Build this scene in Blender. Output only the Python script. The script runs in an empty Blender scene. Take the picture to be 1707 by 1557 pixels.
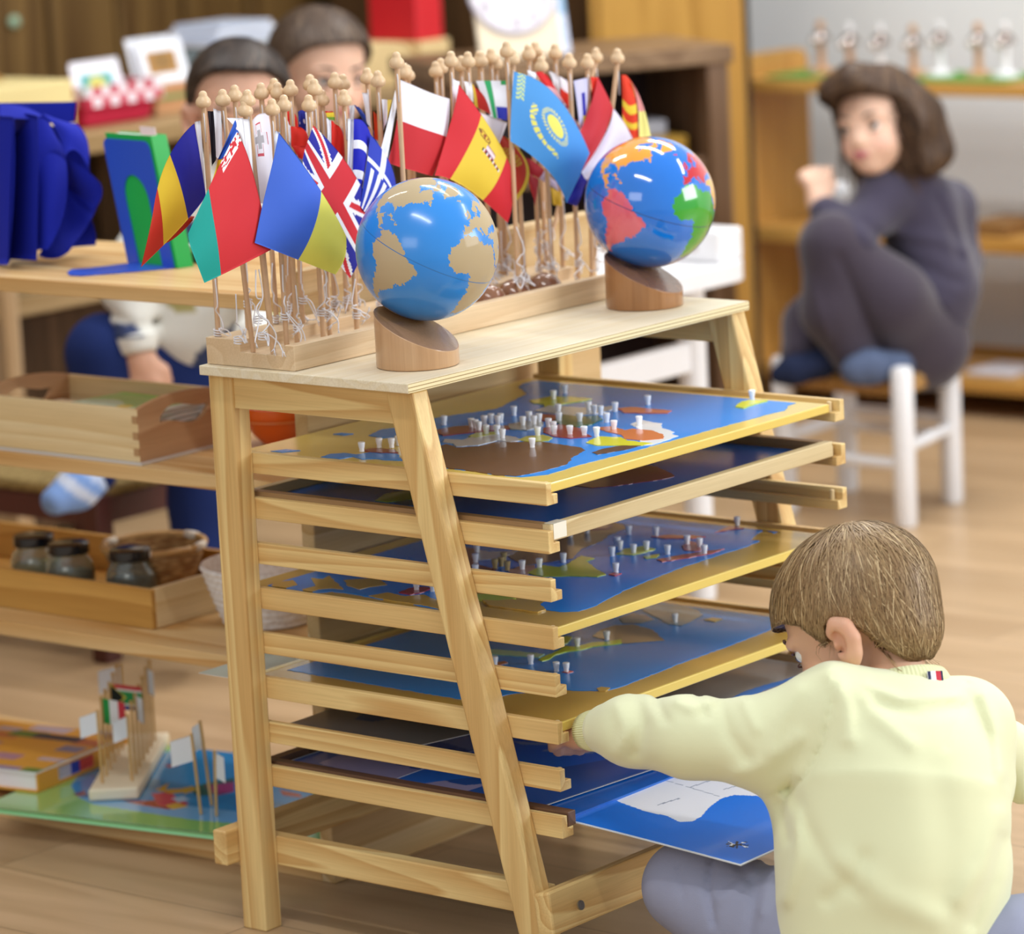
import bpy, math, random
import numpy as np
from mathutils import Vector, Matrix, geometry
C = bpy.context.scene.collection
random.seed(7)
rng = np.random.RandomState(5)

# ---------------------------------------------------------------- camera
IW, IH = 1707.0, 1557.0
FPX, YAW, PITCH, ROLL = 6482.3976, 2.2660729, 0.1879080, -0.0498786
CAM = np.array((3.315945, -3.429110, 1.475986))
_f = np.array([math.cos(PITCH)*math.cos(YAW), math.cos(PITCH)*math.sin(YAW), -math.sin(PITCH)])
_r0 = np.array([math.sin(YAW), -math.cos(YAW), 0.0])
_u0 = np.cross(_r0, _f)
_c, _s = math.cos(ROLL), math.sin(ROLL)
R_ = _c*_r0 + _s*_u0
U_ = -_s*_r0 + _c*_u0
F_ = _f
def at(px, py, x=None, y=None, z=None, d=None):
    """a point of the place seen at a photo pixel, on a known plane or at a known distance"""
    v = F_ + (px-853.5)/FPX*R_ - (py-778.5)/FPX*U_
    if z is not None: t = (z-CAM[2])/v[2]
    elif y is not None: t = (y-CAM[1])/v[1]
    elif x is not None: t = (x-CAM[0])/v[0]
    else: t = d
    return CAM + t*v
def V(p): return Vector((float(p[0]), float(p[1]), float(p[2])))

cam_data = bpy.data.cameras.new('camera')
cam = bpy.data.objects.new('camera', cam_data)
C.objects.link(cam)
cam_data.sensor_fit = 'HORIZONTAL'; cam_data.sensor_width = 36.0
cam_data.lens = FPX/IW*36.0
cam_data.clip_start = 0.1; cam_data.clip_end = 60
m = Matrix(((R_[0], U_[0], -F_[0], CAM[0]), (R_[1], U_[1], -F_[1], CAM[1]), (R_[2], U_[2], -F_[2], CAM[2]), (0, 0, 0, 1)))
cam.matrix_world = m
cam_data.dof.use_dof = True
cam_data.dof.focus_distance = 4.62
cam_data.dof.aperture_fstop = 3.8
bpy.context.scene.camera = cam

sc = bpy.context.scene
sc.view_settings.view_transform = 'Standard'
sc.view_settings.look = 'None'
sc.view_settings.gamma = 1.0
sc.view_settings.use_curve_mapping = False
sc.view_settings.exposure = -0.1

# ---------------------------------------------------------------- light
world = bpy.data.worlds.new('World'); sc.world = world
world.use_nodes = True
bg = world.node_tree.nodes['Background']
bg.inputs[0].default_value = (0.86, 0.93, 1.0, 1)
bg.inputs[1].default_value = 0.78
def area(name, loc, target, sx, sy, power, col):
    l = bpy.data.lights.new(name, 'AREA'); l.shape = 'RECTANGLE'; l.size = sx; l.size_y = sy
    l.energy = power; l.color = col
    o = bpy.data.objects.new(name, l); C.objects.link(o)
    o.location = loc
    o.rotation_euler = (Vector(target)-Vector(loc)).to_track_quat('-Z', 'Y').to_euler()
    return o
area('window_daylight', (4.6, 2.6, 1.9), (0.2, 0.6, 0.5), 2.4, 1.6, 150, (0.93, 0.97, 1.0))
area('window_daylight', (1.2, -4.2, 2.3), (0.0, 1.0, 0.5), 2.0, 1.2, 26, (1.0, 0.96, 0.9))
for (lx, ly, lp) in ((0.9, -0.9, 21), (-0.2, 1.3, 19), (1.6, 1.9, 21), (-0.6, 2.6, 42), (-1.6, 0.6, 20)):
    area('ceiling_tube', (lx, ly, 2.75), (lx, ly, 0), 1.3, 0.12, lp, (1.0, 0.98, 0.95))

# ---------------------------------------------------------------- materials
def lin(c):
    if isinstance(c, str):
        c = c.lstrip('#'); c = [int(c[i:i+2], 16)/255 for i in (0, 2, 4)]
    return tuple(((v/12.92) if v <= 0.04045 else ((v+0.055)/1.055)**2.4) for v in c)
_mats = {}
def nt(m):
    m.use_nodes = True
    return m.node_tree, m.node_tree.nodes, m.node_tree.links, m.node_tree.nodes['Principled BSDF']
def plain(name, col, rough=0.6, spec=0.4, metal=0.0, bump=0.0, bscale=200, coat=0.0, var=0.0, vscale=8, sheen=0.0, trans=0.0):
    if name in _mats: return _mats[name]
    m = bpy.data.materials.new(name); t, n, l, b = nt(m)
    c = lin(col)
    b.inputs['Base Color'].default_value = (*c, 1)
    b.inputs['Roughness'].default_value = rough
    b.inputs['Specular IOR Level'].default_value = spec
    b.inputs['Metallic'].default_value = metal
    if coat: b.inputs['Coat Weight'].default_value = coat; b.inputs['Coat Roughness'].default_value = 0.05
    if sheen: b.inputs['Sheen Weight'].default_value = sheen
    if trans: b.inputs['Transmission Weight'].default_value = trans
    tc = n.new('ShaderNodeTexCoord')
    nz = n.new('ShaderNodeTexNoise'); nz.inputs['Scale'].default_value = vscale; nz.inputs['Detail'].default_value = 3
    l.new(tc.outputs['Object'], nz.inputs['Vector'])
    mx = n.new('ShaderNodeMix'); mx.data_type = 'RGBA'
    v = max(var, 0.04)
    mx.inputs[6].default_value = (*[x*(1-v) for x in c], 1); mx.inputs[7].default_value = (*[min(1, x*(1+v)) for x in c], 1)
    l.new(nz.outputs['Fac'], mx.inputs[0]); l.new(mx.outputs[2], b.inputs['Base Color'])
    if bump:
        nb = n.new('ShaderNodeTexNoise'); nb.inputs['Scale'].default_value = bscale; nb.inputs['Detail'].default_value = 2
        l.new(tc.outputs['Object'], nb.inputs['Vector'])
        bp = n.new('ShaderNodeBump'); bp.inputs['Strength'].default_value = bump; bp.inputs['Distance'].default_value = 0.002
        l.new(nb.outputs['Fac'], bp.inputs['Height']); l.new(bp.outputs[0], b.inputs['Normal'])
    _mats[name] = m
    return m
def wood(name, light, dark, axis='x', scale=1.0, freq=26, rough=0.42, contrast=1.0, coat=0.0, knots=False):
    if name in _mats: return _mats[name]
    m = bpy.data.materials.new(name); t, n, l, b = nt(m)
    tc = n.new('ShaderNodeTexCoord'); oi = n.new('ShaderNodeObjectInfo')
    mp = n.new('ShaderNodeMapping')
    s = {'x': (1.2, 22, 22), 'y': (22, 1.2, 22), 'z': (22, 22, 1.2)}[axis]
    mp.inputs['Scale'].default_value = tuple(v*scale for v in s)
    cmb = n.new('ShaderNodeVectorMath'); cmb.operation = 'SCALE'; cmb.inputs[0].default_value = (3.1, 7.7, 5.3)
    l.new(oi.outputs['Random'], cmb.inputs['Scale'])
    l.new(tc.outputs['Object'], mp.inputs['Vector'])
    ad = n.new('ShaderNodeVectorMath'); ad.operation = 'ADD'
    l.new(mp.outputs[0], ad.inputs[0]); l.new(cmb.outputs[0], ad.inputs[1])
    nz = n.new('ShaderNodeTexNoise'); nz.inputs['Scale'].default_value = 0.55; nz.inputs['Detail'].default_value = 1.5; nz.inputs['Roughness'].default_value = 0.4
    l.new(ad.outputs[0], nz.inputs['Vector'])
    mu = n.new('ShaderNodeMath'); mu.operation = 'MULTIPLY'; mu.inputs[1].default_value = freq
    l.new(nz.outputs['Fac'], mu.inputs[0])
    fr = n.new('ShaderNodeMath'); fr.operation = 'FRACT'; l.new(mu.outputs[0], fr.inputs[0])
    rp = n.new('ShaderNodeValToRGB'); e = rp.color_ramp.elements
    e[0].position = 0.0; e[0].color = (0, 0, 0, 1); e[1].position = 1.0; e[1].color = (0, 0, 0, 1)
    q = rp.color_ramp.elements.new(0.72); q.color = (0.75*contrast,)*3+(1,)
    q = rp.color_ramp.elements.new(0.9); q.color = (1.0*contrast,)*3+(1,)
    l.new(fr.outputs[0], rp.inputs[0])
    # fine fibres
    mp2 = n.new('ShaderNodeMapping'); s2 = {'x': (6, 260, 260), 'y': (260, 6, 260), 'z': (260, 260, 6)}[axis]
    mp2.inputs['Scale'].default_value = s2
    l.new(tc.outputs['Object'], mp2.inputs['Vector'])
    n2 = n.new('ShaderNodeTexNoise'); n2.inputs['Scale'].default_value = 1.6; n2.inputs['Detail'].default_value = 3
    l.new(mp2.outputs[0], n2.inputs['Vector'])
    mix = n.new('ShaderNodeMix'); mix.data_type = 'RGBA'
    mix.inputs[6].default_value = (*lin(light), 1); mix.inputs[7].default_value = (*lin(dark), 1)
    l.new(rp.outputs[0], mix.inputs[0])
    mix2 = n.new('ShaderNodeMix'); mix2.data_type = 'RGBA'; mix2.blend_type = 'MULTIPLY'; mix2.inputs[0].default_value = 0.35
    r2 = n.new('ShaderNodeValToRGB'); r2.color_ramp.elements[0].position = 0.3; r2.color_ramp.elements[0].color = (0.72, 0.68, 0.6, 1)
    r2.color_ramp.elements[1].position = 0.62; r2.color_ramp.elements[1].color = (1, 1, 1, 1)
    l.new(n2.outputs['Fac'], r2.inputs[0]); l.new(mix.outputs[2], mix2.inputs[6]); l.new(r2.outputs[0], mix2.inputs[7])
    last = mix2
    if knots:
        vo = n.new('ShaderNodeTexVoronoi'); vo.inputs['Scale'].default_value = 3.2
        l.new(tc.outputs['Object'], vo.inputs['Vector'])
        r3 = n.new('ShaderNodeValToRGB'); r3.color_ramp.elements[0].position = 0.03; r3.color_ramp.elements[0].color = (0.35, 0.22, 0.12, 1)
        r3.color_ramp.elements[1].position = 0.1; r3.color_ramp.elements[1].color = (1, 1, 1, 1)
        l.new(vo.outputs['Distance'], r3.inputs[0])
        mix3 = n.new('ShaderNodeMix'); mix3.data_type = 'RGBA'; mix3.blend_type = 'MULTIPLY'; mix3.inputs[0].default_value = 0.8
        l.new(mix2.outputs[2], mix3.inputs[6]); l.new(r3.outputs[0], mix3.inputs[7]); last = mix3
    l.new(last.outputs[2], b.inputs['Base Color'])
    b.inputs['Roughness'].default_value = rough
    b.inputs['Specular IOR Level'].default_value = 0.35
    if coat: b.inputs['Coat Weight'].default_value = coat; b.inputs['Coat Roughness'].default_value = 0.12
    bp = n.new('ShaderNodeBump'); bp.inputs['Strength'].default_value = 0.12; bp.inputs['Distance'].default_value = 0.001
    l.new(n2.outputs['Fac'], bp.inputs['Height']); l.new(bp.outputs[0], b.inputs['Normal'])
    _mats[name] = m
    return m
def attrmat(name, rough=0.5, spec=0.4, coat=0.0, bump=0.0, bscale=400, sub=0.0, sheen=0.0, two=False, var=0.0, vscale=30, rattr=False):
    """colour read from the mesh's own 'col' attribute (printed patterns, skin, hair)"""
    if name in _mats: return _mats[name]
    m = bpy.data.materials.new(name); t, n, l, b = nt(m)
    a = n.new('ShaderNodeAttribute'); a.attribute_name = 'col'
    tc = n.new('ShaderNodeTexCoord')
    nz = n.new('ShaderNodeTexNoise'); nz.inputs['Scale'].default_value = vscale; nz.inputs['Detail'].default_value = 3
    l.new(tc.outputs['Object'], nz.inputs['Vector'])
    mr = n.new('ShaderNodeMapRange'); mr.inputs['To Min'].default_value = 1-max(var, .03); mr.inputs['To Max'].default_value = 1+max(var, .03)
    l.new(nz.outputs['Fac'], mr.inputs['Value'])
    vm = n.new('ShaderNodeVectorMath'); vm.operation = 'SCALE'
    l.new(a.outputs['Color'], vm.inputs[0]); l.new(mr.outputs[0], vm.inputs['Scale'])
    l.new(vm.outputs[0], b.inputs['Base Color'])
    b.inputs['Roughness'].default_value = rough; b.inputs['Specular IOR Level'].default_value = spec
    if rattr: l.new(a.outputs['Alpha'], b.inputs['Roughness'])
    if coat: b.inputs['Coat Weight'].default_value = coat; b.inputs['Coat Roughness'].default_value = 0.08
    if sub:
        b.inputs['Subsurface Weight'].default_value = sub; b.inputs['Subsurface Radius'].default_value = (0.012, 0.005, 0.003); b.inputs['Subsurface Scale'].default_value = 0.5
    if sheen: b.inputs['Sheen Weight'].default_value = sheen
    if bump:
        nb = n.new('ShaderNodeTexNoise'); nb.inputs['Scale'].default_value = bscale; nb.inputs['Detail'].default_value = 2
        l.new(tc.outputs['Object'], nb.inputs['Vector'])
        bp = n.new('ShaderNodeBump'); bp.inputs['Strength'].default_value = bump; bp.inputs['Distance'].default_value = 0.001
        l.new(nb.outputs['Fac'], bp.inputs['Height']); l.new(bp.outputs[0], b.inputs['Normal'])
    _mats[name] = m
    return m

# ---------------------------------------------------------------- mesh helpers
WORLDM = {}
def _inv(parent):
    return WORLDM[parent.name].inverted() if parent is not None and parent.name in WORLDM else Matrix.Identity(4)
class MB:
    def __init__(s): s.v = []; s.f = []; s.mi = []; s.col = None; s.cur = 0
    def add(s, vs, fs):
        o = len(s.v); s.v += [tuple(map(float, p)) for p in vs]; s.f += [tuple(o+i for i in q) for q in fs]; s.mi += [s.cur]*len(fs); return s
    def box(s, x0, x1, y0, y1, z0, z1, M=None):
        vs = [(x, y, z) for x in (x0, x1) for y in (y0, y1) for z in (z0, z1)]
        if M is not None: vs = [tuple(M @ Vector(p)) for p in vs]
        return s.add(vs, [(0, 1, 3, 2), (4, 6, 7, 5), (0, 4, 5, 1), (2, 3, 7, 6), (0, 2, 6, 4), (1, 5, 7, 3)])
    def hexa(s, b4, t4):
        return s.add(list(b4)+list(t4), [(3, 2, 1, 0), (4, 5, 6, 7), (0, 1, 5, 4), (1, 2, 6, 5), (2, 3, 7, 6), (3, 0, 4, 7)])
    def prism(s, poly, z0, z1, M=None):
        """a 2-D outline given thickness"""
        n = len(poly)
        A = sum(poly[i][0]*poly[(i+1) % n][1]-poly[(i+1) % n][0]*poly[i][1] for i in range(n))
        if A < 0: poly = poly[::-1]
        vs = [(p[0], p[1], z0) for p in poly]+[(p[0], p[1], z1) for p in poly]
        tri = geometry.tessellate_polygon([[Vector((p[0], p[1], 0)) for p in poly]])
        fs = []
        for t in tri:
            a, b_, c = t
            ar = (poly[b_][0]-poly[a][0])*(poly[c][1]-poly[a][1])-(poly[c][0]-poly[a][0])*(poly[b_][1]-poly[a][1])
            if ar < 0: a, b_, c = a, c, b_
            fs.append((n+a, n+b_, n+c)); fs.append((c, b_, a))
        fs += [(i, (i+1) % n, n+(i+1) % n, n+i) for i in range(n)]
        if M is not None: vs = [tuple(M @ Vector(p)) for p in vs]
        return s.add(vs, fs)
    def lathe(s, prof, seg=24, M=None, cap=True):
        vs = []; fs = []; n = len(prof)
        for (r, z) in prof:
            for i in range(seg):
                a = 2*math.pi*i/seg; vs.append((r*math.cos(a), r*math.sin(a), z))
        for j in range(n-1):
            for i in range(seg):
                k = (i+1) % seg; fs.append((j*seg+i, j*seg+k, (j+1)*seg+k, (j+1)*seg+i))
        if cap:
            if prof[0][0] > 1e-6: fs.append(tuple(range(seg))[::-1])
            if prof[-1][0] > 1e-6: fs.append(tuple((n-1)*seg+i for i in range(seg)))
        if M is not None: vs = [tuple(M @ Vector(p)) for p in vs]
        return s.add(vs, fs)
    def tube(s, pts, rad, seg=8, cap=True):
        pts = [Vector(tuple(map(float, p))) for p in pts]; n = len(pts)
        if not hasattr(rad, '__len__'): rad = [rad]*n
        vs = []; fs = []; up = None
        for i, p in enumerate(pts):
            t = (pts[min(i+1, n-1)]-pts[max(i-1, 0)])
            if t.length < 1e-9: t = Vector((0, 0, 1))
            t.normalize()
            if up is None:
                up = t.orthogonal().normalized()
            up = (up-t*up.dot(t)); up = up.normalized() if up.length > 1e-6 else t.orthogonal().normalized()
            b_ = t.cross(up)
            for k in range(seg):
                a = 2*math.pi*k/seg; vs.append(tuple(p+(up*math.cos(a)+b_*math.sin(a))*rad[i]))
        for i in range(n-1):
            for k in range(seg):
                k2 = (k+1) % seg; fs.append((i*seg+k, i*seg+k2, (i+1)*seg+k2, (i+1)*seg+k))
        if cap: fs.append(tuple(range(seg))[::-1]); fs.append(tuple((n-1)*seg+k for k in range(seg)))
        return s.add(vs, fs)
    def ball(s, c, r, seg=20, rings=12, M=None):
        rx, ry, rz = (r, r, r) if not hasattr(r, '__len__') else r
        vs = [(0, 0, -1)]; fs = []
        for j in range(1, rings):
            ph = -math.pi/2+math.pi*j/rings
            for i in range(seg):
                a = 2*math.pi*i/seg; vs.append((math.cos(ph)*math.cos(a), math.cos(ph)*math.sin(a), math.sin(ph)))
        vs.append((0, 0, 1)); L = len(vs)-1
        for i in range(seg):
            k = (i+1) % seg
            fs.append((0, 1+k, 1+i)); fs.append((L, L-seg+i, L-seg+k))
        for j in range(rings-2):
            for i in range(seg):
                k = (i+1) % seg; a = 1+j*seg
                fs.append((a+i, a+k, a+seg+k, a+seg+i))
        vs = [Vector((p[0]*rx, p[1]*ry, p[2]*rz)) for p in vs]
        if M is not None: vs = [M @ p for p in vs]
        vs = [tuple(p+V(c)) for p in vs]
        return s.add(vs, fs)
    def build(s, name, mats, parent=None, smooth=False, bevel=0, cols=None, vcols=None, local=False):
        me = bpy.data.meshes.new(name)
        vs = s.v
        if parent is not None and not local:
            I = _inv(parent)
            a = np.array(vs); I = np.array(I); a = a@I[:3, :3].T+I[:3, 3]; vs = a.tolist()
        me.from_pydata(vs, [], s.f)
        if not isinstance(mats, (list, tuple)): mats = [mats]
        for q in mats: me.materials.append(q)
        if any(s.mi): me.polygons.foreach_set('material_index', s.mi)
        if smooth: me.polygons.foreach_set('use_smooth', [True]*len(me.polygons))
        if smooth == 'auto':
            me.set_sharp_from_angle(angle=math.radians(38))
        if cols is not None:
            at_ = me.attributes.new('col', 'FLOAT_COLOR', 'CORNER')
            arr = []
            cols = np.asarray(cols, dtype=np.float32)
            if cols.shape[1] == 3: cols = np.hstack([cols, np.ones((len(cols), 1), np.float32)])
            cnt = np.array([len(q) for q in s.f])
            at_.data.foreach_set('color', np.repeat(cols, cnt, axis=0).ravel())
        if vcols is not None:
            vc = np.asarray(vcols, dtype=np.float32)
            if vc.shape[1] == 3: vc = np.hstack([vc, np.ones((len(vc), 1), np.float32)])
            at_ = me.attributes.new('col', 'FLOAT_COLOR', 'POINT'); at_.data.foreach_set('color', vc.ravel())
        me.update()
        o = bpy.data.objects.new(name, me); C.objects.link(o)
        if parent is not None:
            o.parent = parent; WORLDM[o.name] = WORLDM.get(parent.name, Matrix.Identity(4)).copy()
        if bevel:
            b = o.modifiers.new('bevel', 'BEVEL'); b.width = bevel; b.segments = 2; b.limit_method = 'ANGLE'; b.angle_limit = math.radians(40)
        return o
def thing(name, loc, label, cat, group=None, rot=0.0):
    o = bpy.data.objects.new(name, None); C.objects.link(o); o.empty_display_size = 0.05
    o.location = V(loc); o.rotation_euler = (0, 0, rot)
    WORLDM[o.name] = Matrix.Translation(V(loc)) @ Matrix.Rotation(rot, 4, 'Z')
    return tag(o, label, cat, group)
def tag(o, label=None, cat=None, group=None, kind=None):
    if label: o['label'] = label
    if cat: o['category'] = cat
    if group: o['group'] = group
    if kind: o['kind'] = kind
    return o
def smoothpath(pts, n=8):
    """Catmull-Rom through points"""
    P = [np.array(p, float) for p in pts]; P = [2*P[0]-P[1]]+P+[2*P[-1]-P[-2]]
    out = []
    for i in range(1, len(P)-2):
        for k in range(n):
            t = k/n
            out.append(0.5*((2*P[i])+(-P[i-1]+P[i+1])*t+(2*P[i-1]-5*P[i]+4*P[i+1]-P[i+2])*t*t+(-P[i-1]+3*P[i]-3*P[i+1]+P[i+2])*t**3))
    out.append(P[-2]); return out

PINE = ('#ddb97c', '#c08a4a')
pine = {a: wood('pine_'+a, '#e9cb8c', '#cda162', a, 1.0, 11, contrast=0.9) for a in 'xyz'}
pale = {a: wood('pale_wood_'+a, '#e6cfa2', '#d3b27c', a, 1.0, 11, contrast=0.8) for a in 'xyz'}
beech = {a: wood('beech_'+a, '#cfa678', '#b98a5c', a, 1.4, 8, contrast=0.6) for a in 'xyz'}
honey = {a: wood('honey_pine_'+a, '#d0a055', '#b07d38', a, 0.8, 12, contrast=0.8) for a in 'xyz'}
dark = {a: wood('dark_wood_'+a, '#6d4a33', '#4a2f20', a, 0.8, 12) for a in 'xyz'}
shelfw = {a: wood('shelf_pine_'+a, '#e2c08a', '#c8975a', a, 0.7, 10, knots=True) for a in 'xyz'}
whitep = plain('white_paint', '#e9e8ea', 0.35, 0.5)
# ---------------------------------------------------------------- the room
def floor_mat():
    m = bpy.data.materials.new('laminate_floor'); t, n, l, b = nt(m)
    tc = n.new('ShaderNodeTexCoord')
    mp = n.new('ShaderNodeMapping'); l.new(tc.outputs['Object'], mp.inputs['Vector'])
    br = n.new('ShaderNodeTexBrick'); br.offset = 0.37
    br.inputs['Scale'].default_value = 1.0; br.inputs['Brick Width'].default_value = 1.3; br.inputs['Row Height'].default_value = 0.19
    br.inputs['Mortar Size'].default_value = 0.0012; br.inputs['Mortar Smooth'].default_value = 0.1
    br.inputs['Color1'].default_value = (0.0, 0.0, 0.0, 1); br.inputs['Color2'].default_value = (1, 1, 1, 1); br.inputs['Mortar'].default_value = (0.5, 0.5, 0.5, 1)
    l.new(mp.outputs[0], br.inputs['Vector'])
    mp2 = n.new('ShaderNodeMapping'); mp2.inputs['Scale'].default_value = (1.1, 11, 1); l.new(tc.outputs['Object'], mp2.inputs['Vector'])
    ad = n.new('ShaderNodeVectorMath'); ad.operation = 'MULTIPLY_ADD'; ad.inputs[1].default_value = (7, 3, 0)
    l.new(br.outputs['Color'], ad.inputs[0]); l.new(mp2.outputs[0], ad.inputs[2])
    nz = n.new('ShaderNodeTexNoise'); nz.inputs['Scale'].default_value = 1.4; nz.inputs['Detail'].default_value = 4; nz.inputs['Distortion'].default_value = 0.6
    l.new(ad.outputs[0], nz.inputs['Vector'])
    rp = n.new('ShaderNodeValToRGB'); e = rp.color_ramp.elements
    e[0].position = 0.3; e[0].color = (*lin('#ab8b66'), 1); e[1].position = 0.7; e[1].color = (*lin('#c6a680'), 1)
    q = e.new(0.5); q.color = (*lin('#b99a74'), 1)
    l.new(nz.outputs['Fac'], rp.inputs[0])
    mx = n.new('ShaderNodeMix'); mx.data_type = 'RGBA'; mx.blend_type = 'MULTIPLY'; mx.inputs[0].default_value = 1
    mr = n.new('ShaderNodeMapRange'); mr.inputs['To Min'].default_value = 1.0; mr.inputs['To Max'].default_value = 0.55
    l.new(br.outputs['Fac'], mr.inputs['Value'])
    l.new(rp.outputs[0], mx.inputs[6]); l.new(mr.outputs[0], mx.inputs[7])
    l.new(mx.outputs[2], b.inputs['Base Color'])
    b.inputs['Roughness'].default_value = 0.33; b.inputs['Specular IOR Level'].default_value = 0.45
    return m
mb = MB(); mb.box(-4.2, 5.0, -4.5, 5.0, -0.06, 0.0)
tag(mb.build('floor', floor_mat()), kind='structure')
YB = 3.78
mb = MB(); mb.box(-4.2, 5.0, YB, YB+0.1, 0, 2.9)
tag(mb.build('wall_back', plain('painted_wall', '#e2e6e8', 0.8, 0.2)), kind='structure')
# dark panelled wall
XL = -3.15
wallw = wood('old_panel_wood', '#8a6a3c', '#5a3f20', 'z', 0.35, 9, contrast=1.0, rough=0.45)
mb = MB(); mb.box(XL-0.1, XL, -4.5, YB, 0, 2.9)
y = -1.0
while y < YB-0.25:
    mb.box(XL, XL+0.018, y+0.008, y+0.212, 0.0, 2.9); y += 0.22
tag(mb.build('wall_left', wallw, bevel=0.004), kind='structure')
mb = MB(); mb.box(-3.13, 5.0, YB-0.015, YB, 0, 0.08)
tag(mb.build('baseboard_back', honey['x'], bevel=0.003), kind='structure')
# ---------------------------------------------------------------- the map rack
RW = 0.6094; ZT = 0.611; SP = 0.0574; RH = 0.0268
rack = thing('map_rack', (0.17, 0.3, 0), 'slanted pine rack with eight pairs of rails holding puzzle maps', 'rack')
top = MB().box(0, 0.34, -0.045, 0.6385, 0.7125, 0.7245)
ply = wood('plywood_top', '#ecdfc4', '#e2cfa6', 'y', 1.0, 8, contrast=0.6)
def ply_edge():
    m = bpy.data.materials.new('plywood_edge'); t, n, l, b = nt(m)
    tc = n.new('ShaderNodeTexCoord'); sx = n.new('ShaderNodeSeparateXYZ'); l.new(tc.outputs['Object'], sx.inputs[0])
    w = n.new('ShaderNodeMath'); w.operation = 'MULTIPLY'; w.inputs[1].default_value = 1/0.0045; l.new(sx.outputs['Z'], w.inputs[0])
    f = n.new('ShaderNodeMath'); f.operation = 'FRACT'; l.new(w.outputs[0], f.inputs[0])
    rp = n.new('ShaderNodeValToRGB'); rp.color_ramp.interpolation = 'CONSTANT'; e = rp.color_ramp.elements
    e[0].color = (*lin('#ecdcae'), 1); e[1].position = 0.72; e[1].color = (*lin('#a98e5c'), 1)
    l.new(f.outputs[0], rp.inputs[0]); l.new(rp.outputs[0], b.inputs['Base Color']); b.inputs['Roughness'].default_value = 0.6
    return m
top.mi = [0]*6
o = top.build('top_board', [ply, ply_edge()], rack, bevel=0.0012)
for i, p in enumerate(o.data.polygons): p.material_index = 1 if abs(p.normal.x) > 0.9 else 0
def legx(z): return 0.289+(0.71-z)*0.2545
for (y0, y1) in ((-0.03, 0.0), (RW, RW+0.03)):
    MB().box(0.0, 0.039, y0, y1, 0, 0.7125).build('back_leg', pine['z'], rack, bevel=0.002)
    LW = 0.043
    M = Matrix.Identity(4)
    mb = MB()
    zb, zt = 0.0, 0.7125
    mb.hexa([(legx(zb), y0, zb), (legx(zb)+LW, y0, zb), (legx(zb)+LW, y1, zb), (legx(zb), y1, zb)],
            [(legx(zt), y0, zt), (legx(zt)+LW, y0, zt), (legx(zt)+LW, y1, zt), (legx(zt), y1, zt)])
    mb.build('front_leg', pine['z'], rack, bevel=0.0035)
    ya, yb = (y0+0.004, y1-0.006) if y0 < 0 else (y0+0.006, y1-0.004)
    MB().hexa([(0.039, ya, 0.671), (legx(0.671), ya, 0.671), (legx(0.671), yb, 0.671), (0.039, yb, 0.671)],
              [(0.039, ya, 0.7125), (legx(0.7125), ya, 0.7125), (legx(0.7125), yb, 0.7125), (0.039, yb, 0.7125)]).build('apron', pine['x'], rack)
    y2 = (0.0, 0.02) if y0 < 0 else (RW-0.02, RW)
    MB().box(0.008, legx(0.1)+0.03, y2[0], y2[1], 0.08, 0.118).build('side_stretcher', pine['x'], rack, bevel=0.002)
MB().box(-0.0225, 0.0, -0.052, RW+0.052, 0.086, 0.131).build('back_stretcher', pine['y'], rack, bevel=0.0025)
# front stretcher lies on the slanted front faces of the legs
z0, z1 = 0.073, 0.12
a, b_ = legx(z0)+0.043, legx(z1)+0.043
fs = MB().hexa([(a-0.006, -0.034, z0-0.006), (a+0.018, -0.034, z0), (a+0.018, RW+0.034, z0), (a-0.006, RW+0.034, z0-0.006)],
          [(b_, -0.034, z1), (b_+0.024, -0.034, z1+0.006), (b_+0.024, RW+0.034, z1+0.006), (b_, RW+0.034, z1)]).build('front_stretcher', pine['y'], rack, bevel=0.003)
for yy in (0.012, RW-0.012):
    M = Matrix.Translation((a+0.0235, yy, 0.1)) @ Matrix.Rotation(math.radians(90-14), 4, 'Y')
    MB().lathe([(0.006, -0.001), (0.006, 0.0012), (0.0045, 0.0014), (0.0, 0.0008)], 16, M).build('screw', plain('steel', '#a9a9a6', 0.3, 0.5, 1.0), rack, smooth='auto')
railpts = [(0, -0.0268), (0.021, -0.0268), (0.021, -0.0148), (0.010, -0.0148), (0.010, 0), (0, 0)]
for k in range(8):
    z = ZT-k*SP
    for side in (0, 1):
        # cross-section is an L: tall outer wall, low inner ledge
        poly = [((p[0] if side == 0 else -p[0]), p[1]) for p in railpts]
        ybase = 0.0 if side == 0 else RW
        mb = MB()
        M = Matrix(((0, 0, 1, 0), (1, 0, 0, ybase), (0, 1, 0, z), (0, 0, 0, 1)))
        mb.prism(poly, 0.0, 0.505, M)
        r = mb.build('rail', pine['x'], rack, bevel=0.001)
        yp = 0.0155 if side == 0 else RW-0.0155
        MB().lathe([(0.0032, 0), (0.0032, 0.0125), (0.002, 0.0135)], 12, Matrix.Translation((0.4925, yp, z-0.0150))).build('peg', pale['z'], r, smooth='auto')
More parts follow.
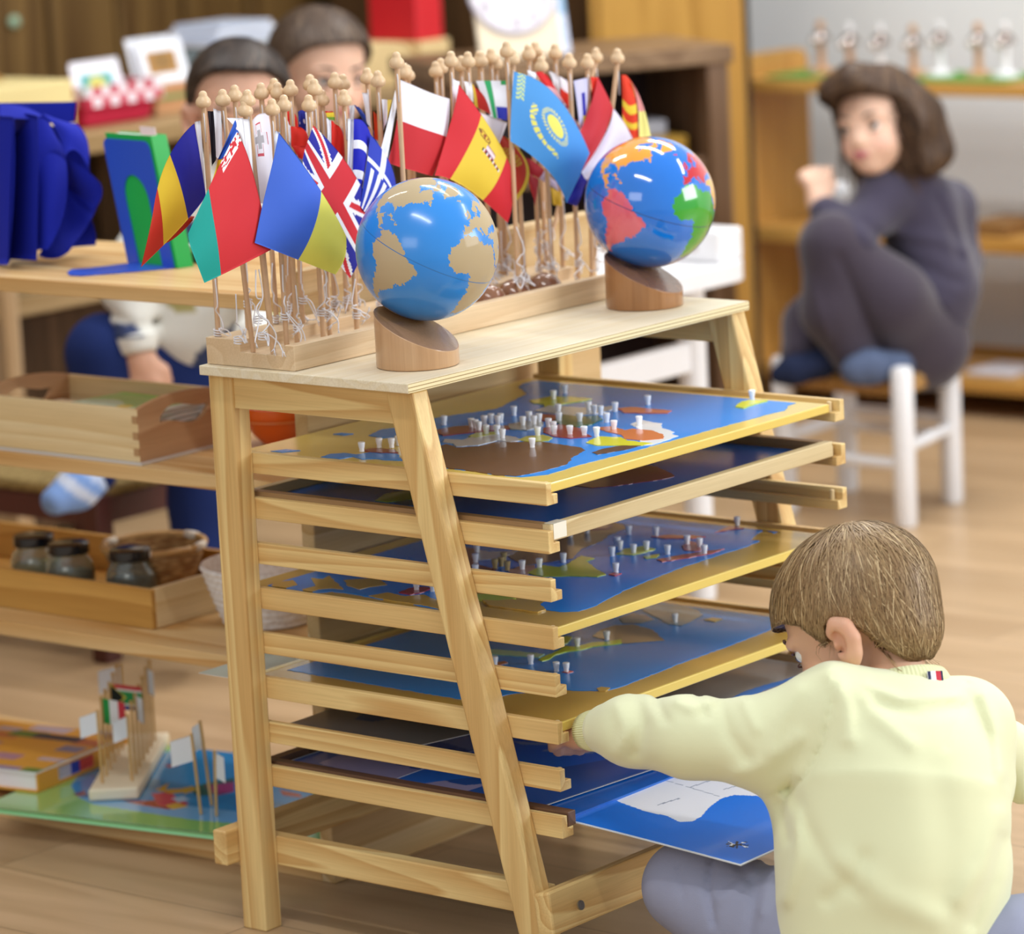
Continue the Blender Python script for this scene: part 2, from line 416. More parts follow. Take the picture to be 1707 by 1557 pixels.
# ---------------------------------------------------------------- puzzle maps on the rails
def s5(x, y): return (680+x/2.2169, 600+y/2.2169)
def s4(x, y): return (330+x/2.7095, 580+y/2.7095)
def s7(x, y): return (780+x/2.6984, 980+y/2.6984)
def s6(x, y): return (400+x/2.6077, 960+y/2.6077)
def s8(x, y): return (420+x/3.1611, 620+y/3.1611)
yellowwood = plain('yellow_lacquer', '#e6c763', 0.22, 0.5, coat=0.4)
tanwood = plain('ochre_lacquer', '#c9a24e', 0.25, 0.5, coat=0.4)
sea = plain('sea_blue_lacquer', '#128ae6', 0.24, 0.4, coat=0.1)
deepsea = plain('deep_blue_lacquer', '#0b62c2', 0.24, 0.4, coat=0.15)
LC = {}
def land(col):
    if col not in LC: LC[col] = plain('land_'+col.strip('#'), col, 0.25, 0.5, coat=0.4)
    return LC[col]
def world_poly(pts, fn, z):
    return [tuple(at(*fn(*p), z=z)[:2]) for p in pts]
knobm = plain('white_knob', '#fbf9fb', 0.45, 0.4)
def knob(x, y, z, parent, mat=None):
    M = Matrix.Translation((x, y, z))
    MB().lathe([(0.0032, 0), (0.0030, 0.003), (0.0036, 0.0055), (0.0044, 0.0105), (0.0044, 0.0115), (0.0038, 0.012)], 12, M).build('knob', mat or knobm, parent, smooth='auto')
def wobble(pts, amp=0.0012, n=3, seed=0):
    r = np.random.RandomState(seed+len(pts)); out = []
    for i, p in enumerate(pts):
        q = pts[(i+1) % len(pts)]; L = math.hypot(q[0]-p[0], q[1]-p[1]); out.append(p)
        m_ = max(1, int(L/0.006))
        if m_ > 1:
            nx, ny = -(q[1]-p[1])/L, (q[0]-p[0])/L
            for k in range(1, m_):
                t = k/m_; a = r.uniform(-amp, amp)
                out.append((p[0]+(q[0]-p[0])*t+nx*a, p[1]+(q[1]-p[1])*t+ny*a))
    return out
def pieces(root, z, fn, specs):
    for i, (name, mat, h, pts) in enumerate(specs):
        lo = 0.028 if name == 'sea' else 0.02
        wp = wobble(world_poly(pts, fn, z), amp=0.0012 if len(pts) > 5 else 0.0004, seed=i)
        wp = [(min(max(p[0], lo), 0.490), min(max(p[1], 0.022), 0.572)) for p in wp]
        wp = [p for j, p in enumerate(wp) if p != wp[j-1]]
        if len(wp) < 3: continue
        MB().prism(wp, z-0.0005, z+h+0.00006*i).build(name, mat, root)

# --- top map
z1 = 0.6085
m1 = thing('puzzle_map', (0.25, 0.3, z1-0.012), 'yellow framed puzzle map with a large brown country, on the topmost rails', 'puzzle map')
MB().box(0.005, 0.499, 0.0115, 0.585, z1-0.0118, z1-0.0006).build('map_board', yellowwood, m1, bevel=0.0015)
seaP = [(462, 60), (600, 63), (900, 95), (1200, 128), (1430, 150), (1436, 158), (1405, 168), (1395, 185), (1340, 198), (1200, 235), (1000, 290), (800, 345), (640, 385), (520, 422), (420, 432), (330, 425), (250, 412), (130, 398), (60, 360), (20, 300), (10, 240), (75, 222), (120, 210), (230, 195), (330, 180), (390, 150), (440, 125), (410, 100), (430, 80)]
pieces(m1, z1, s5, [('sea', sea, 0.0, seaP)])
pieces(m1, z1, s5, [
 ('country', land('#6b4a35'), 0.0006, [(60, 335), (140, 312), (180, 325), (260, 320), (330, 303), (420, 305), (470, 300), (540, 310), (640, 325), (655, 335), (610, 360), (590, 385), (540, 400), (480, 415), (400, 430), (330, 426), (250, 412), (130, 398), (90, 375)]),
 ('country', land('#5d3f2e'), 0.0006, [(680, 343), (720, 330), (790, 318), (862, 318), (800, 334), (700, 351)]),
 ('coast', land('#eef0f2'), 0.0005, [(822, 240), (840, 232), (862, 222), (905, 232), (940, 236), (936, 252), (985, 268), (975, 275), (1000, 282), (955, 298), (900, 316), (860, 316), (850, 255)]),
 ('country', land('#dd7d47'), 0.0007, [(692, 252), (760, 247), (800, 262), (830, 256), (900, 262), (945, 278), (945, 293), (870, 300), (800, 293), (790, 278), (740, 268)]),
 ('country', land('#e2dd2f'), 0.0007, [(658, 307), (700, 285), (790, 288), (810, 300), (905, 310), (862, 318), (760, 318), (700, 318)]),
 ('country', land('#c3c83a'), 0.0007, [(450, 152), (500, 142), (530, 136), (600, 138), (680, 146), (640, 155), (570, 165), (540, 183), (510, 178), (500, 165), (462, 162)]),
 ('country', land('#c9c6c4'), 0.0007, [(135, 295), (200, 298), (250, 283), (330, 277), (400, 288), (430, 298), (380, 305), (330, 300), (260, 317), (180, 322), (165, 310), (130, 305)]),
 ('country', land('#b7bf45'), 0.0008, [(225, 285), (250, 272), (330, 268), (340, 275), (300, 280), (250, 290)]),
 ('country', land('#c8c552'), 0.0008, [(408, 298), (440, 285), (500, 280), (535, 290), (520, 300), (450, 305)]),
 ('country', land('#a83836'), 0.0006, [(500, 255), (560, 240), (640, 255), (652, 272), (680, 285), (600, 292), (540, 285), (500, 270)]),
 ('country', land('#3f6a48'), 0.0007, [(540, 225), (580, 205), (640, 212), (700, 208), (720, 222), (680, 240), (620, 250), (560, 240)]),
 ('country', land('#b7564a'), 0.0006, [(478, 210), (500, 203), (556, 207), (560, 222), (520, 228), (490, 226)]),
 ('country', land('#cfd0d3'), 0.0006, [(470, 190), (520, 172), (620, 178), (700, 182), (760, 172), (755, 186), (690, 202), (600, 208), (530, 200)]),
 ('country', land('#cc6a5a'), 0.0006, [(775, 182), (830, 177), (900, 184), (975, 190), (960, 199), (880, 199), (800, 198)]),
 ('country', land('#8e3f3e'), 0.0005, [(100, 262), (180, 248), (260, 244), (370, 246), (420, 252), (330, 262), (220, 272), (130, 282)]),
 ('country', land('#b4b1a8'), 0.0005, [(370, 240), (440, 228), (500, 232), (500, 245), (440, 262), (380, 258)]),
 ('country', land('#d8dd33'), 0.0007, [(1210, 176), (1232, 158), (1262, 152), (1330, 153), (1296, 162), (1262, 172), (1240, 181)]),
])
pieces(m1, z1, s4, [('sea', sea, 0.0001, [(555, 492), (600, 478), (660, 474), (720, 480), (790, 470), (900, 478), (925, 508), (850, 506), (800, 500), (740, 503), (700, 490), (640, 500)]),
 ('sea', sea, 0.0001, [(770, 395), (830, 368), (900, 360), (925, 385), (900, 402), (830, 406)]),
 ('sea', sea, 0.0001, [(610, 389), (650, 383), (702, 388), (655, 394)]),
 ('sea', sea, 0.0001, [(328, 466), (400, 458), (462, 463), (380, 471)]),
 ('country', land('#8e3b33'), 0.0007, [(745, 462), (800, 455), (890, 462), (905, 474), (830, 476), (780, 472)])])
K1 = [(134, 240), (392, 205), (308, 233), (332, 240), (343, 232), (250, 255), (283, 240), (290, 275), (350, 290), (425, 243), (448, 225), (466, 240), (485, 232), (556, 197), (558, 228), (538, 146), (580, 124), (538, 262), (541, 277), (480, 282), (460, 324), (599, 277), (635, 230), (652, 280), (698, 283), (668, 188), (688, 200), (712, 203), (735, 230), (762, 258), (766, 190), (855, 242), (887, 165), (1272, 145), (235, 250), (262, 262), (520, 250), (330, 275)]
for p in K1: q = at(*s5(*p), z=z1); knob(q[0], q[1], z1, m1)
for p in ((740, 468), (819, 450), (875, 450), (905, 440)): q = at(*s4(*p), z=z1); knob(q[0], q[1], z1, m1)

# --- deep wooden tray on the second rails
zr = ZT-SP-0.0148
tray = thing('map_tray', (0.25, 0.3, zr), 'deep wooden framed map tray with dark blue bottom, pulled forward on the second rails', 'map tray')
x0, x1, y0, y1, zt = 0.012, 0.500, 0.0112, 0.588, zr+0.0205
framew = wood('tray_frame_wood', '#b89468', '#8d6a44', 'x', 1, 10); framey = wood('tray_front_wood', '#dcc698', '#c4a878', 'y', 1, 10)
MB().box(x0, x1-0.013, y0, y0+0.013, zr+0.0003, zt).build('frame_side', framew, tray, bevel=0.001)
MB().box(x0, x1-0.013, y1-0.013, y1, zr+0.0003, zt).build('frame_side', framew, tray, bevel=0.001)
MB().box(x1-0.013, x1, y0, y1, zr+0.0003, zt).build('frame_front', framey, tray, bevel=0.0015)
MB().box(x0, x0+0.013, y0+0.013, y1-0.013, zr+0.0003, zt).build('frame_back', framey, tray, bevel=0.001)
MB().box(x0+0.013, x1-0.013, y0+0.013, y1-0.013, zr+0.001, zr+0.008).build('tray_bottom', deepsea, tray)
zz = zr+0.008
pieces(tray, zz, s5, [('country', land('#7d2338'), 0.0006, [(600, 462), (640, 440), (760, 410), (860, 388), (920, 395), (975, 420), (985, 432), (940, 442), (850, 455), (760, 468), (680, 474)])])
pieces(tray, zz, s4, [('country', land('#7f9a32'), 0.0006, [(800, 690), (850, 660), (930, 645), (1000, 650), (1000, 680), (930, 690), (860, 698)]),
                      ('country', land('#26527a'), 0.0006, [(880, 700), (940, 688), (1010, 690), (1010, 715), (930, 715)])])
tape = MB()
tape.box(x1-0.0135, x1+0.0004, 0.016, 0.040, zt+0.0001, zt+0.0006); tape.box(x1, x1+0.0005, 0.016, 0.040, zt-0.018, zt+0.0006)
tape.build('clear_tape', plain('tape', '#f1ead8', 0.15, 0.6), tray)

# --- fourth rails: second big yellow map
z4 = ZT-3*SP-0.0026
m4 = thing('puzzle_map', (0.25, 0.3, z4-0.012), 'ochre bordered puzzle map with lime green and red islands, on the fourth rails', 'puzzle map')
MB().box(-0.005, 0.500, 0.0115, 0.590, z4-0.0118, z4-0.0006).build('map_board', tanwood, m4, bevel=0.0015)
MB().box(0.4965, 0.5008, 0.0115, 0.590, z4-0.0117, z4-0.0002).build('yellow_edge', yellowwood, m4, bevel=0.0012)
pieces(m4, z4, s5, [('sea', sea, 0.0, [(930, 552), (1100, 565), (1250, 580), (1455, 600), (1450, 612), (1400, 612), (1395, 628), (1350, 640), (1320, 624), (1280, 650), (1270, 665), (1300, 668), (1250, 690), (1180, 710), (1000, 770), (800, 850), (700, 905), (630, 928), (560, 930), (500, 922), (488, 905), (520, 885), (400, 850), (250, 830), (100, 760), (0, 730), (-200, 745), (-260, 700), (0, 640), (300, 580), (640, 540)])])
pieces(m4, z4, s5, [
 ('country', land('#6f6560'), 0.0006, [(430, 690), (560, 640), (640, 600), (700, 580), (760, 600), (820, 620), (740, 650), (720, 670), (640, 700), (610, 735), (520, 748), (430, 760), (380, 735), (360, 715)]),
 ('country', land('#cfc7c6'), 0.0007, [(250, 700), (300, 710), (380, 708), (420, 700), (380, 722), (330, 735), (260, 742), (200, 725), (190, 700)]),
 ('country', land('#9c2f45'), 0.0007, [(190, 690), (250, 700), (262, 760), (330, 775), (310, 790), (200, 770), (150, 740), (100, 700)]),
 ('country', land('#b5c23c'), 0.0008, [(468, 775), (500, 760), (560, 768), (600, 750), (640, 725), (690, 735), (660, 745), (690, 770), (732, 795), (700, 803), (600, 800), (500, 803), (440, 790)]),
 ('country', land('#b98c80'), 0.0007, [(370, 780), (420, 762), (470, 760), (472, 778), (440, 795), (390, 795)]),
 ('country', land('#c46d62'), 0.0007, [(1012, 690), (1040, 670), (1100, 685), (1110, 700), (1060, 708), (1020, 705)]),
 ('country', land('#c25a50'), 0.0007, [(920, 740), (1000, 725), (1090, 710), (1170, 700), (1120, 718), (1020, 735), (940, 748)]),
 ('country', land('#b54f55'), 0.0007, [(1135, 640), (1180, 620), (1230, 605), (1260, 610), (1240, 625), (1190, 630)]),
 ('country', land('#c9504a'), 0.0005, [(900, 655), (960, 648), (1040, 650), (1100, 655), (1050, 662), (950, 662)]),
 ('country', land('#c8cf62'), 0.0005, [(770, 720), (800, 700), (870, 690), (915, 700), (880, 712), (830, 722)]),
 ('country', land('#c9d04e'), 0.0005, [(870, 728), (930, 720), (920, 732), (880, 735)]),
 ('country', land('#c94f55'), 0.0005, [(742, 795), (765, 788), (790, 792), (765, 800)]),
 ('country', land('#8f4f72'), 0.0005, [(640, 625), (700, 605), (760, 612), (740, 625), (690, 630)]),
 ('land_border', tanwood, 0.0007, [(250, 870), (300, 862), (400, 890), (490, 905), (510, 925), (480, 935), (300, 910)]),
 ('country', land('#b3c04a'), 0.0007, [(245, 870), (330, 868), (400, 885), (330, 893), (250, 888)]),
])
pieces(m4, z4, s6, [('sea', sea, 0.00012, [(120, 42), (300, -15), (480, -62), (700, -80), (860, -60), (900, 40), (880, 150), (760, 125), (690, 105), (600, 100), (500, 80), (400, 66), (300, 78), (200, 62)])])
pieces(m4, z4, s6, [('sea_coast', tanwood, 0.0006, [(310, 10), (360, 15), (390, 0), (420, 30), (450, 60), (400, 55), (340, 60), (280, 80), (270, 60), (330, 45)]),
 ('sea_coast', tanwood, 0.0006, [(450, 20), (520, 15), (600, 10), (640, 40), (560, 50), (520, 60), (470, 45)]),
 ('sea_coast', tanwood, 0.0006, [(150, 30), (230, 20), (250, 40), (180, 60), (120, 60)]),
 ('sea_coast', tanwood, 0.0006, [(560, 88), (640, 74), (720, 90), (800, 84), (860, 110), (880, 148), (800, 130), (650, 108)]),
 ('country', land('#a82c48'), 0.0009, [(690, 75), (740, 55), (800, 50), (838, 55), (800, 72), (740, 85)])])
K4 = [(816, 645), (917, 650), (600, 655), (662, 640), (775, 688), (784, 702), (755, 724), (834, 715), (882, 703), (960, 718), (1032, 682), (1078, 692), (1096, 718), (1217, 612), (575, 748), (486, 768), (769, 785), (423, 775), (322, 770), (355, 745), (368, 778), (345, 762), (250, 750), (32, 852), (92, 855), (250, 790), (255, 712)]
brownk = plain('tan_knob', '#b9a06c', 0.4, 0.4)
for i, p in enumerate(K4): q = at(*s5(*p), z=z4); knob(q[0], q[1], z4, m4, brownk if 18 <= i <= 21 else None)

# --- sixth rails: third map
z6 = ZT-5*SP-0.0026
m6 = thing('puzzle_map', (0.25, 0.3, z6-0.012), 'ochre bordered puzzle map with few knobs and a thin lime country, sixth rails', 'puzzle map')
MB().box(0.0, 0.500, 0.0115, 0.590, z6-0.0118, z6-0.0006).build('map_board', tanwood, m6, bevel=0.0015)
MB().box(0.4965, 0.5008, 0.0115, 0.590, z6-0.0117, z6-0.0002).build('yellow_edge', yellowwood, m6, bevel=0.0012)
MB().box(0.0, 0.012, 0.0116, 0.5898, z6-0.0117, z6-0.0002).build('yellow_edge', yellowwood, m6, bevel=0.0012)
MB().box(0.012, 0.4965, 0.0116, 0.016, z6-0.0117, z6-0.0002).build('yellow_edge', yellowwood, m6, bevel=0.0012)
pieces(m6, z6, s7, [('sea', sea, 0.0, [(-871, 359), (-600, 240), (-240, 60), (-100, -20), (860, 32), (1000, 45), (1150, 65), (1370, 100), (1365, 185), (1200, 250), (1000, 322), (800, 400), (700, 440), (620, 462), (500, 462), (400, 455), (200, 475), (60, 505), (-38, 499), (-400, 438)])])
pieces(m6, z6, s7, [
 ('country', land('#6d8a9a'), 0.0006, [(780, 90), (830, 70), (900, 75), (960, 80), (1030, 100), (1060, 125), (1010, 150), (960, 172), (900, 165), (860, 140), (800, 110)]),
 ('country', land('#8a7f72'), 0.0006, [(560, 220), (600, 190), (660, 170), (740, 165), (830, 190), (885, 238), (790, 245), (700, 252), (640, 240)]),
 ('country', land('#85898c'), 0.0005, [(680, 140), (740, 115), (800, 125), (840, 145), (780, 160), (700, 160)]),
 ('country', land('#c3d83c'), 0.0008, [(318, 325), (345, 310), (380, 298), (405, 285), (440, 262), (480, 268), (560, 248), (620, 245), (690, 235), (694, 250), (640, 258), (560, 266), (500, 282), (440, 290), (395, 302), (360, 325), (335, 331)]),
 ('country', land('#a9d3b4'), 0.0007, [(60, 275), (200, 285), (345, 300), (320, 315), (180, 305), (60, 300)]),
 ('country', land('#b5c94e'), 0.0005, [(400, 235), (440, 218), (470, 222), (450, 250), (410, 262)]),
 ('country', land('#c46e50'), 0.0005, [(110, 340), (165, 332), (180, 338), (140, 350)]),
 ('country', land('#d25f50'), 0.0005, [(425, 380), (450, 373), (475, 378), (450, 385)]),
 ('country', land('#d0b352'), 0.0005, [(1060, 146), (1100, 136), (1145, 142), (1110, 154)]),
 ('land_border', tanwood, 0.0005, [(580, 455), (600, 448), (640, 452), (620, 466), (590, 466)]),
 ('country', land('#9c4a35'), 0.0005, [(-110, 60), (-90, 40), (-70, 60), (-80, 100), (-110, 95)]),
])
K6 = [(932, 155), (625, 235), (492, 265), (283, 342), (398, 375), (443, 378), (122, 350)]
for p in K6: q = at(*s7(*p), z=z6); knob(q[0], q[1], z6, m6)

# --- lowest rails: brown framed tray with sheets
zr8 = ZT-7*SP-0.0148
t8 = thing('map_tray', (0.2, 0.3, zr8), 'brown framed map tray on the lowest rails, holding loose blue map sheets', 'map tray')
brownf = wood('brown_frame_wood', '#7b5a45', '#5c4030', 'x', 1, 10)
x0, x1 = 0.012, 0.505
zt8 = zr8+0.018
MB().box(x0, x1, 0.0112, 0.0262, zr8+0.0003, zt8).build('frame_side', brownf, t8, bevel=0.001)
MB().box(x0, x1, RW-0.0262, RW-0.0112, zr8+0.0003, zt8).build('frame_side', brownf, t8, bevel=0.001)
MB().box(x0, x0+0.014, 0.0262, RW-0.0262, zr8+0.0003, zt8).build('frame_back', brownf, t8)
MB().box(x0+0.014, x1-0.014, 0.0262, RW-0.0262, zr8+0.001, zr8+0.006).build('tray_bottom', deepsea, t8)
# printed paper map sheets: a curved grid with its print in the colour attribute
paper = attrmat('printed_map_sheet', 0.28, 0.5, coat=0.25)
def pip(px, py, poly):
    inside = np.zeros(px.shape, bool); n = len(poly)
    for i in range(n):
        x1_, y1_ = poly[i]; x2_, y2_ = poly[(i+1) % n]
        if y1_ == y2_: continue
        c = ((y1_ > py) != (y2_ > py)) & (px < (x2_-x1_)*(py-y1_)/(y2_-y1_)+x1_)
        inside ^= c
    return inside
def sheet(name, P, nu, nv, colorfn, mat, thick=0.0006, label=None, cat=None, group=None, parent=None, warp=None, both=False, edge=None):
    """P: 4 corner points in order 00,10,11,01; colorfn(u,v)->Nx3 linear"""
    P = [np.array(p, float) for p in P]
    us = np.linspace(0, 1, nu+1); vs = np.linspace(0, 1, nv+1)
    Ug, Vg = np.meshgrid(us, vs, indexing='ij')
    X = ((1-Ug)*(1-Vg))[..., None]*P[0]+(Ug*(1-Vg))[..., None]*P[1]+(Ug*Vg)[..., None]*P[2]+((1-Ug)*Vg)[..., None]*P[3]
    if warp is not None: X = X+warp(Ug, Vg)
    n = np.cross(P[1]-P[0], P[3]-P[0]); n /= np.linalg.norm(n)
    if n[2] < 0: n = -n
    top_ = X.reshape(-1, 3); bot = top_-n*thick
    mb = MB(); mb.v = [tuple(p) for p in np.vstack([top_, bot]).tolist()]
    idx = np.arange((nu+1)*(nv+1)).reshape(nu+1, nv+1); N = idx.size
    a = idx[:-1, :-1].ravel(); b = idx[1:, :-1].ravel(); c = idx[1:, 1:].ravel(); d = idx[:-1, 1:].ravel()
    t1 = np.stack([a, b, c, d], 1); e1 = np.cross(P[1]-P[0], P[3]-P[0])
    if e1[2] < 0: t1 = t1[:, ::-1]
    t2 = t1[:, ::-1]+N
    rim = list(idx[:, 0])+list(idx[-1, 1:])+list(idx[-2::-1, -1])+list(idx[0, -2:0:-1])
    m_ = len(rim); side = [(rim[i], rim[(i+1) % m_], rim[(i+1) % m_]+N, rim[i]+N) for i in range(m_)]
    mb.f = [tuple(map(int, q)) for q in t1.tolist()+t2.tolist()]+[tuple(map(int, q)) for q in side]
    mb.mi = [0]*len(mb.f)
    uc = ((Ug[:-1, :-1]+Ug[1:, 1:])/2).ravel(); vc = ((Vg[:-1, :-1]+Vg[1:, 1:])/2).ravel()
    col = colorfn(uc, vc)
    cols = np.vstack([col, col if both else np.full((len(t2), 3), 0.75), np.full((m_, 3), 0.8) if edge is None else np.tile(np.array(lin(edge)), (m_, 1))])
    o = mb.build(name, mat, parent, smooth=True, cols=cols)
    if label: tag(o, label, cat, group)
    return o
def paint(base, polys):
    base = np.array(lin(base))
    def fn(u, v):
        c = np.tile(base, (len(u), 1))
        for col, poly in polys:
            c[pip(u, v, poly)] = lin(col)
        return c
    return fn
def flip_to_uv(P, pts, fn=lambda a, b: (a, b)):
    """photo pixels -> (u,v) on the flat quad P (inverse bilinear on its own plane)"""
    P = [np.array(p, float) for p in P]; e1 = P[1]-P[0]; e2 = P[3]-P[0]; n = np.cross(e1, e2)
    out = []
    for p in pts:
        px, py = fn(*p)
        v = F_+(px-853.5)/FPX*R_-(py-778.5)/FPX*U_
        t = np.dot(P[0]-CAM, n)/np.dot(v, n); X = CAM+t*v-P[0]
        u_, v_ = 0.5, 0.5
        for _ in range(12):
            B = u_*e1+v_*e2+u_*v_*(P[2]-P[1]-P[3]+P[0])-X
            Ju = e1+v_*(P[2]-P[1]-P[3]+P[0]); Jv = e2+u_*(P[2]-P[1]-P[3]+P[0])
            A = np.array([[Ju@Ju, Ju@Jv], [Ju@Jv, Jv@Jv]]); r = np.array([Ju@B, Jv@B])
            d_ = np.linalg.solve(A, r); u_ -= d_[0]; v_ -= d_[1]
        out.append((u_, v_))
    return out
# the sheet the boy pulls out: big blue map of a white southern continent
A1 = at(1235, 1443, y=0.02); Am = at(880, 1350, y=0.028)
A0 = Am+(Am-A1)*0.7; A0[2] = Am[2]+0.004
A1 = A1+0; A2 = A1+np.array([-0.002, 0.50, 0.004]); A3 = A0+np.array([0.0, 0.50, 0.002])
SP8 = [A0, A1, A2, A3]
def sf(pts, f=s7): return flip_to_uv(SP8, pts, f)
aus = [(652, 965), (660, 950), (690, 930), (693, 905), (680, 880), (672, 850), (705, 842), (740, 835), (700, 800), (760, 790), (1000, 800), (1390, 900), (1390, 930), (1340, 925), (1330, 950), (1300, 948), (1200, 945), (1140, 960), (1085, 1000), (1050, 1040), (1010, 1062), (950, 1064), (900, 1040), (800, 1020), (700, 985)]
def compass(cx, cy, s=1):
    out = []
    for k in range(4):
        a = math.pi/2*k; 
        out.append([(cx+math.cos(a)*48*s, cy+math.sin(a)*20*s), (cx+math.cos(a+.35)*8*s, cy+math.sin(a+.35)*6*s), (cx, cy)])
    return out
polys = [('#e9e9ee', sf(aus))]
for q in [[(330, 740), (420, 715), (520, 700), (560, 690), (470, 725), (400, 745)], [(450, 745), (520, 738), (600, 745), (560, 755), (470, 755)], [(515, 830), (545, 805), (555, 822), (530, 842)], [(415, 760), (450, 755), (440, 765)], [(600, 760), (630, 775), (620, 785)], [(200, 690), (300, 700), (420, 690), (500, 672), (480, 700), (380, 712), (240, 708)], [(420, 850), (520, 828), (525, 832), (425, 856)], [(1390, 955), (1350, 935), (1340, 945), (1392, 965)]]:
    polys.append(('#9fb6dd', sf(q)))
for q in [[(1165, 1150), (1210, 1158), (1212, 1162)], [(1165, 1168), (1210, 1158), (1195, 1172)], [(1180, 1148), (1255, 1172), (1250, 1165)], [(1182, 1172), (1256, 1148), (1246, 1146)], [(1205, 1145), (1216, 1145), (1213, 1176), (1207, 1176)], [(1160, 1156), (1262, 1160), (1262, 1164), (1160, 1160)]]:
    polys.append(('#10151f', sf(q)))
for q in [[(1170, 1144), (1200, 1158), (1190, 1160)], [(1230, 1160), (1262, 1170), (1240, 1170)], [(1225, 1155), (1252, 1152), (1235, 1148)], [(1175, 1160), (1200, 1160), (1180, 1165)]]:
    polys.append(('#e9eef5', sf(q)))
for q in [[(740, 838), (1000, 912), (1000, 914), (740, 841)], [(1000, 910), (1090, 880), (1091, 883), (1000, 914)], [(1000, 912), (1130, 950), (1129, 952), (1000, 915)], [(850, 990), (955, 958), (956, 962), (852, 994)], [(890, 858), (945, 838), (946, 841), (892, 861)], [(1150, 920), (1225, 898), (1226, 901), (1151, 923)]]:
    polys.append(('#9097a6', sf(q)))
def warpA(u, v):
    z = 0.010*np.sin(np.pi*u)*(1-0.3*v)-0.006*v*np.sin(np.pi*u)
    return np.stack([0*z, 0*z, z], -1)
def edged(fn):
    def g(u, v):
        c = fn(u, v); e = (u < 0.004) | (u > 0.994) | (v < 0.006) | (v > 0.99); c[e] = lin('#dfe6ee'); return c
    return g
sheet('map_sheet', SP8, 300, 260, edged(paint('#1573de', polys)), paper, label='glossy blue map sheet with white southern continent and compass rose, being pulled out', cat='map sheet', warp=lambda u, v: np.stack([0*u, 0*u, 0.004*np.sin(np.pi*u)], -1))
# further sheets lying in the tray
q0 = [at(540, 1272, z=zt8+.006), at(1010, 1352, z=zt8-.002), at(1100, 1215, z=zt8+.01), at(700, 1165, z=zt8+.014)]
q0 = [np.array(p) for p in ((0.03, 0.03, zr8+0.011), (0.44, 0.03, zr8+0.0085), (0.48, 0.58, zr8+0.0085), (0.04, 0.58, zr8+0.010))]
def uvq(P, pts, f): return flip_to_uv(P, pts, f)
pa = [('#a9a3cf', uvq(q0, [(340, 815), (430, 780), (560, 790), (780, 845), (840, 880), (980, 910), (1090, 900), (960, 945), (700, 905), (470, 850)], s6)),
      ('#9aa6cc', uvq(q0, [(860, 720), (1000, 700), (1100, 740), (1000, 760)], s6))]
sheet('map_sheet', q0, 200, 160, edged(paint('#1557b0', pa)), paper, label='loose blue map sheet with torn lilac land shape, lying lowest in the brown tray', cat='map sheet',
      warp=lambda u, v: np.stack([0*u, 0*u, 0.003*np.sin(2*np.pi*u)*v], -1))
z7 = ZT-6*SP-0.0148
q1 = [np.array(p) for p in ((0.03, 0.014, z7+0.001), (0.24, 0.016, z7+0.001), (0.40, 0.57, z7+0.004), (0.02, 0.585, z7+0.003))]
pb = [('#1f4f86', uvq(q1, [(500, 640), (540, 618), (640, 620), (720, 640), (640, 650), (560, 655)], s6))]
sheet('map_sheet', q1, 120, 120, edged(paint('#7c7d80', pb)), paper, label='grey backed map sheet curling on the seventh rails behind the slanted leg', cat='map sheet',
      warp=lambda u, v: np.stack([0*u, 0*u, 0.016*np.sin(np.pi*u)*np.sin(np.pi*v)], -1))
q2 = [at(1075, 1185, d=4.86), at(1420, 1190, d=4.98), at(1470, 1105, d=5.2), at(1010, 1125, d=5.16)]
q2 = [np.array(p) for p in ((0.510, 0.21, z7+0.001), (0.510, 0.585, z7+0.008), (0.30, 0.585, z7+0.008), (0.30, 0.21, z7+0.001))]
sheet('map_sheet', q2, 160, 160, edged(paint('#98928f', [('#2f78c8', [(0.1, .03), (.5, .02), (1, .05), (1, .14), (.7, .09), (.5, .12), (.3, .08), (.1, .1)])])), paper,
      label='dark blue map sheet with grey land, bowed upward in front of the bent head', cat='map sheet',
      warp=lambda u, v: np.stack([0*u, 0*u, 0.014*np.sin(np.pi*np.clip(u, 0, 1))], -1))
q3 = [np.array(p) for p in ((-0.10, 0.02, ZT-5*SP-0.0148), (0.0, 0.02, ZT-5*SP-0.0148), (0.0, 0.42, ZT-5*SP-0.0148), (-0.10, 0.42, ZT-5*SP-0.0148))]
sheet('plastic_sheet', q3, 4, 4, paint('#c2cdbf', []), attrmat('pale_green_sheet', 0.35, 0.5), label='pale grey green sheet sticking out behind the rack on the sixth rails', cat='sheet')
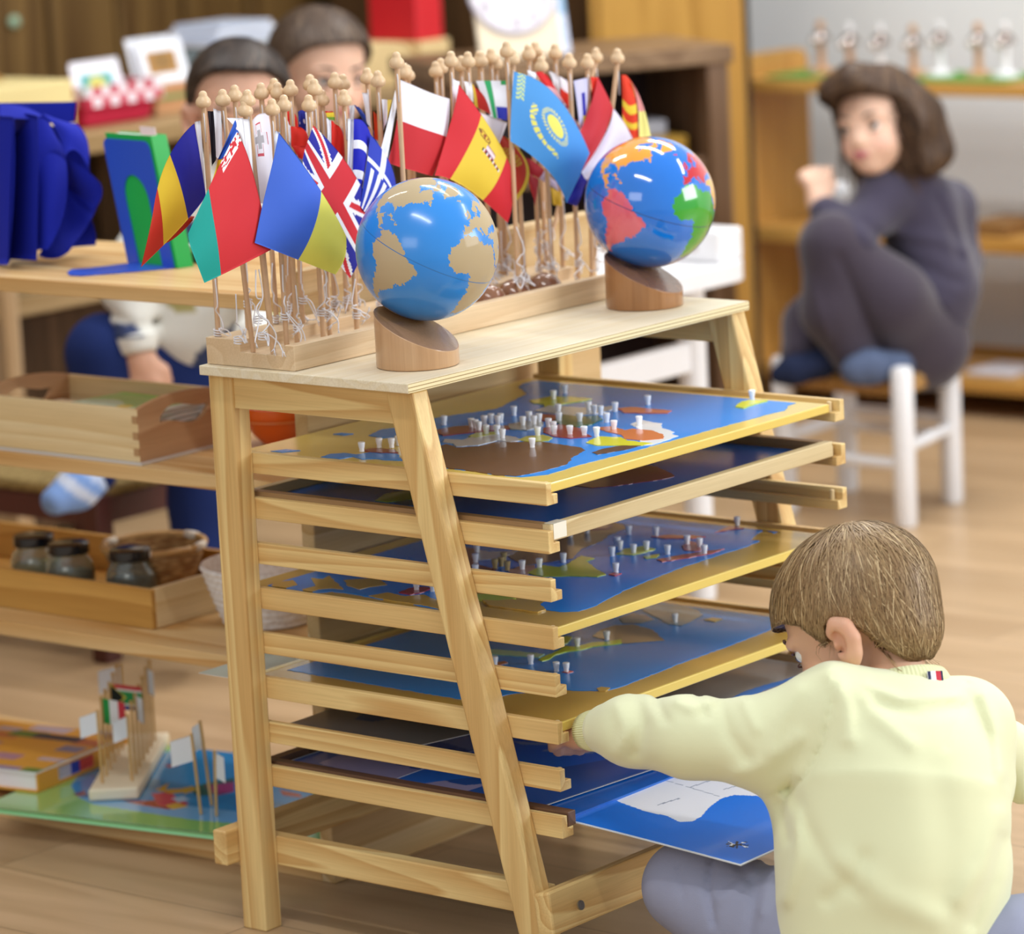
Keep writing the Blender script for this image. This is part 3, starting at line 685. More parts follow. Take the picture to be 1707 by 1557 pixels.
# ---------------------------------------------------------------- globes
LANDS = {
'north_america': [(-168,66),(-162,60),(-157,58),(-152,60),(-145,60),(-135,57),(-130,51),(-124,47),(-124,40),(-120,34),(-115,29),(-110,23),(-105,20),(-96,16),(-92,14),(-86,11),(-83,8.5),(-79,9),(-83,11),(-83,15),(-88,16),(-87,21),(-91,19),(-95,18),(-97.5,22),(-97,27),(-93,30),(-89,29.5),(-84,30),(-82,27),(-80.5,25),(-80,28),(-81,31),(-76,35),(-74,40),(-70,42),(-66,44),(-61,46),(-65,48),(-58,50),(-56,53),(-61,57),(-65,60),(-70,61),(-77,62),(-78,58),(-80,55),(-80,52),(-84,55),(-92,57),(-94,60),(-90,64),(-86,67),(-82,69),(-90,71),(-95,73),(-105,72),(-120,72),(-128,70),(-140,70),(-156,71)],
'baffin': [(-64,63),(-62,66),(-68,70),(-78,73),(-88,73),(-84,70),(-74,67),(-78,64),(-70,62)],
'arctic': [(-92,76),(-75,78),(-65,82),(-75,83),(-92,81),(-98,78)],
'victoria': [(-115,69),(-103,69),(-105,72.5),(-117,73)],
'greenland': [(-45,60),(-52,65),(-54,70),(-60,75),(-70,77),(-62,81),(-35,83.5),(-18,80),(-20,74),(-25,70),(-38,66)],
'cuba': [(-85,22),(-80,23),(-74,20),(-77,20)], 'hispaniola': [(-74,20),(-69,19.5),(-71,18)], 'newfoundland': [(-59,48),(-53,47),(-56,51.5)],
'iceland': [(-24,65),(-20,66.5),(-14,65),(-19,63.5)],
'south_america': [(-79,9),(-75,11),(-71,12),(-62,10.5),(-55,6),(-51,4),(-49,0),(-44,-2.5),(-38,-4),(-35,-6),(-35,-9),(-39,-14),(-39,-18),(-42,-23),(-48,-26),(-52,-32),(-57,-36),(-62,-39),(-65,-43),(-68,-49),(-69,-53),(-72,-54),(-75,-49),(-73,-41),(-73,-35),(-71,-28),(-70,-19),(-76,-14),(-81,-5),(-80,0),(-77,4)],
'africa': [(-17,15),(-17,21),(-13,27),(-9,32),(-6,35.5),(0,36),(10,37),(11,34),(20,31),(25,32),(32,31),(34,27),(37,21),(40,15),(43,11.5),(51,12),(48,5),(41,-2),(39,-7),(40,-14),(35,-20),(35,-24),(32,-29),(27,-34),(19,-34.5),(15,-27),(12,-17),(13,-9),(9,-1),(9,4),(4,6.5),(-4,5),(-9,4.5),(-13,8)],
'madagascar': [(44,-17),(49,-13),(50,-16),(47,-25),(44,-24)],
'europe': [(-9,37),(-9,43),(-1.5,44),(-2,47),(-4,48.5),(2,51),(8,54),(8,57),(11,56),(13,54),(20,55),(24,58),(29,60),(22,60),(24,65),(20,64),(17,60),(13,55.5),(10,59),(5,59),(6,62),(14,67),(20,70),(30,71),(41,67),(35,65),(43,66),(55,68.5),(60,68.5),(60,55),(50,47),(40,47),(35,46),(30,46),(28,42),(26,40.5),(23,38),(21,38),(19,42),(14,45),(13,43),(18,40),(16,38),(12,42),(8,44),(3,42.5),(0,39),(-2,37),(-6,36)],
'britain': [(-5,50),(1,51),(0,54),(-3,58.5),(-6,57),(-4,54)], 'ireland': [(-10,52),(-6,52),(-6,55),(-9,55)],
'asia': [(60,68.5),(70,72),(80,73),(105,77),(130,72),(160,70),(180,68),(178,63),(163,60),(156,52),(155,59),(140,59),(140,53),(130,42),(127,38),(126,35),(121,39),(122,31),(118,24),(108,21),(106,11),(101,13),(103,2),(98,8),(97,16),(91,22),(87,21),(80,14),(77,8),(73,17),(68,24),(58,25),(51,30),(50,27),(56,24),(59,21),(52,16),(44,12.5),(40,20),(35,28),(36,36),(27,37),(27,40),(35,42),(41,41),(48,42),(50,47),(60,55)],
'australia': [(114,-22),(122,-18),(130,-12),(136,-12),(141,-17),(142,-11),(147,-19),(153,-27),(150,-37),(144,-39),(138,-34),(130,-32),(122,-34),(115,-34)],
'antarctica': [(-180,-78),(-120,-74),(-60,-66),(-20,-73),(50,-67),(110,-66),(160,-70),(180,-78),(180,-90),(-180,-90)]}
def ll(lon, lat):
    lo, la = math.radians(lon), math.radians(lat)
    return np.array([math.cos(la)*math.cos(lo), math.cos(la)*math.sin(lo), math.sin(la)])
def hit(px, py, c, r):
    v = F_+(px-853.5)/FPX*R_-(py-778.5)/FPX*U_; v = v/np.linalg.norm(v)
    oc = CAM-c; b = oc@v; cc = oc@oc-r*r; disc = b*b-cc
    t = -b-math.sqrt(max(disc, 0)); p = CAM+t*v-c
    return p/np.linalg.norm(p)
def globe(label, cpx, R_px, basec, corr, seacol, cols, sea_r, land_r, coat):
    D = float((basec-CAM)@F_)
    c = at(cpx[0], cpx[1], d=D); r = R_px/FPX*D
    A = np.array([ll(*p[0]) for p in corr]); B = np.array([hit(p[1][0], p[1][1], c, r) for p in corr])
    u_, s_, vt = np.linalg.svd(A.T@B); d_ = np.sign(np.linalg.det(vt.T@u_.T))
    Rm = vt.T@np.diag([1, 1, d_])@u_.T            # globe frame -> place
    g = thing('globe', (basec[0], basec[1], basec[2]), label, 'globe')
    NL, NA = 560, 280
    lon = np.linspace(-180, 180, NL+1); lat = np.linspace(-90, 90, NA+1)
    lo, la = np.meshgrid(np.radians(lon[:-1]), np.radians(lat[1:-1]), indexing='ij')
    X = np.stack([np.cos(la)*np.cos(lo), np.cos(la)*np.sin(lo), np.sin(la)], -1).reshape(-1, 3)
    idx = np.arange(NL*(NA-1)).reshape(NL, NA-1)
    i2 = np.roll(idx, -1, 0)
    q = np.stack([idx[:, :-1].ravel(), i2[:, :-1].ravel(), i2[:, 1:].ravel(), idx[:, 1:].ravel()], 1)
    X = np.vstack([X, [[0, 0, -1], [0, 0, 1]]]); n = len(X)
    mb = MB(); mb.v = None
    f = [tuple(t) for t in q.tolist()]+[(n-2, int(i2[k, 0]), int(idx[k, 0])) for k in range(NL)]+[(n-1, int(idx[k, -1]), int(i2[k, -1])) for k in range(NL)]
    clon = np.repeat((lon[:-1]+lon[1:])/2, NA-2); clat = np.tile((lat[1:-2]+lat[2:-1])/2, NL)
    # slightly ragged coasts
    jl = clon+0.9*np.sin(clat*0.9+1.3*np.sin(clon*0.7))+0.5*np.sin(clat*2.3+clon); jt = clat+0.7*np.sin(clon*0.8+1.1*np.sin(clat*1.1))+0.4*np.sin(clon*2.1)
    col = np.tile(np.array([*lin(seacol), sea_r]), (len(clon), 1))
    for k, poly in LANDS.items():
        m_ = pip(jl, jt, poly)
        cc = cols.get(k, cols['*'])
        if cc: col[m_] = [*lin(cc), land_r]
    sealine = np.abs(clat-0.3) < 0.34
    col[sealine] = [*lin('#123a6b' if coat > .5 else '#2b6fae'), 0.3]
    tail = np.tile(np.array([*lin(seacol), sea_r]), (2*NL, 1))
    mb.v = [tuple(p) for p in (X@Rm.T*r+c).tolist()]; mb.f = f; mb.mi = [0]*len(f)
    mat = attrmat('globe_paint_%d' % int(land_r*100), 0.3, 0.5, coat=coat, rattr=True)
    mb.build('sphere', mat, g, smooth=True, cols=np.vstack([col, tail]))
    # oblique-cut turned wooden base
    br = 69.5/FPX*D; br = 0.0505
    hi = -R_+0.50*F_; hi = hi/np.linalg.norm(hi); hi[2] = 0; hi /= np.linalg.norm(hi)
    seg = 64; vs = []; 
    hL, hR = 0.070, 0.019
    for zf in (0, 0.002, 1):
        for i in range(seg):
            a = 2*math.pi*i/seg; dx, dy = math.cos(a), math.sin(a)
            rr = br-(0.001 if zf == 0 else 0)
            h = (hL+hR)/2+(hL-hR)/2*(dx*hi[0]+dy*hi[1])
            z = 0 if zf == 0 else (0.002 if zf == 0.002 else h)
            vs.append((basec[0]+rr*dx, basec[1]+rr*dy, basec[2]+0.0005+z))
    fs_ = []
    for j in range(2):
        for i in range(seg):
            k = (i+1) % seg; fs_.append((j*seg+i, j*seg+k, (j+1)*seg+k, (j+1)*seg+i))
    fs_.append(tuple(range(seg))[::-1]); fs_.append(tuple(2*seg+i for i in range(seg)))
    basew = wood('globe_base_wood_'+('a' if coat < .5 else 'b'), '#c9a27b' if coat < .5 else '#a9794f', '#b58a62' if coat < .5 else '#8f6038', 'z', 1.2, 5, rough=0.3, contrast=0.5, coat=0.4)
    mbb = MB().add(vs, fs_); mbb.mi[-1] = 1
    topw = wood('globe_base_top_'+('a' if coat < .5 else 'b'), '#a37c58' if coat < .5 else '#8a6142', '#8d6844' if coat < .5 else '#744d31', 'x', 1.2, 5, rough=0.22, contrast=0.5, coat=0.6)
    mbb.build('base', [basew, topw], g, smooth='auto', bevel=0.0008)
    S = Rm@np.array([0, 0, -1.0])
    p0 = c+S*(r-0.002); pc = np.array([basec[0], basec[1], basec[2]+(hL+hR)/2])
    nrm = np.array([-hi[0]*(hL-hR)/2/br, -hi[1]*(hL-hR)/2/br, 1.0]); nrm /= np.linalg.norm(nrm)
    t = ((pc-p0)@nrm)/(S@nrm) if abs(S@nrm) > 1e-6 else 0.02
    p1 = p0+S*(abs(t)+0.004)
    MB().tube([p0, p1], 0.0024, 12).build('pin', plain('steel', '#a9a9a6', 0.3, 0.5, 1.0), g, smooth='auto')
    return g, c, r
b1 = at(697, 608.5, z=0.7245); b2 = at(1075, 510, z=0.7245)
globe('blue sandpaper globe with rough tan continents on an oblique wooden base, nearer the camera', (712, 415.5), 119.5, b1,
      [((-35.2, -5.8), (680.6, 452.5)), ((-17.5, 14.7), (741.7, 429.3)), ((9, 4), (774.6, 464)), ((-68, -54), (631.5, 497)), ((-79, 9), (635.4, 388.7)), ((-5.5, 36), (786, 392)), ((-5, 50), (790, 350)), ((-81, 25), (652, 360)), ((18, -34), (752, 525)), ((-45, 60), (737, 330))],
      '#2d86d8', {'*': '#b7a27e'}, 0.22, 0.95, 0.25)
globe('glossy globe with orange, red, green and pink continents, far end of the rack top', (1083.5, 337), 109.5, b2,
      [((-35.2, -5.8), (1066, 369)), ((-17.5, 14.7), (1120.5, 346)), ((9, 4), (1152, 375)), ((-68, -54), (1018, 420)), ((-79, 9), (1020, 325)), ((-81, 25), (1030, 292)), ((-5.5, 36), (1140, 309)), ((-5, 50), (1146, 270)), ((-45, 60), (1105, 255))],
      '#1173d6', {'north_america': '#f0a028', 'baffin': '#f0a028', 'arctic': '#f0a028', 'victoria': '#f0a028', 'greenland': '#f0a028', 'cuba': '#f0a028', 'hispaniola': '#f0a028', 'newfoundland': '#f0a028', 'south_america': '#dd6072', 'africa': '#2fa02a', 'madagascar': '#2fa02a', 'europe': '#c8202c', 'britain': '#c8202c', 'ireland': '#c8202c', 'iceland': '#c8202c', 'asia': '#f0b030', 'australia': '#8a5a30', 'antarctica': '#e8e8e8', '*': '#f0a028'}, 0.1, 0.12, 0.9)
# ---------------------------------------------------------------- flag stand and flags
HZ = 0.7250
holder = thing('flag_stand', (0.075, 0.29, HZ), 'long stepped beech flag stand on the back of the rack top', 'stand')
hp = [(0.003, 0), (0.150, 0), (0.150, 0.031), (0.134, 0.031), (0.134, 0.018), (0.060, 0.018), (0.060, 0.033), (0.003, 0.033)]
M = Matrix(((1, 0, 0, 0), (0, 0, 1, 0), (0, 1, 0, HZ), (0, 0, 0, 1)))
MB().prism(hp, -0.033, 0.625, M).build('stand_block', wood('stand_beech', '#e2c7a2', '#d0ae84', 'y', 1.2, 7, contrast=0.6), holder, bevel=0.001)
flagwood = plain('turned_beech', '#cfa983', 0.38, 0.45, var=0.12, vscale=60)
finialw = plain('finial_beech', '#dcbb93', 0.32, 0.5, var=0.08, vscale=60)
cloth = attrmat('printed_flag_cloth', 0.62, 0.25, bump=0.15, bscale=1500, two=True)
twine = plain('white_twine', '#e6e3e6', 0.8, 0.2)
def sB(x, y): return (300+x/2.6848, 60+y/2.6848)
def sC(x, y): return (560+x/2.5864, 60+y/2.5864)
def sA(x, y): return (x/2.7532, y/2.7532)
def sP(x, y): return (600+x/5.69, 60+y/5.69)
def sQ(x, y): return (840+x/5.7667, 60+y/5.7667)
def sM(x, y): return (330+x/5.5065, 60+y/5.5065)
def sT(x, y): return (560+x/2.5103, y/2.5103)
ROWS = [(0.014, 0.033), (0.030, 0.033), (0.046, 0.033), (0.078, 0.018), (0.094, 0.018), (0.112, 0.018)]
def base_for(px, py, row=None):
    best = None
    for i, (x, h) in enumerate(ROWS):
        if row is not None and i != row: continue
        p = at(px, py, x=x); e = abs(p[2]-(0.955+h))
        if best is None or e < best[0]: best = (e, i, p)
    return best[1], best[2]
def pole(px, py, label, group=None, row=None, cat='flag'):
    i, p = base_for(px, py, row); x, h = ROWS[i]
    y = p[1]
    zb = HZ+h+0.0004
    f = thing('flag', (x, y, zb), label, cat, group)
    ztop = p[2]
    lx, ly = rng.uniform(-.002, .002, 2)
    y0 = min(max(y+ly, -0.028), 0.62)
    MB().tube([(x+lx, y0, zb), (x, y, ztop-0.006)], 0.0032, 10).build('pole', flagwood, f, smooth='auto')
    prof = [(0.0034, -0.0085), (0.0062, -0.0078), (0.0088, -0.0055), (0.0097, -0.002), (0.0088, 0.0015), (0.0066, 0.0042), (0.0054, 0.0058), (0.0054, 0.0075), (0.0050, 0.0092), (0.0034, 0.0112), (0.0012, 0.0122), (0, 0.0123)]
    MB().lathe(prof, 20, Matrix.Translation((x, y, ztop))).build('finial', finialw, f, smooth=True)
    f['_x'] = x; f['_y'] = y; f['_z'] = ztop
    return f
def cloth_patch(f, pts8, fn, colorfn, dx=0.006, bul=0.010, nu=60, nv=60, name='flag_cloth', dxs=None):
    """pts8: P00,P10,P11,P01 then optional mids (bottom edge order 00-10, 10-11, 11-01, 01-00)"""
    x0 = f['_x']+dx
    dxs = dxs or (0, 0, 0, 0)
    c = [at(*fn(*p), x=x0+dxs[i]) for i, p in enumerate(pts8[:4])]
    mids = []
    for i in range(4):
        q = pts8[4+i] if len(pts8) > 4+i else None
        m_ = (c[i]+c[(i+1) % 4])/2
        if q is not None: m_ = at(*fn(*q), x=x0+(dxs[i]+dxs[(i+1) % 4])/2)
        mids.append(m_)
    us = np.linspace(-1, 1, nu+1); vs = np.linspace(-1, 1, nv+1)
    s, t = np.meshgrid(us, vs, indexing='ij')
    N = [-(1-s)*(1-t)*(1+s+t)/4, -(1+s)*(1-t)*(1-s+t)/4, -(1+s)*(1+t)*(1-s-t)/4, -(1-s)*(1+t)*(1+s-t)/4,
         (1-s*s)*(1-t)/2, (1+s)*(1-t*t)/2, (1-s*s)*(1+t)/2, (1-s)*(1-t*t)/2]
    X = sum(n[..., None]*p for n, p in zip(N, c+mids))
    U2, V2 = (s+1)/2, (t+1)/2
    nrm = -F_*0.9+R_*0.3; nrm = nrm/np.linalg.norm(nrm)
    X = X+(bul*np.sin(np.pi*U2)*np.sin(np.pi*V2)+0.0018*np.sin(7*U2+3*V2))[..., None]*nrm
    top_ = X.reshape(-1, 3); bot = top_+F_*0.0005
    idx = np.arange((nu+1)*(nv+1)).reshape(nu+1, nv+1); n = idx.size
    q = np.stack([idx[:-1, :-1].ravel(), idx[1:, :-1].ravel(), idx[1:, 1:].ravel(), idx[:-1, 1:].ravel()], 1)
    rim = list(idx[:, 0])+list(idx[-1, 1:])+list(idx[-2::-1, -1])+list(idx[0, -2:0:-1]); m_ = len(rim)
    mb = MB(); mb.v = [tuple(p) for p in np.vstack([top_, bot]).tolist()]
    side = [(int(rim[i]), int(rim[(i+1) % m_]), int(rim[(i+1) % m_])+n, int(rim[i])+n) for i in range(m_)]
    mb.f = [tuple(a) for a in q.tolist()]+[tuple(a) for a in (q[:, ::-1]+n).tolist()]+side
    mb.mi = [0]*len(mb.f)
    uc = ((U2[:-1, :-1]+U2[1:, 1:])/2).ravel(); vc = ((V2[:-1, :-1]+V2[1:, 1:])/2).ravel()
    col = colorfn(uc, vc)
    return mb.build(name, cloth, f, smooth=True, cols=np.vstack([col, col, np.full((m_, 3), 0.7)]))
def stripes(spec, axis='v'):
    def fn(u, v):
        w = v if axis == 'v' else u
        c = np.zeros((len(u), 3)); 
        for lim, colr in reversed(spec): c[w <= lim] = lin(colr)
        return c
    return fn
def sleeve(f, pts, fn, dx=0.003):
    cloth_patch(f, pts, fn, stripes([(1, '#efeff6')]), dx=dx, bul=0.003, nu=8, nv=16, name='sleeve')
def twine_on(f, z0=None, seed=0):
    r = np.random.RandomState(seed); x, y = f['_x'], f['_y']; zb = 0.745+r.uniform(0, 0.012)
    zt = z0 if z0 else 0.83; k = r.uniform(0.35, 0.7); zk = zb+(zt-zb)*k
    mb = MB()
    pts = [(x+0.004, y-0.003, zt+0.03)]
    for i in range(5): pts.append((x+0.004+r.uniform(-.004, .008), y-0.004+r.uniform(-.008, .008), zt-(zt-zk)*i/4))
    mb.tube(smoothpath(pts, 5), 0.0009, 5)
    # knot wound round the pole
    kn = [(x+0.0050*math.cos(a), y+0.0050*math.sin(a), zk-0.0005*a) for a in np.linspace(0, 6*math.pi, 36)]
    mb.tube(kn, 0.0009, 5)
    for s_ in (0, 1):
        e = (x+0.008+r.uniform(-.004, .012), y+r.uniform(-.02, .02), zb-0.001+r.uniform(0, .02))
        pts = [(x+0.005, y-0.003, zk), (x+0.009, y+(e[1]-y)*0.3+r.uniform(-.006, .006), zk-0.2*(zk-zb)), (x+0.010+r.uniform(0, .006), y+(e[1]-y)*1.2, zk-0.6*(zk-zb)), e]
        mb.tube(smoothpath(pts, 6), 0.0009, 5)
        d = np.array(e)-np.array(pts[-2]); d /= np.linalg.norm(d)
        for _ in range(4):
            mb.tube([e, np.array(e)+d*0.007+r.uniform(-.003, .003, 3)], 0.0006, 4)
    MB().tube([(x, y-0.001, f['_z']-0.010), (x+0.003, y-0.003, f['_z']-0.02), (x+0.003, y-0.003, f['_z']-0.05)], 0.0008, 5).build('hanging_loop', twine, f, smooth=True)
    mb.build('string', twine, f, smooth=True)
W, RED, BLUE = '#eceaf4', '#cf2630', '#1f2fae'
flags = []
def F(key, px, py, label, row=None):
    f = pole(px, py, label, row=row); flags.append(f); return f
# 1 blue-yellow-red
f = F('ro', *sB(104, 290), 'flag in blue, yellow and red, drooping left at the near end of the stand', 0)
cloth_patch(f, [(892, 566), (700, 985), (648, 1226), (945, 900), (770, 730), None, (850, 1020), None], sA, stripes([(0.45, '#23249c'), (0.78, '#ecc93a'), (1, '#d23a2c')], 'u'), dx=0.016)
cloth_patch(f, [(693, 1135), (700, 1085), (892, 992), (885, 1010), None, (790, 1010), None, (790, 1100)], sA, stripes([(1, '#c2301c')]), dx=0.004, bul=0.002, name='cloth_fold')
sleeve(f, [(893, 560), (918, 555), (945, 890), (935, 870)], sA, dx=0.008)
# 2 red and green with ornament
f = F('by', *sB(303, 285), 'flag in red and teal with a patterned red and white corner, hanging diagonally', 5)
def belarus(u, v):
    c = np.tile(np.array(lin('#cf2f36')), (len(u), 1)); c[v > 0.68] = lin('#189c92')
    o = (u < 0.13) & (v < 0.45); r = np.random.RandomState(3); g = r.rand(16, 12) < 0.5; g = g & g[:, ::-1] | g[::-1, :] & g
    gi = g[np.clip((v*30).astype(int), 0, 15)*0+np.clip((v*26).astype(int) % 16, 0, 15), np.clip((u/0.13*12).astype(int), 0, 11)]
    c[o] = lin('#f0eef2'); c[o & gi] = lin('#cc2833'); return c
cloth_patch(f, [(255, 428), (405, 958), (110, 1105), (36, 885), (335, 640), (235, 1045), (62, 985), (170, 590)], sB, belarus, dx=0.020)
sleeve(f, [(250, 370), (310, 372), (330, 640), (290, 560)], sB, dx=0.006)
twine_on(f, 0.82, 11)
# 3 blue and yellow
f = F('ua', *sB(413, 325), 'flag in light blue and pale yellow, the large diamond beside the sandpaper globe', 5)
cloth_patch(f, [(1280, 608), (1168, 1115), (1540, 1260), (1588, 1082), None, (1355, 1188), (1585, 1170), (1462, 862)], sA, stripes([(0.53, '#3f66cc'), (1, '#e8e060')]), dx=0.024, bul=0.016)
sleeve(f, [(1262, 600), (1284, 606), (1270, 880), (1248, 870)], sA, dx=0.012)
twine_on(f, 0.82, 12)
# 4 union crosses
f = F('uk', *sB(577, 307), 'flag with red and white crosses on blue, tucked behind the blue and yellow one', 4)
def union(u, v):
    c = np.tile(np.array(lin('#23269a')), (len(u), 1))
    d1 = np.abs(u-v); d2 = np.abs(u+v-1)
    c[(d1 < 0.10) | (d2 < 0.10)] = lin('#efedf3'); c[(d1 < 0.04) | (d2 < 0.04)] = lin('#cf2a35')
    c[(np.abs(u-.5) < 0.15) | (np.abs(v-.5) < 0.19)] = lin('#efedf3'); c[(np.abs(u-.5) < 0.09) | (np.abs(v-.5) < 0.12)] = lin('#cf2a35'); return c
cloth_patch(f, [(597, 400), (548, 575), (762, 1085), (868, 800), (565, 490), (600, 820), (820, 960), (760, 590)], sB, union, dx=0.012)
twine_on(f, 0.82, 13)
# 5 white with a small cross
f = F('mt', *sM(690, 640), 'white flag printed with a small grey cross outlined in red', 3) if False else F('mt', *sB(466, 307), 'white flag printed with a small grey cross outlined in red', 3)
def malta(u, v):
    c = np.tile(np.array(lin('#e9e4ec')), (len(u), 1)); a, b = (u-.40)*1.0, (v-.27)*2.1
    def cross(k): return ((np.abs(a) < .13*k) & (np.abs(b) < .36*k)) | ((np.abs(b) < .13*k) & (np.abs(a) < .36*k))
    c[cross(1.12)] = lin('#c5505c'); c[cross(1.0)] = lin('#e2dde4'); c[cross(0.62)] = lin('#a9a5aa'); return c
cloth_patch(f, [(320, 385), (395, 345), (412, 760), (345, 745), (350, 352), (418, 560), None, (322, 560)], sB, malta, dx=0.006)
# 6 blue and white stripes
f = F('gr', *sB(735, 283), 'flag of royal blue and white stripes folded on itself, left of the sandpaper globe', 4)
cloth_patch(f, [(778, 372), (852, 440), (812, 705), (770, 705), (825, 385)], sB, stripes([(0.28, '#1b22b4'), (0.40, W), (0.68, '#1b22b4'), (0.80, W), (1, '#1b22b4')]), dx=0.008)
def greece2(u, v):
    c = np.tile(np.array(lin('#2b3fb4')), (len(u), 1)); k = (u*9).astype(int)
    c[(k % 2 == 1) & (v > .42)] = lin(W); c[(v > .30) & (v < .36)] = lin(W); c[(u > .35) & (u < .5) & (v < .42)] = lin(W); return c
cloth_patch(f, [(806, 760), (860, 800), (968, 665), (852, 440), (830, 790), (940, 740), (925, 540), (830, 600)], sB, lambda u, v: greece2(u, 1-v), dx=0.014)
sleeve(f, [(750, 370), (780, 372), (775, 640), (748, 640)], sB, dx=0.004)
# second blue flag behind
f = F('bl', *sB(693, 205), 'plain blue flag peeking above the blue and white striped one', 1)
cloth_patch(f, [(778, 308), (800, 318), (890, 500), (845, 430), None, (850, 395), None, None], sB, stripes([(1, '#2a48ad')]), dx=0.012)
sleeve(f, [(757, 312), (780, 308), (780, 372), (757, 372)], sB, dx=0.006)
# 7 white over red
f = F('pl', *sB(970, 115), 'white over red flag spread wide behind the sandpaper globe', 5)
cloth_patch(f, [(385, 415), (850, 595), (690, 1330), (262, 1200), (610, 510), (810, 980), (470, 1270), (345, 820)], sP, stripes([(0.47, W), (1, '#c52a33')]), dx=-0.010, bul=0.006)
sleeve(f, [(335, 510), (372, 500), (258, 1192), (200, 1065)], sP, dx=-0.008)
# 8 Spain
f = F('es', *sT(482, 253), 'red and yellow striped flag with a crowned crest, just above the sandpaper globe', 4)
def spain(u, v):
    c = np.tile(np.array(lin('#cf2a34')), (len(u), 1)); c[(v > .26) & (v < .72)] = lin('#e5c440')
    a, b = (u-.30)/.055, (v-.47)/.10
    cr = np.hypot((u-.215)/.055, (v-.37)/.085); c[(cr < 1) & (cr > .72)] = lin('#7a4a26'); c[(cr < .6) & (np.sin(v*220) > 0)] = lin('#a5532e'); c[cr < .25] = lin('#8a2b2b')
    sh = (np.abs(u-.32) < .05) & (np.abs(v-.50) < .06); c[sh] = lin('#e9d5dc'); c[sh & ((u*120).astype(int) % 3 == 0)] = lin('#8c4a78')
    bt = (np.abs(u-.395) < .022) & (v > .40) & (v < .68); c[bt & ((v*60).astype(int) % 3 == 0)] = lin('#2a2222'); c[bt & ((v*60).astype(int) % 3 == 1)] = lin('#e9e2e2'); c[bt & ((v*60).astype(int) % 3 == 2)] = lin('#b03a3a'); return c
cloth_patch(f, [(530, 208), (424, 602), (742, 806), (770, 615), (490, 390), (560, 655), (760, 720), (690, 440)], sC, spain, dx=0.016, bul=0.014)
cloth_patch(f, [(1100, 712), (1395, 820), (1312, 1055), (1180, 880)], sP, stripes([(1, '#e6dbe2')]), dx=0.006, bul=0.003, nu=10, nv=10, name='cloth_fold')
sleeve(f, [(870, 400), (945, 430), (935, 560), (880, 770)], sP, dx=0.002)
# 9 sky blue with a sun and eagle
f = F('kz', *sT(715, 212), 'sky blue flag with a yellow sun, eagle and ornament strip', 5)
def kaz(u, v):
    c = np.tile(np.array(lin('#4a93d6')), (len(u), 1)); Y = lin('#e6e06a')
    a, b = (u-.52)*1.05, (v-.42)*1.15; r = np.hypot(a, b); th = np.arctan2(b, a)
    c[r < .125] = Y; c[(r > .155) & (r < .205) & (np.sin(th*30) > 0)] = Y
    # eagle: curved wings under the sun
    a2, b2 = (u-.50), (v-.47); r2 = np.hypot(a2, b2); th2 = np.arctan2(b2, -a2+1e-9)
    w = (np.abs(r2-.285) < .022+.018*np.sin(th2*2)**2) & (th2 > .05) & (th2 < 1.62); c[w & (np.sin(th2*26) > -.75)] = Y
    w2 = (np.hypot((u-.24)/.04, (v-.44)/.075) < 1) | (np.hypot((u-.56)/.075, (v-.74)/.035) < 1); c[w2 & (np.sin((u+v)*110) > -.5)] = Y
    o = (u < .12) & (u > .035) & (v < .42) & (np.sin(u*170)*np.sin(v*95+2*np.sin(u*60)) > -.12); c[o] = lin('#c6d98c'); return c
cloth_patch(f, [(100, 342), (822, 1128), (604, 1608), (62, 1012), (520, 590), None, (400, 1270), (70, 640)], sQ, kaz, dx=0.014, nu=110, nv=110, bul=0.012)
sleeve(f, [(85, 335), (108, 345), (70, 1010), (55, 960)], sQ, dx=0.012)
# 10 red white blue
f = F('nl', *sT(1052, 262), 'red, white and blue flag draped diagonally left of the glossy globe', 4)
cloth_patch(f, [(905, 392), (718, 935), (655, 1560), (1000, 1240), (800, 760), (640, 1300), (800, 1400), (1100, 620)], sQ, stripes([(0.46, '#c62c35'), (1, '#e2dcec')]), dx=0.010) if False else None
cloth_patch(f, [(905, 392), (718, 935), (742, 1315), (1052, 700), (800, 760), None, (960, 960), (985, 560)], sQ, stripes([(1, '#c8303a')]), dx=0.010)
cloth_patch(f, [(1052, 695), (742, 1312), (792, 1395), (1238, 988), (965, 965), None, (1010, 1150), (1160, 850)], sQ, stripes([(1, '#e4dded')]), dx=0.010, name='flag_cloth')
cloth_patch(f, [(742, 1310), (600, 1600), (700, 1640), (800, 1398)], sQ, stripes([(1, '#16128e')]), dx=0.009, name='flag_cloth', bul=0.003)
cloth_patch(f, [(832, 392), (905, 396), (895, 560), (850, 650)], sQ, stripes([(1, '#e0301f')]), dx=0.006, name='cloth_fold', bul=0.003)
# 11 red with yellow rays
f = F('mk', *sT(1178, 240), 'red flag with yellow rays at the far end, above the glossy globe', 4)
def mac(u, v):
    c = np.tile(np.array(lin('#dd3a1e')), (len(u), 1)); Y = lin('#ecca3a')
    c[np.abs(v-.62-.03*np.sin(u*5)) < .07] = Y; c[(np.abs(v-.93+u*.12) < .04)] = Y; c[(u > .86) & (v < .4)] = Y; return c
cloth_patch(f, [(1130, 375), (1215, 430), (1305, 1000), (1140, 800), (1185, 385), (1270, 640), (1210, 960), None], sQ, mac, dx=0.006)
cloth_patch(f, [(1215, 430), (1225, 440), (1415, 965), (1300, 975), None, (1330, 660), None, (1280, 660)], sQ, stripes([(0.62, '#e59a98'), (1, '#ece48a')]), dx=0.010, name='cloth_fold', bul=0.003)
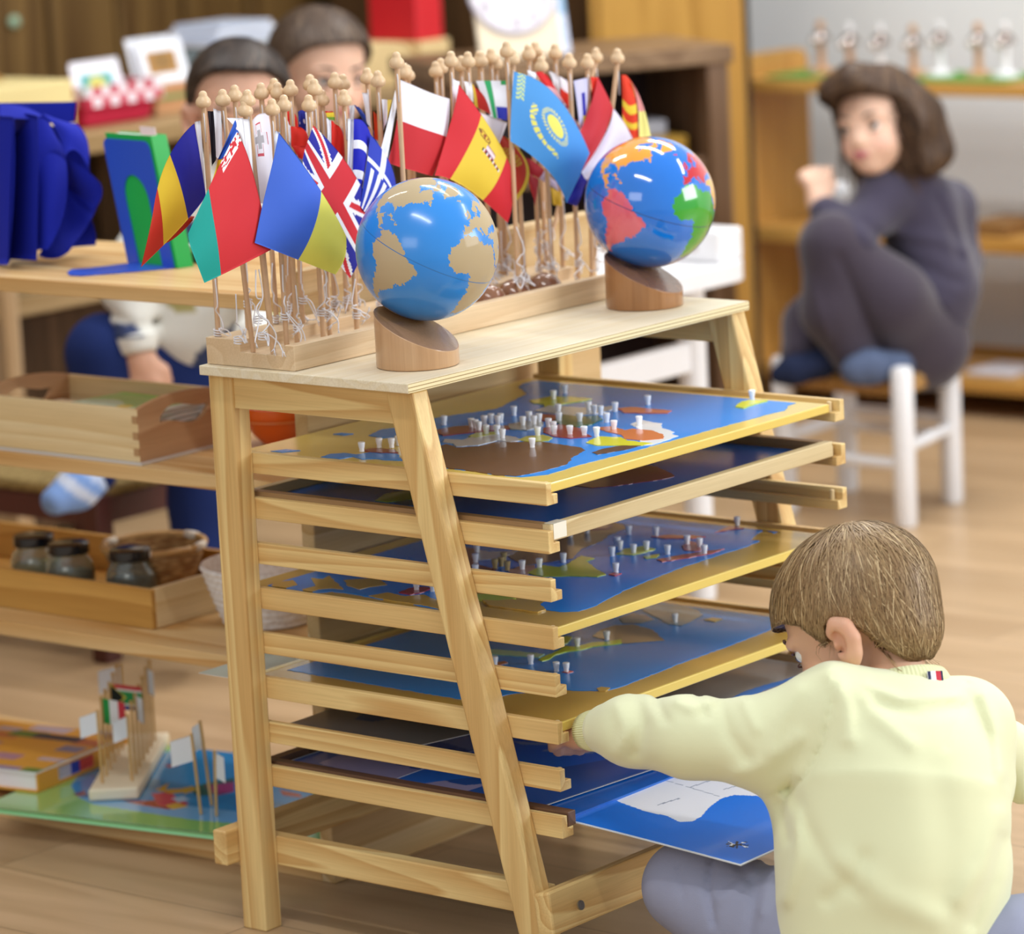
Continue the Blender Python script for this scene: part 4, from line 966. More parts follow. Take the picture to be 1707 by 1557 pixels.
# 12 black and white behind
f = F('ee', *sB(192, 283), 'black and white flag hanging straight behind the blue, yellow and red one', 3)
cloth_patch(f, [(88, 690), (145, 690), (172, 1120), (128, 1200)], sM, stripes([(1, '#1b1420')], 'u'), dx=0.004, bul=0.003)
sleeve(f, [(140, 665), (208, 690), (230, 1150), (165, 1110)], sM, dx=0.006)
# 13 blue and yellow wedge
f = F('bi', *sB(292, 330), 'blue flag with yellow lower corner behind the red and teal one', 5)
cloth_patch(f, [(342, 770), (372, 880), (130, 1320), (180, 1140), None, (300, 1010), None, (235, 960)], sM, stripes([(0.55, '#2455bd'), (1, '#e7c534')], 'v'), dx=0.010, bul=0.003) if False else cloth_patch(f, [(342, 770), (372, 885), (240, 1120), (178, 1140)], sM, stripes([(1, '#2455bd')]), dx=0.010, bul=0.003)
cloth_patch(f, [(250, 1098), (180, 1140), (132, 1330), (200, 1240)], sM, stripes([(1, '#e7c534')]), dx=0.010, bul=0.002)
sleeve(f, [(262, 752), (412, 752), (440, 1080), (370, 880)], sM, dx=0.008)
twine_on(f, 0.82, 14)
# 14 reds
f = F('r1', *sB(437, 250), 'plain red flag, upper of two above the crossed flag', 1)
cloth_patch(f, [(808, 700), (850, 680), (922, 835), (812, 830), None, (900, 740)], sM, stripes([(1, '#d8241a')]), dx=0.006, bul=0.002)
f = F('r2', *sB(495, 238), 'plain red flag with white sleeve, lower of two above the crossed flag', 2)
cloth_patch(f, [(850, 830), (930, 835), (1010, 1010), (855, 1010), None, (1000, 900)], sM, stripes([(1, '#d92a1e')]), dx=0.006, bul=0.003)
cloth_patch(f, [(855, 1005), (1010, 1005), (955, 1140), (920, 1110)], sM, stripes([(1, '#c9241c')]), dx=0.006, bul=0.003, name='cloth_fold')
sleeve(f, [(815, 770), (852, 830), (855, 1010), (822, 930)], sM, dx=0.004)
f = F('r3', *sB(602, 235), 'red flag topped with a yellow emblem, hanging straight left of the striped blue one', 3)
cloth_patch(f, [(1222, 775), (1280, 820), (1345, 1160), (1225, 1050), None, (1335, 930)], sM, stripes([(1, '#d8281c')]), dx=0.006, bul=0.003)
cloth_patch(f, [(1165, 690), (1230, 690), (1258, 780), (1185, 760), None, (1250, 720)], sM, stripes([(0.25, '#c22a20'), (0.75, '#e4c838'), (1, '#7aa63c')]), dx=0.004, bul=0.002)
sleeve(f, [(1178, 750), (1222, 775), (1225, 1050), (1190, 960)], sM, dx=0.004)
f = F('dk', *sB(583, 215), 'dark blue flag with small marks, beside the crossed flag', 1)
cloth_patch(f, [(915, 700), (985, 690), (995, 880), (925, 840), (945, 680)], sM, lambda u, v: np.where(((np.hypot(u-.75, v-.55) < .12) | (np.hypot(u-.2, v-.7) < .08))[:, None], np.array(lin('#d8c8d8')), np.array(lin('#222a92'))), dx=0.004, bul=0.002)
sleeve(f, [(985, 700), (1055, 690), (1040, 940), (995, 900)], sM, dx=0.010)
# 15 green white blue
f = F('gw', *sT(607, 253), 'white flag with a green band and a blue patch behind the crowned crest flag', 1)
cloth_patch(f, [(1100, 425), (1430, 420), (1395, 800), (1235, 770)], sP, lambda u, v: np.where(((u > .22) & (u < .42))[:, None], np.array(lin('#2fa565')), np.where(((u > .45) & (v > .68))[:, None], np.array(lin('#2b35b0')), np.where(((u > .72) & (v < .12))[:, None], np.array(lin('#2a9a55')), np.array(lin('#e9eaf2'))))), dx=0.006, bul=0.003)
# 16 red and white checks
f = F('hr', *sT(860, 275), 'red flag with a red and white checkered strip, behind the sky blue one', 3)
def croat(u, v):
    c = np.tile(np.array(lin('#e3a6aa')), (len(u), 1)); c[v < .35] = lin('#d8282c')
    m_ = v > .6; k = ((u*3).astype(int)+(v*22).astype(int)) % 2; c[m_ & (k == 0)] = lin('#c9283a'); c[m_ & (k == 1)] = lin('#f0eef2'); return c
cloth_patch(f, [(302, 350), (420, 380), (755, 905), (690, 900), (370, 345), (560, 610), None, (440, 560)], sQ, croat, dx=0.004, bul=0.004)
sleeve(f, [(225, 330), (305, 350), (310, 440), (230, 380)], sQ, dx=0.003)
# 17 second white over red
f = F('pl2', *sT(918, 220), 'small white over red flag just right of the sky blue one', 2)
cloth_patch(f, [(530, 388), (600, 420), (640, 720), (545, 580), None, (640, 560)], sQ, stripes([(0.56, W), (1, '#dc3222')]), dx=0.004, bul=0.003)
sleeve(f, [(430, 340), (520, 360), (545, 580), (480, 480)], sQ, dx=0.002)
# 18 red with gold emblem and yellow border
f = F('me', *sT(553, 255), 'red flag with gold crest and yellow border, half behind the crowned crest flag', 3)
def mont(u, v):
    c = np.tile(np.array(lin('#c93a28')), (len(u), 1)); c[(u > .88)] = lin('#e5c43c')
    r = np.hypot((u-.45)/.32, (v-.45)/.16); c[(r < 1) & (np.sin(u*55)*np.sin(v*80) > -.25)] = lin('#c99a30'); return c
cloth_patch(f, [(1290, 900), (1380, 960), (1490, 1560), (1300, 1300), None, (1600, 1260), None, None], sP, mont, dx=0.006, bul=0.006)
cloth_patch(f, [(1060, 450), (1110, 500), (1245, 750), (1085, 660), None, (1190, 600)], sP, lambda u, v: np.where((u < .25)[:, None], np.array(lin('#e4bf3e')), np.array(lin('#d23a32'))), dx=0.004, bul=0.002, name='flag_cloth')
sleeve(f, [(985, 430), (1060, 440), (1080, 640), (1010, 560)], sP, dx=0.003)
# 19 blue and yellow narrow
f = F('bh', *sT(977, 260), 'lilac white flag with a narrow blue and yellow stripe, near the far end', 4)
cloth_patch(f, [(668, 430), (800, 400), (800, 880), (730, 890)], sQ, lambda u, v: np.where(((u > .5) & (u < .78) & (v > .28))[:, None], np.where((v > .75)[:, None], np.array(lin('#d9c23a')), np.array(lin('#2a22a0'))), np.array(lin('#cfcbe8'))), dx=0.004, bul=0.003)
# lower hanging cloths
f = F('dr', *sT(807, 225), 'dark red, white and yellow flag hanging low under the sky blue one', 2)
cloth_patch(f, [(150, 1165), (388, 1292), (340, 1372), (200, 1300), (280, 1200)], sQ, stripes([(1, '#a81e2c')]), dx=0.010, bul=0.003)
cloth_patch(f, [(388, 1298), (500, 1400), (530, 1495), (340, 1370)], sQ, stripes([(1, '#c9bedd')]), dx=0.010, bul=0.003)
cloth_patch(f, [(440, 1450), (540, 1495), (560, 1640), (470, 1620)], sQ, stripes([(1, '#d8b236')]), dx=0.008, bul=0.003)
f = F('lr', *sT(740, 245), 'long red flag hanging down between the poles left of the sky blue one', 3)
cloth_patch(f, [(200, 1280), (330, 1380), (300, 1640), (240, 1400)], sQ, stripes([(1, '#b8333a')]), dx=-0.002, bul=0.004)
f = F('ol', *sB(838, 185), 'black, red and yellow flag hidden behind the wide white over red one', 2)
cloth_patch(f, [(125, 715), (155, 740), (175, 1010), (135, 960)], sP, stripes([(1, '#d2441e')]), dx=0.004, bul=0.002)
sleeve(f, [(20, 540), (70, 540), (110, 900), (60, 800)], sP, dx=0.004)
f = F('wy', *sB(886, 198), 'white flag edged with yellow, left of the wide white over red one', 3)
cloth_patch(f, [(205, 600), (300, 605), (270, 760), (225, 900)], sP, stripes([(0.62, W), (1, '#e4c65a')], 'u'), dx=0.004, bul=0.002)
# poles whose cloths are out of sight
rest = [sB(246, 263), sB(364, 253), sB(422, 232), sB(636, 283), sB(730, 213), sB(1020, 172), sB(1005, 162), sB(1145, 155), sB(1168, 140), sT(525, 272), sT(650, 240), sT(670, 265), sT(807, 222), sT(835, 212), sT(848, 240), sT(1088, 237), sT(600, 250)]
for i, (px, py) in enumerate(rest):
    f = pole(px, py, 'bare looking wooden flag pole with round finial, its cloth hidden among the others', 'flag poles with hidden cloths'); flags.append(f)
for i, f in enumerate(flags):
    if not any(c.name.startswith('string') for c in f.children): twine_on(f, 0.80+0.02*math.sin(i), 40+i)
    for k in ('_x', '_y', '_z'): del f[k]
# dark polished balls in the channel
ballm = plain('polished_walnut', '#8a5a3a', 0.12, 0.5, coat=0.8, var=0.2, vscale=30)
for (px, py, lab) in ((814, 490, 'dark polished wooden dome in the stand, nearest the sandpaper globe'), (855, 478, 'dark polished wooden dome in the stand, middle of the three'), (906, 466, 'dark polished wooden dome in the stand, farthest of the three')):
    c = at(px, py, x=0.095)
    prof = [(0.0235*math.cos(a), 0.0235*math.sin(a)) for a in np.linspace(0, math.pi/2-0.001, 12)]+[(0, 0.0235)]
    o = MB().lathe([(0.0225, -0.0)]+prof[0:], 32, Matrix.Translation((0.0965, c[1], HZ+0.0184))).build('wooden_dome', ballm, smooth='auto'); tag(o, lab, 'dome', 'polished domes in the flag stand')
# ---------------------------------------------------------------- open shelf unit left of the rack
YF, YK = 0.17, 0.50
T1, T2, T3 = 0.775, 0.531, 0.288
XR, XLU = -0.046, -1.35
unit = thing('open_shelf', (-0.7, 0.33, 0), 'low open pine shelf unit behind and left of the map rack', 'shelf')
for t, n in ((T1, 'top_shelf'), (T2, 'shelf'), (T3, 'shelf')):
    MB().box(XLU, XR, YF, YK, t-0.020, t).build(n, shelfw['x'], unit, bevel=0.0015)
MB().box(XLU, XR, YF, YK, 0.0, 0.029).build('bottom_shelf', shelfw['x'], unit, bevel=0.0015)
endw = wood('shelf_end_wood', '#d9bd8e', '#c39e68', 'y', 0.7, 8)
MB().box(XR, -0.0235, YF, YK+0.28, 0.0, 0.81).build('side_panel', endw, unit, bevel=0.002)
MB().box(XLU-0.022, XLU, YF, YK, 0.0, 0.81).build('side_panel', endw, unit, bevel=0.002)

def sL(x, y): return (x/4.7417, 160+y/4.7417)
def gpatch(name, pts, Ds, fn, colr, mat, parent, bul=0.0, nu=24, nv=24, th=0.0015):
    Ds = list(Ds)
    c = [at(*fn(*pts[i]), d=Ds[i]) for i in range(4)]; mids = []
    for i in range(4):
        q = pts[4+i] if len(pts) > 4+i else None
        dd = Ds[4+i] if len(Ds) > 4+i else (Ds[i]+Ds[(i+1) % 4])/2
        mids.append(at(*fn(*q), d=dd) if q is not None else (c[i]+c[(i+1) % 4])/2)
    s, t = np.meshgrid(np.linspace(-1, 1, nu+1), np.linspace(-1, 1, nv+1), indexing='ij')
    N = [-(1-s)*(1-t)*(1+s+t)/4, -(1+s)*(1-t)*(1-s+t)/4, -(1+s)*(1+t)*(1-s-t)/4, -(1-s)*(1+t)*(1+s-t)/4,
         (1-s*s)*(1-t)/2, (1+s)*(1-t*t)/2, (1-s*s)*(1+t)/2, (1-s)*(1-t*t)/2]
    X = sum(n[..., None]*p for n, p in zip(N, c+mids))
    X = X-(bul*np.cos(np.pi*s/2)*np.cos(np.pi*t/2))[..., None]*F_
    top_ = X.reshape(-1, 3); bot = top_+F_*th
    idx = np.arange((nu+1)*(nv+1)).reshape(nu+1, nv+1); n = idx.size
    q = np.stack([idx[:-1, :-1].ravel(), idx[1:, :-1].ravel(), idx[1:, 1:].ravel(), idx[:-1, 1:].ravel()], 1)
    rim = list(idx[:, 0])+list(idx[-1, 1:])+list(idx[-2::-1, -1])+list(idx[0, -2:0:-1]); m_ = len(rim)
    mb = MB(); mb.v = [tuple(p) for p in np.vstack([top_, bot]).tolist()]
    mb.f = [tuple(a) for a in q.tolist()]+[tuple(a) for a in (q[:, ::-1]+n).tolist()]+[(int(rim[i]), int(rim[(i+1) % m_]), int(rim[(i+1) % m_])+n, int(rim[i])+n) for i in range(m_)]
    mb.mi = [0]*len(mb.f)
    return mb.build(name, mat, parent, smooth=True)
blue = plain('royal_blue_fabric', '#16229a', 0.85, 0.2, bump=0.4, bscale=900)
bag = thing('fabric_bundle', at(70, 430, z=T1), 'royal blue pleated fabric bundle standing on the top shelf', 'fabric')
D0 = 5.40
gpatch('back_panel', [(250, 190), (640, 300), (650, 1150), (250, 1230)], [5.475]*4, sL, None, blue, bag)
gpatch('back_flap', [(-40, 55), (603, 45), (588, 205), (-40, 240)], [5.50]*4, sL, None, blue, bag)
gpatch('pleat', [(-80, 150), (105, 165), (62, 1335), (-80, 1330), None, (112, 700)], [5.40, 5.36, 5.36, 5.42], sL, None, blue, bag, 0.004, th=0.004)
gpatch('pleat', [(105, 160), (130, 330), (90, 1290), (62, 1330), None, (110, 800)], [5.36, 5.46, 5.46, 5.36], sL, None, blue, bag)
gpatch('pleat', [(110, 160), (298, 160), (290, 1300), (82, 1290), (200, 140), (300, 700)], [5.44, 5.36, 5.36, 5.44], sL, None, blue, bag, 0.003, th=0.004)
gpatch('pleat', [(0, 60), (330, 150), (300, 190), (0, 165), (180, 80)], [5.48, 5.42, 5.38, 5.40], sL, None, blue, bag, 0.006)
gpatch('loop', [(298, 165), (430, 320), (520, 520), (300, 700), (380, 200), (500, 410), None, (296, 430)], [5.37, 5.40, 5.42, 5.38], sL, None, blue, bag, 0.006)
gpatch('loop', [(300, 470), (522, 500), (380, 1210), (300, 1190), (420, 430), (515, 880), (335, 1215), None], [5.38, 5.40, 5.36, 5.38], sL, None, blue, bag, 0.012)
gpatch('loop', [(330, 130), (600, 215), (700, 560), (520, 470), (480, 190), (690, 350), (600, 430), (440, 260)], [5.46, 5.47, 5.45, 5.42], sL, None, blue, bag, 0.010)
gpatch('loop', [(530, 480), (795, 690), (745, 900), (520, 720), (690, 590), (805, 790), None, (500, 600)], [5.41, 5.38, 5.40, 5.46], sL, None, blue, bag, 0.008)
gpatch('loop', [(500, 700), (770, 860), (540, 1235), (300, 1265), None, (700, 1010), (430, 1285), (430, 1000)], [5.47, 5.42, 5.40, 5.42], sL, None, blue, bag, -0.01)
gpatch('loop', [(650, 1000), (725, 985), (755, 1180), (560, 1195), None, (755, 1090), None, None], [5.47, 5.46, 5.46, 5.46], sL, None, blue, bag)
gpatch('loop', [(560, 450), (690, 420), (712, 640), (580, 620)], [5.49]*4, sL, None, blue, bag)

# bookend and green book
be = thing('bookend', at(250, 440, z=T1), 'blue metal bookend leaning beside a green book', 'bookend')
Z0 = T1+0.0008
bl = at(213, 438, z=Z0); br_ = at(290, 447, z=Z0); tl = at(170, 230, d=float((bl-CAM)@F_)+0.005)
e1 = (br_-bl); W_ = np.linalg.norm(e1); e1 /= W_; e2 = tl-bl; H_ = np.linalg.norm(e2); e2 /= H_
e3 = np.cross(e1, e2); e3 /= np.linalg.norm(e3)
if e3@F_ < 0: e3 = -e3
Mb = Matrix(((e1[0], e2[0], e3[0], bl[0]), (e1[1], e2[1], e3[1], bl[1]), (e1[2], e2[2], e3[2], bl[2]), (0, 0, 0, 1)))
r = 0.012; pl_ = []
for (cx, cy, a0) in ((r, H_-r, math.pi), (W_-r, H_-r, math.pi/2)):
    for k in range(7):
        a = a0-k*math.pi/12; pl_.append((cx+r*math.cos(a), cy+r*math.sin(a)))
arch = [(W_*.5+W_*.26*math.cos(a), H_*.52+H_*.20*math.sin(a)) for a in np.linspace(0, math.pi, 15)]
poly = [(0, 0)]+pl_+[(W_, 0), (W_*.76, 0)]+arch+[(W_*.24, 0)]
bmet = plain('blue_enamel', '#2f56c8', 0.35, 0.5)
MB().prism(poly, 0, 0.0018, Mb).build('plate', bmet, be, smooth=False)
tp = [at(*q, z=Z0)[:2] for q in ((112, 455), (116, 459), (135, 460), (200, 455), (288, 447), (262, 437), (215, 440), (150, 448), (120, 450))]
MB().prism([tuple(p) for p in tp], Z0-0.0006, Z0+0.0012).build('foot', bmet, be)
gb = thing('book', at(280, 440, z=T1), 'green covered book standing upright behind the blue bookend', 'book')
green = plain('green_cover', '#22b04c', 0.4, 0.45); pages = plain('page_white', '#efe9ea', 0.8, 0.2)
w2, h2, t2 = W_*1.0, H_*1.045, 0.024
o1 = 0.0025
MB().box(W_*0.06, W_*0.06+w2, 0, h2, o1, o1+0.002, Mb).build('cover', green, gb)
MB().box(W_*0.06, W_*0.06+w2, 0, h2, o1+t2, o1+t2+0.002, Mb).build('cover', green, gb)
MB().box(W_*0.06+w2-0.002, W_*0.06+w2, 0, h2, o1+0.002, o1+t2, Mb).build('spine', green, gb)
MB().box(W_*0.06+0.002, W_*0.06+w2-0.003, 0.003, h2-0.002, o1+0.003, o1+t2-0.001, Mb).build('pages', pages, gb)
MB().box(W_*0.62, W_*0.95, 0.003, h2+0.010, o1+t2*.72, o1+t2*.72+0.001, Mb).build('loose_page', plain('pink_page', '#e3c9c6', 0.8, 0.2), gb)
q = at(345, 440, z=T1)
pb_ = thing('pencil_box', (q[0], q[1], T1), 'small grey box half hidden behind the green book', 'box')
MB().box(q[0]-0.05, q[0]+0.03, q[1]+.0, q[1]+0.04, T1+0.0005, T1+0.014).build('box_body', plain('dark_grey_box', '#4b4f52', 0.5), pb_, bevel=0.002)
MB().box(q[0]-0.05, q[0]+0.03, q[1]+.0, q[1]+0.04, T1+0.0142, T1+0.024).build('box_lid', plain('pale_grey_lid', '#c9c6cb', 0.4), pb_, bevel=0.002)

# ---- second shelf: wooden tray with leaflets
X0, X1, Y0, Y1 = -0.655, -0.342, 0.181, 0.360
ZT2 = T2
wt = thing('wooden_tray', (-0.5, 0.27, ZT2), 'pale wooden tray with handle holes and dovetailed corners on the middle shelf', 'tray')
base_ = plain('tray_clear_base', '#cfcac6', 0.2, 0.5)
MB().box(X0-0.004, X1+0.006, Y0-0.004, Y1+0.004, ZT2+0.0004, ZT2+0.0035).build('base_sheet', base_, wt)
MB().box(X0+0.008, X1-0.008, Y0+0.008, Y1-0.008, ZT2+0.0036, ZT2+0.009).build('tray_bottom', pale['x'], wt)
hF = 0.075
MB().box(X0+0.0005, X1-0.0005, Y0, Y0+0.008, ZT2+0.0036, ZT2+hF).build('front_wall', pale['x'], wt, bevel=0.001)
MB().box(X0+0.0005, X1-0.0005, Y1-0.008, Y1, ZT2+0.0036, ZT2+hF).build('back_wall', pale['x'], wt, bevel=0.001)
LY = Y1-Y0-0.0016; rosy = wood('tray_end_wood', '#cda781', '#b58a64', 'y', 1, 9)
for xe in (X0, X1-0.008):
    prof = [(0, 0), (LY, 0), (LY, hF-0.004)]
    for a in np.linspace(0, 1, 13)[1:-1]: prof.append((LY*(1-a), hF-0.004+0.012*math.sin(math.pi*a)**0.8))
    prof += [(0, hF-0.004)]
    hole = [(LY*.5+0.048*math.cos(a)*(1+.0*a), 0.053+0.0125*math.sin(a)+0.004*math.cos(3*a)) for a in np.linspace(0, 2*math.pi, 28, endpoint=False)]
    # wall with a hole: triangulate outline and hole together
    vs2 = prof+hole; tris = geometry.tessellate_polygon([[Vector((p[0], p[1], 0)) for p in prof], [Vector((p[0], p[1], 0)) for p in hole]])
    mb = MB(); n = len(vs2)
    vs3 = [(xe, Y0+0.0008+p[0], ZT2+0.0036+p[1]) for p in vs2]+[(xe+0.008, Y0+0.0008+p[0], ZT2+0.0036+p[1]) for p in vs2]
    fs3 = []
    for t in tris:
        a, b_, c = t
        ar = (vs2[b_][0]-vs2[a][0])*(vs2[c][1]-vs2[a][1])-(vs2[c][0]-vs2[a][0])*(vs2[b_][1]-vs2[a][1])
        if ar < 0: b_, c = c, b_
        fs3 += [(n+a, n+b_, n+c), (c, b_, a)]
    np_, nh = len(prof), len(hole)
    fs3 += [(i, (i+1) % np_, n+(i+1) % np_, n+i) for i in range(np_)]
    fs3 += [(np_+(i+1) % nh, np_+i, n+np_+i, n+np_+(i+1) % nh) for i in range(nh)]
    mb.add(vs3, fs3).build('end_wall', rosy, wt)
for k in range(3):
    zz_ = ZT2+0.012+k*0.022
    MB().box(X1-0.010, X1-0.0004, Y0-0.0009, Y0+0.004, zz_, zz_+0.010).build('dovetail', plain('dovetail_wood', '#b08a62', 0.7, 0.1), wt)
def leaflet_col(u, v):
    c = np.tile(np.array(lin('#a9cf86')), (len(u), 1)); m_ = (v < .55+.12*np.sin(u*7)); c[m_] = lin('#cfe6cf')
    c[np.hypot((u-.55)/.08, (v-.45)/.07) < 1] = lin('#e6cf4c'); c[(v > .93)] = lin('#7fb84e'); c[(u > .9) & (v > .5)] = lin('#e8eef0'); c[v < .06] = lin('#6aa843'); return c
lm = attrmat('leaflet_print', 0.35, 0.4)
for k in range(3):
    z_ = ZT2+0.048+k*0.0062; d_ = 0.004*k
    bx = [np.array(p) for p in ((X0+0.10+d_, Y0+0.012, z_), (X1-0.012-d_, Y0+0.012, z_), (X1-0.012-d_, Y1-0.02-d_, z_), (X0+0.12+d_, Y1-0.02, z_))]
    sheet('leaflet', bx, 50, 40, leaflet_col, lm, thick=0.006, label=('pale green leaflet with a yellow spot, %s in the wooden tray' % ('lowest of the pile', 'middle of the pile', 'top of the pile')[k]), cat='leaflet', group='leaflets in the wooden tray')
bx_ = thing('card_block', (X1-0.1, 0.27, ZT2+0.0095), 'green edged block of cards under the leaflets in the wooden tray', 'cards')
MB().box(X0+0.11, X1-0.014, Y0+0.014, Y1-0.024, ZT2+0.0095, ZT2+0.0415).build('card_stack', plain('olive_edges', '#8ea353', 0.6), bx_, bevel=0.002)
pt = at(20, 690, z=ZT2+0.02)
pc = tag(MB().box(X0+0.012, X0+0.09, Y0+0.02, Y1-0.03, ZT2+0.0095, ZT2+0.045).build('paper_pad', plain('cream_paper', '#e7d9bd', 0.7), bevel=0.002), 'cream paper pad at the left end of the wooden tray', 'paper')

# orange bowl with cards beside it
oc = at(452, 742, z=T2)
bowl = thing('bowl', (oc[0], oc[1]+0.02, T2), 'translucent orange bowl on the middle shelf behind the rack leg', 'bowl')
orange = plain('orange_plastic', '#e8641c', 0.15, 0.6, coat=0.5)
B0 = (oc[0], oc[1]+0.02, T2+0.0006)
pr = [(0.0, 0.0), (0.024, 0.0), (0.027, 0.002), (0.040, 0.016), (0.050, 0.036), (0.0535, 0.052), (0.0535, 0.054), (0.0515, 0.054), (0.048, 0.037), (0.038, 0.018), (0.025, 0.005), (0.0, 0.004)]
MB().lathe(pr, 40, Matrix.Translation(B0), cap=False).build('bowl_body', orange, bowl, smooth=True)
MB().lathe([(0.0532, 0.034), (0.0552, 0.0345), (0.0556, 0.036), (0.0530, 0.0365)], 40, Matrix.Translation(B0), cap=False).build('bowl_rim', plain('pale_orange_rim', '#e88a4a', 0.2, 0.5), bowl, smooth=True)
for k, (c_, lb) in enumerate((('#3f6f9e', 'blue'), ('#b04a4a', 'red'), ('#6f9a4e', 'green'), ('#cfcfd6', 'white'))):
    M = Matrix.Translation((oc[0]+0.062+k*0.005, oc[1]+0.03, T2+0.0008)) @ Matrix.Rotation(math.radians(14), 4, 'Y') @ Matrix.Rotation(math.radians(10), 4, 'Z')
    tag(MB().box(0, 0.0022, -0.03, 0.03, 0.0, 0.075, M).build('picture_card', plain('card_'+lb, c_, 0.5)), lb+' edged card leaning beside the orange bowl', 'card', 'cards beside the orange bowl')

# ---- third shelf: box with jars and basket
X0, X1, Y0, Y1 = -0.98, -0.391, 0.232, 0.475
tb = thing('wooden_box', (-0.68, 0.35, T3), 'shallow honey coloured wooden box of jars on the third shelf', 'box')
MB().box(X0, X1, Y0, Y0+0.009, T3+0.0005, T3+0.056).build('front_wall', honey['x'], tb, bevel=0.001)
MB().box(X0, X1, Y1-0.009, Y1, T3+0.0005, T3+0.056).build('back_wall', honey['x'], tb, bevel=0.001)
MB().box(X1-0.009, X1, Y0+0.009, Y1-0.009, T3+0.0005, T3+0.056).build('end_wall', pale['y'], tb, bevel=0.001)
MB().box(X0, X0+0.009, Y0+0.009, Y1-0.009, T3+0.0005, T3+0.056).build('end_wall', pale['y'], tb, bevel=0.001)
MB().box(X0+0.009, X1-0.009, Y0+0.009, Y1-0.009, T3+0.0005, T3+0.006).build('box_bottom', honey['x'], tb)
glass = plain('jar_glass', '#e6efe9', 0.03, 0.5, trans=0.92)
for (px, py, col, lab) in ((222, 1003, '#3c4038', 'dark seeds'), (120, 992, '#8c7c5c', 'brown grain'), (62, 978, '#b79a62', 'golden grain')):
    c = at(px, py, z=T3+0.0065)
    c[1] = min(max(c[1], Y0+0.046), Y1-0.046)
    j = thing('glass_jar', (c[0], c[1], T3+0.0065), 'glass jar of %s with a black lid, in the wooden box' % lab, 'jar', 'black lidded jars in the wooden box')
    zb = T3+0.0068; M = Matrix.Translation((c[0], c[1], zb))
    MB().lathe([(0, 0), (0.030, 0), (0.034, 0.004), (0.0355, 0.02), (0.0355, 0.040), (0.031, 0.052), (0.0255, 0.058), (0.0255, 0.066), (0.0235, 0.066), (0.0235, 0.058), (0.029, 0.051), (0.0335, 0.04), (0.0335, 0.02), (0.032, 0.006), (0, 0.003)], 32, M, cap=False).build('jar_glass', glass, j, smooth=True)
    MB().lathe([(0, 0.0035), (0.0315, 0.0065), (0.0330, 0.02), (0.0330, 0.034), (0.0, 0.037)], 28, M, cap=False).build('contents', plain('seed_'+lab[:4], col, 0.9, 0.1, bump=1.0, bscale=260, var=0.35, vscale=200), j, smooth=True)
    MB().lathe([(0, 0.0775), (0.026, 0.077), (0.0292, 0.0755), (0.0296, 0.066), (0.0296, 0.062), (0.0288, 0.062), (0.0285, 0.0665), (0, 0.0668)], 36, M, cap=False).build('lid', plain('black_lid', '#15171c', 0.18, 0.5, coat=0.4), j, smooth='auto')
def weave(name, c1, c2, sc=(60, 60, 200), bump=0.8):
    if name in _mats: return _mats[name]
    m = bpy.data.materials.new(name); t, n, l, b = nt(m)
    tc = n.new('ShaderNodeTexCoord'); mp = n.new('ShaderNodeMapping'); mp.inputs['Scale'].default_value = sc; l.new(tc.outputs['Object'], mp.inputs[0])
    vo = n.new('ShaderNodeTexVoronoi'); vo.inputs['Scale'].default_value = 1.0; l.new(mp.outputs[0], vo.inputs['Vector'])
    rp = n.new('ShaderNodeValToRGB'); rp.color_ramp.elements[0].color = (*lin(c1), 1); rp.color_ramp.elements[1].color = (*lin(c2), 1); rp.color_ramp.elements[1].position = 0.7
    l.new(vo.outputs['Distance'], rp.inputs[0]); l.new(rp.outputs[0], b.inputs['Base Color']); b.inputs['Roughness'].default_value = 0.85
    bp = n.new('ShaderNodeBump'); bp.inputs['Strength'].default_value = bump; bp.inputs['Distance'].default_value = 0.002; bp.invert = True
    l.new(vo.outputs['Distance'], bp.inputs['Height']); l.new(bp.outputs[0], b.inputs['Normal'])
    _mats[name] = m; return m
c = at(256, 985, z=T3+0.007); c[1] = 0.398; c[0] = at(262, 985, y=0.398)[0]
bk = thing('basket', (c[0], c[1], T3+0.007), 'round woven basket with white bound rim and blue inside, behind the jars', 'basket')
M = Matrix.Translation((c[0], c[1], T3+0.0075))
MB().lathe([(0, 0), (0.048, 0), (0.056, 0.01), (0.069, 0.05), (0.073, 0.066), (0.0695, 0.066), (0.066, 0.05), (0.053, 0.012), (0.045, 0.005), (0, 0.005)], 40, M, cap=False).build('woven_body', weave('cane_weave', '#c9a36c', '#8a6238'), bk, smooth=True)
MB().tube([(c[0]+0.0725*math.cos(a), c[1]+0.0725*math.sin(a), T3+0.0735) for a in np.linspace(0, 2*math.pi, 49)], 0.0045, 8).build('basket_rim', plain('cane_rim', '#c59b62', 0.5), bk, smooth=True)
for a in (-2.9, -1.0, .3, 1.5):
    M2 = Matrix.Translation((c[0]+0.0725*math.cos(a), c[1]+0.0725*math.sin(a), T3+0.0735)) @ Matrix.Rotation(a+math.pi/2, 4, 'Z') @ Matrix.Rotation(math.pi/2, 4, 'Y')
    MB().lathe([(0.0056, -0.012), (0.0062, 0), (0.0056, 0.012)], 12, M2).build('rim_binding', plain('white_binding', '#e6ddcf', 0.7), bk, smooth=True)
MB().ball((c[0]+0.012, c[1]-0.002, T3+0.045), (0.042, 0.036, 0.016), 20, 10).build('blue_cloth', plain('teal_cloth', '#4d97a8', 0.8), bk, smooth=True)
c = at(418, 1045, z=T3)
c[1] += 0.04
rb = thing('rope_basket', (c[0], c[1], T3), 'white coiled rope basket on the third shelf, partly behind the rack leg', 'basket')
M = Matrix.Translation((c[0], c[1], T3+0.0005))
pr = [(0, 0), (0.06, 0)]
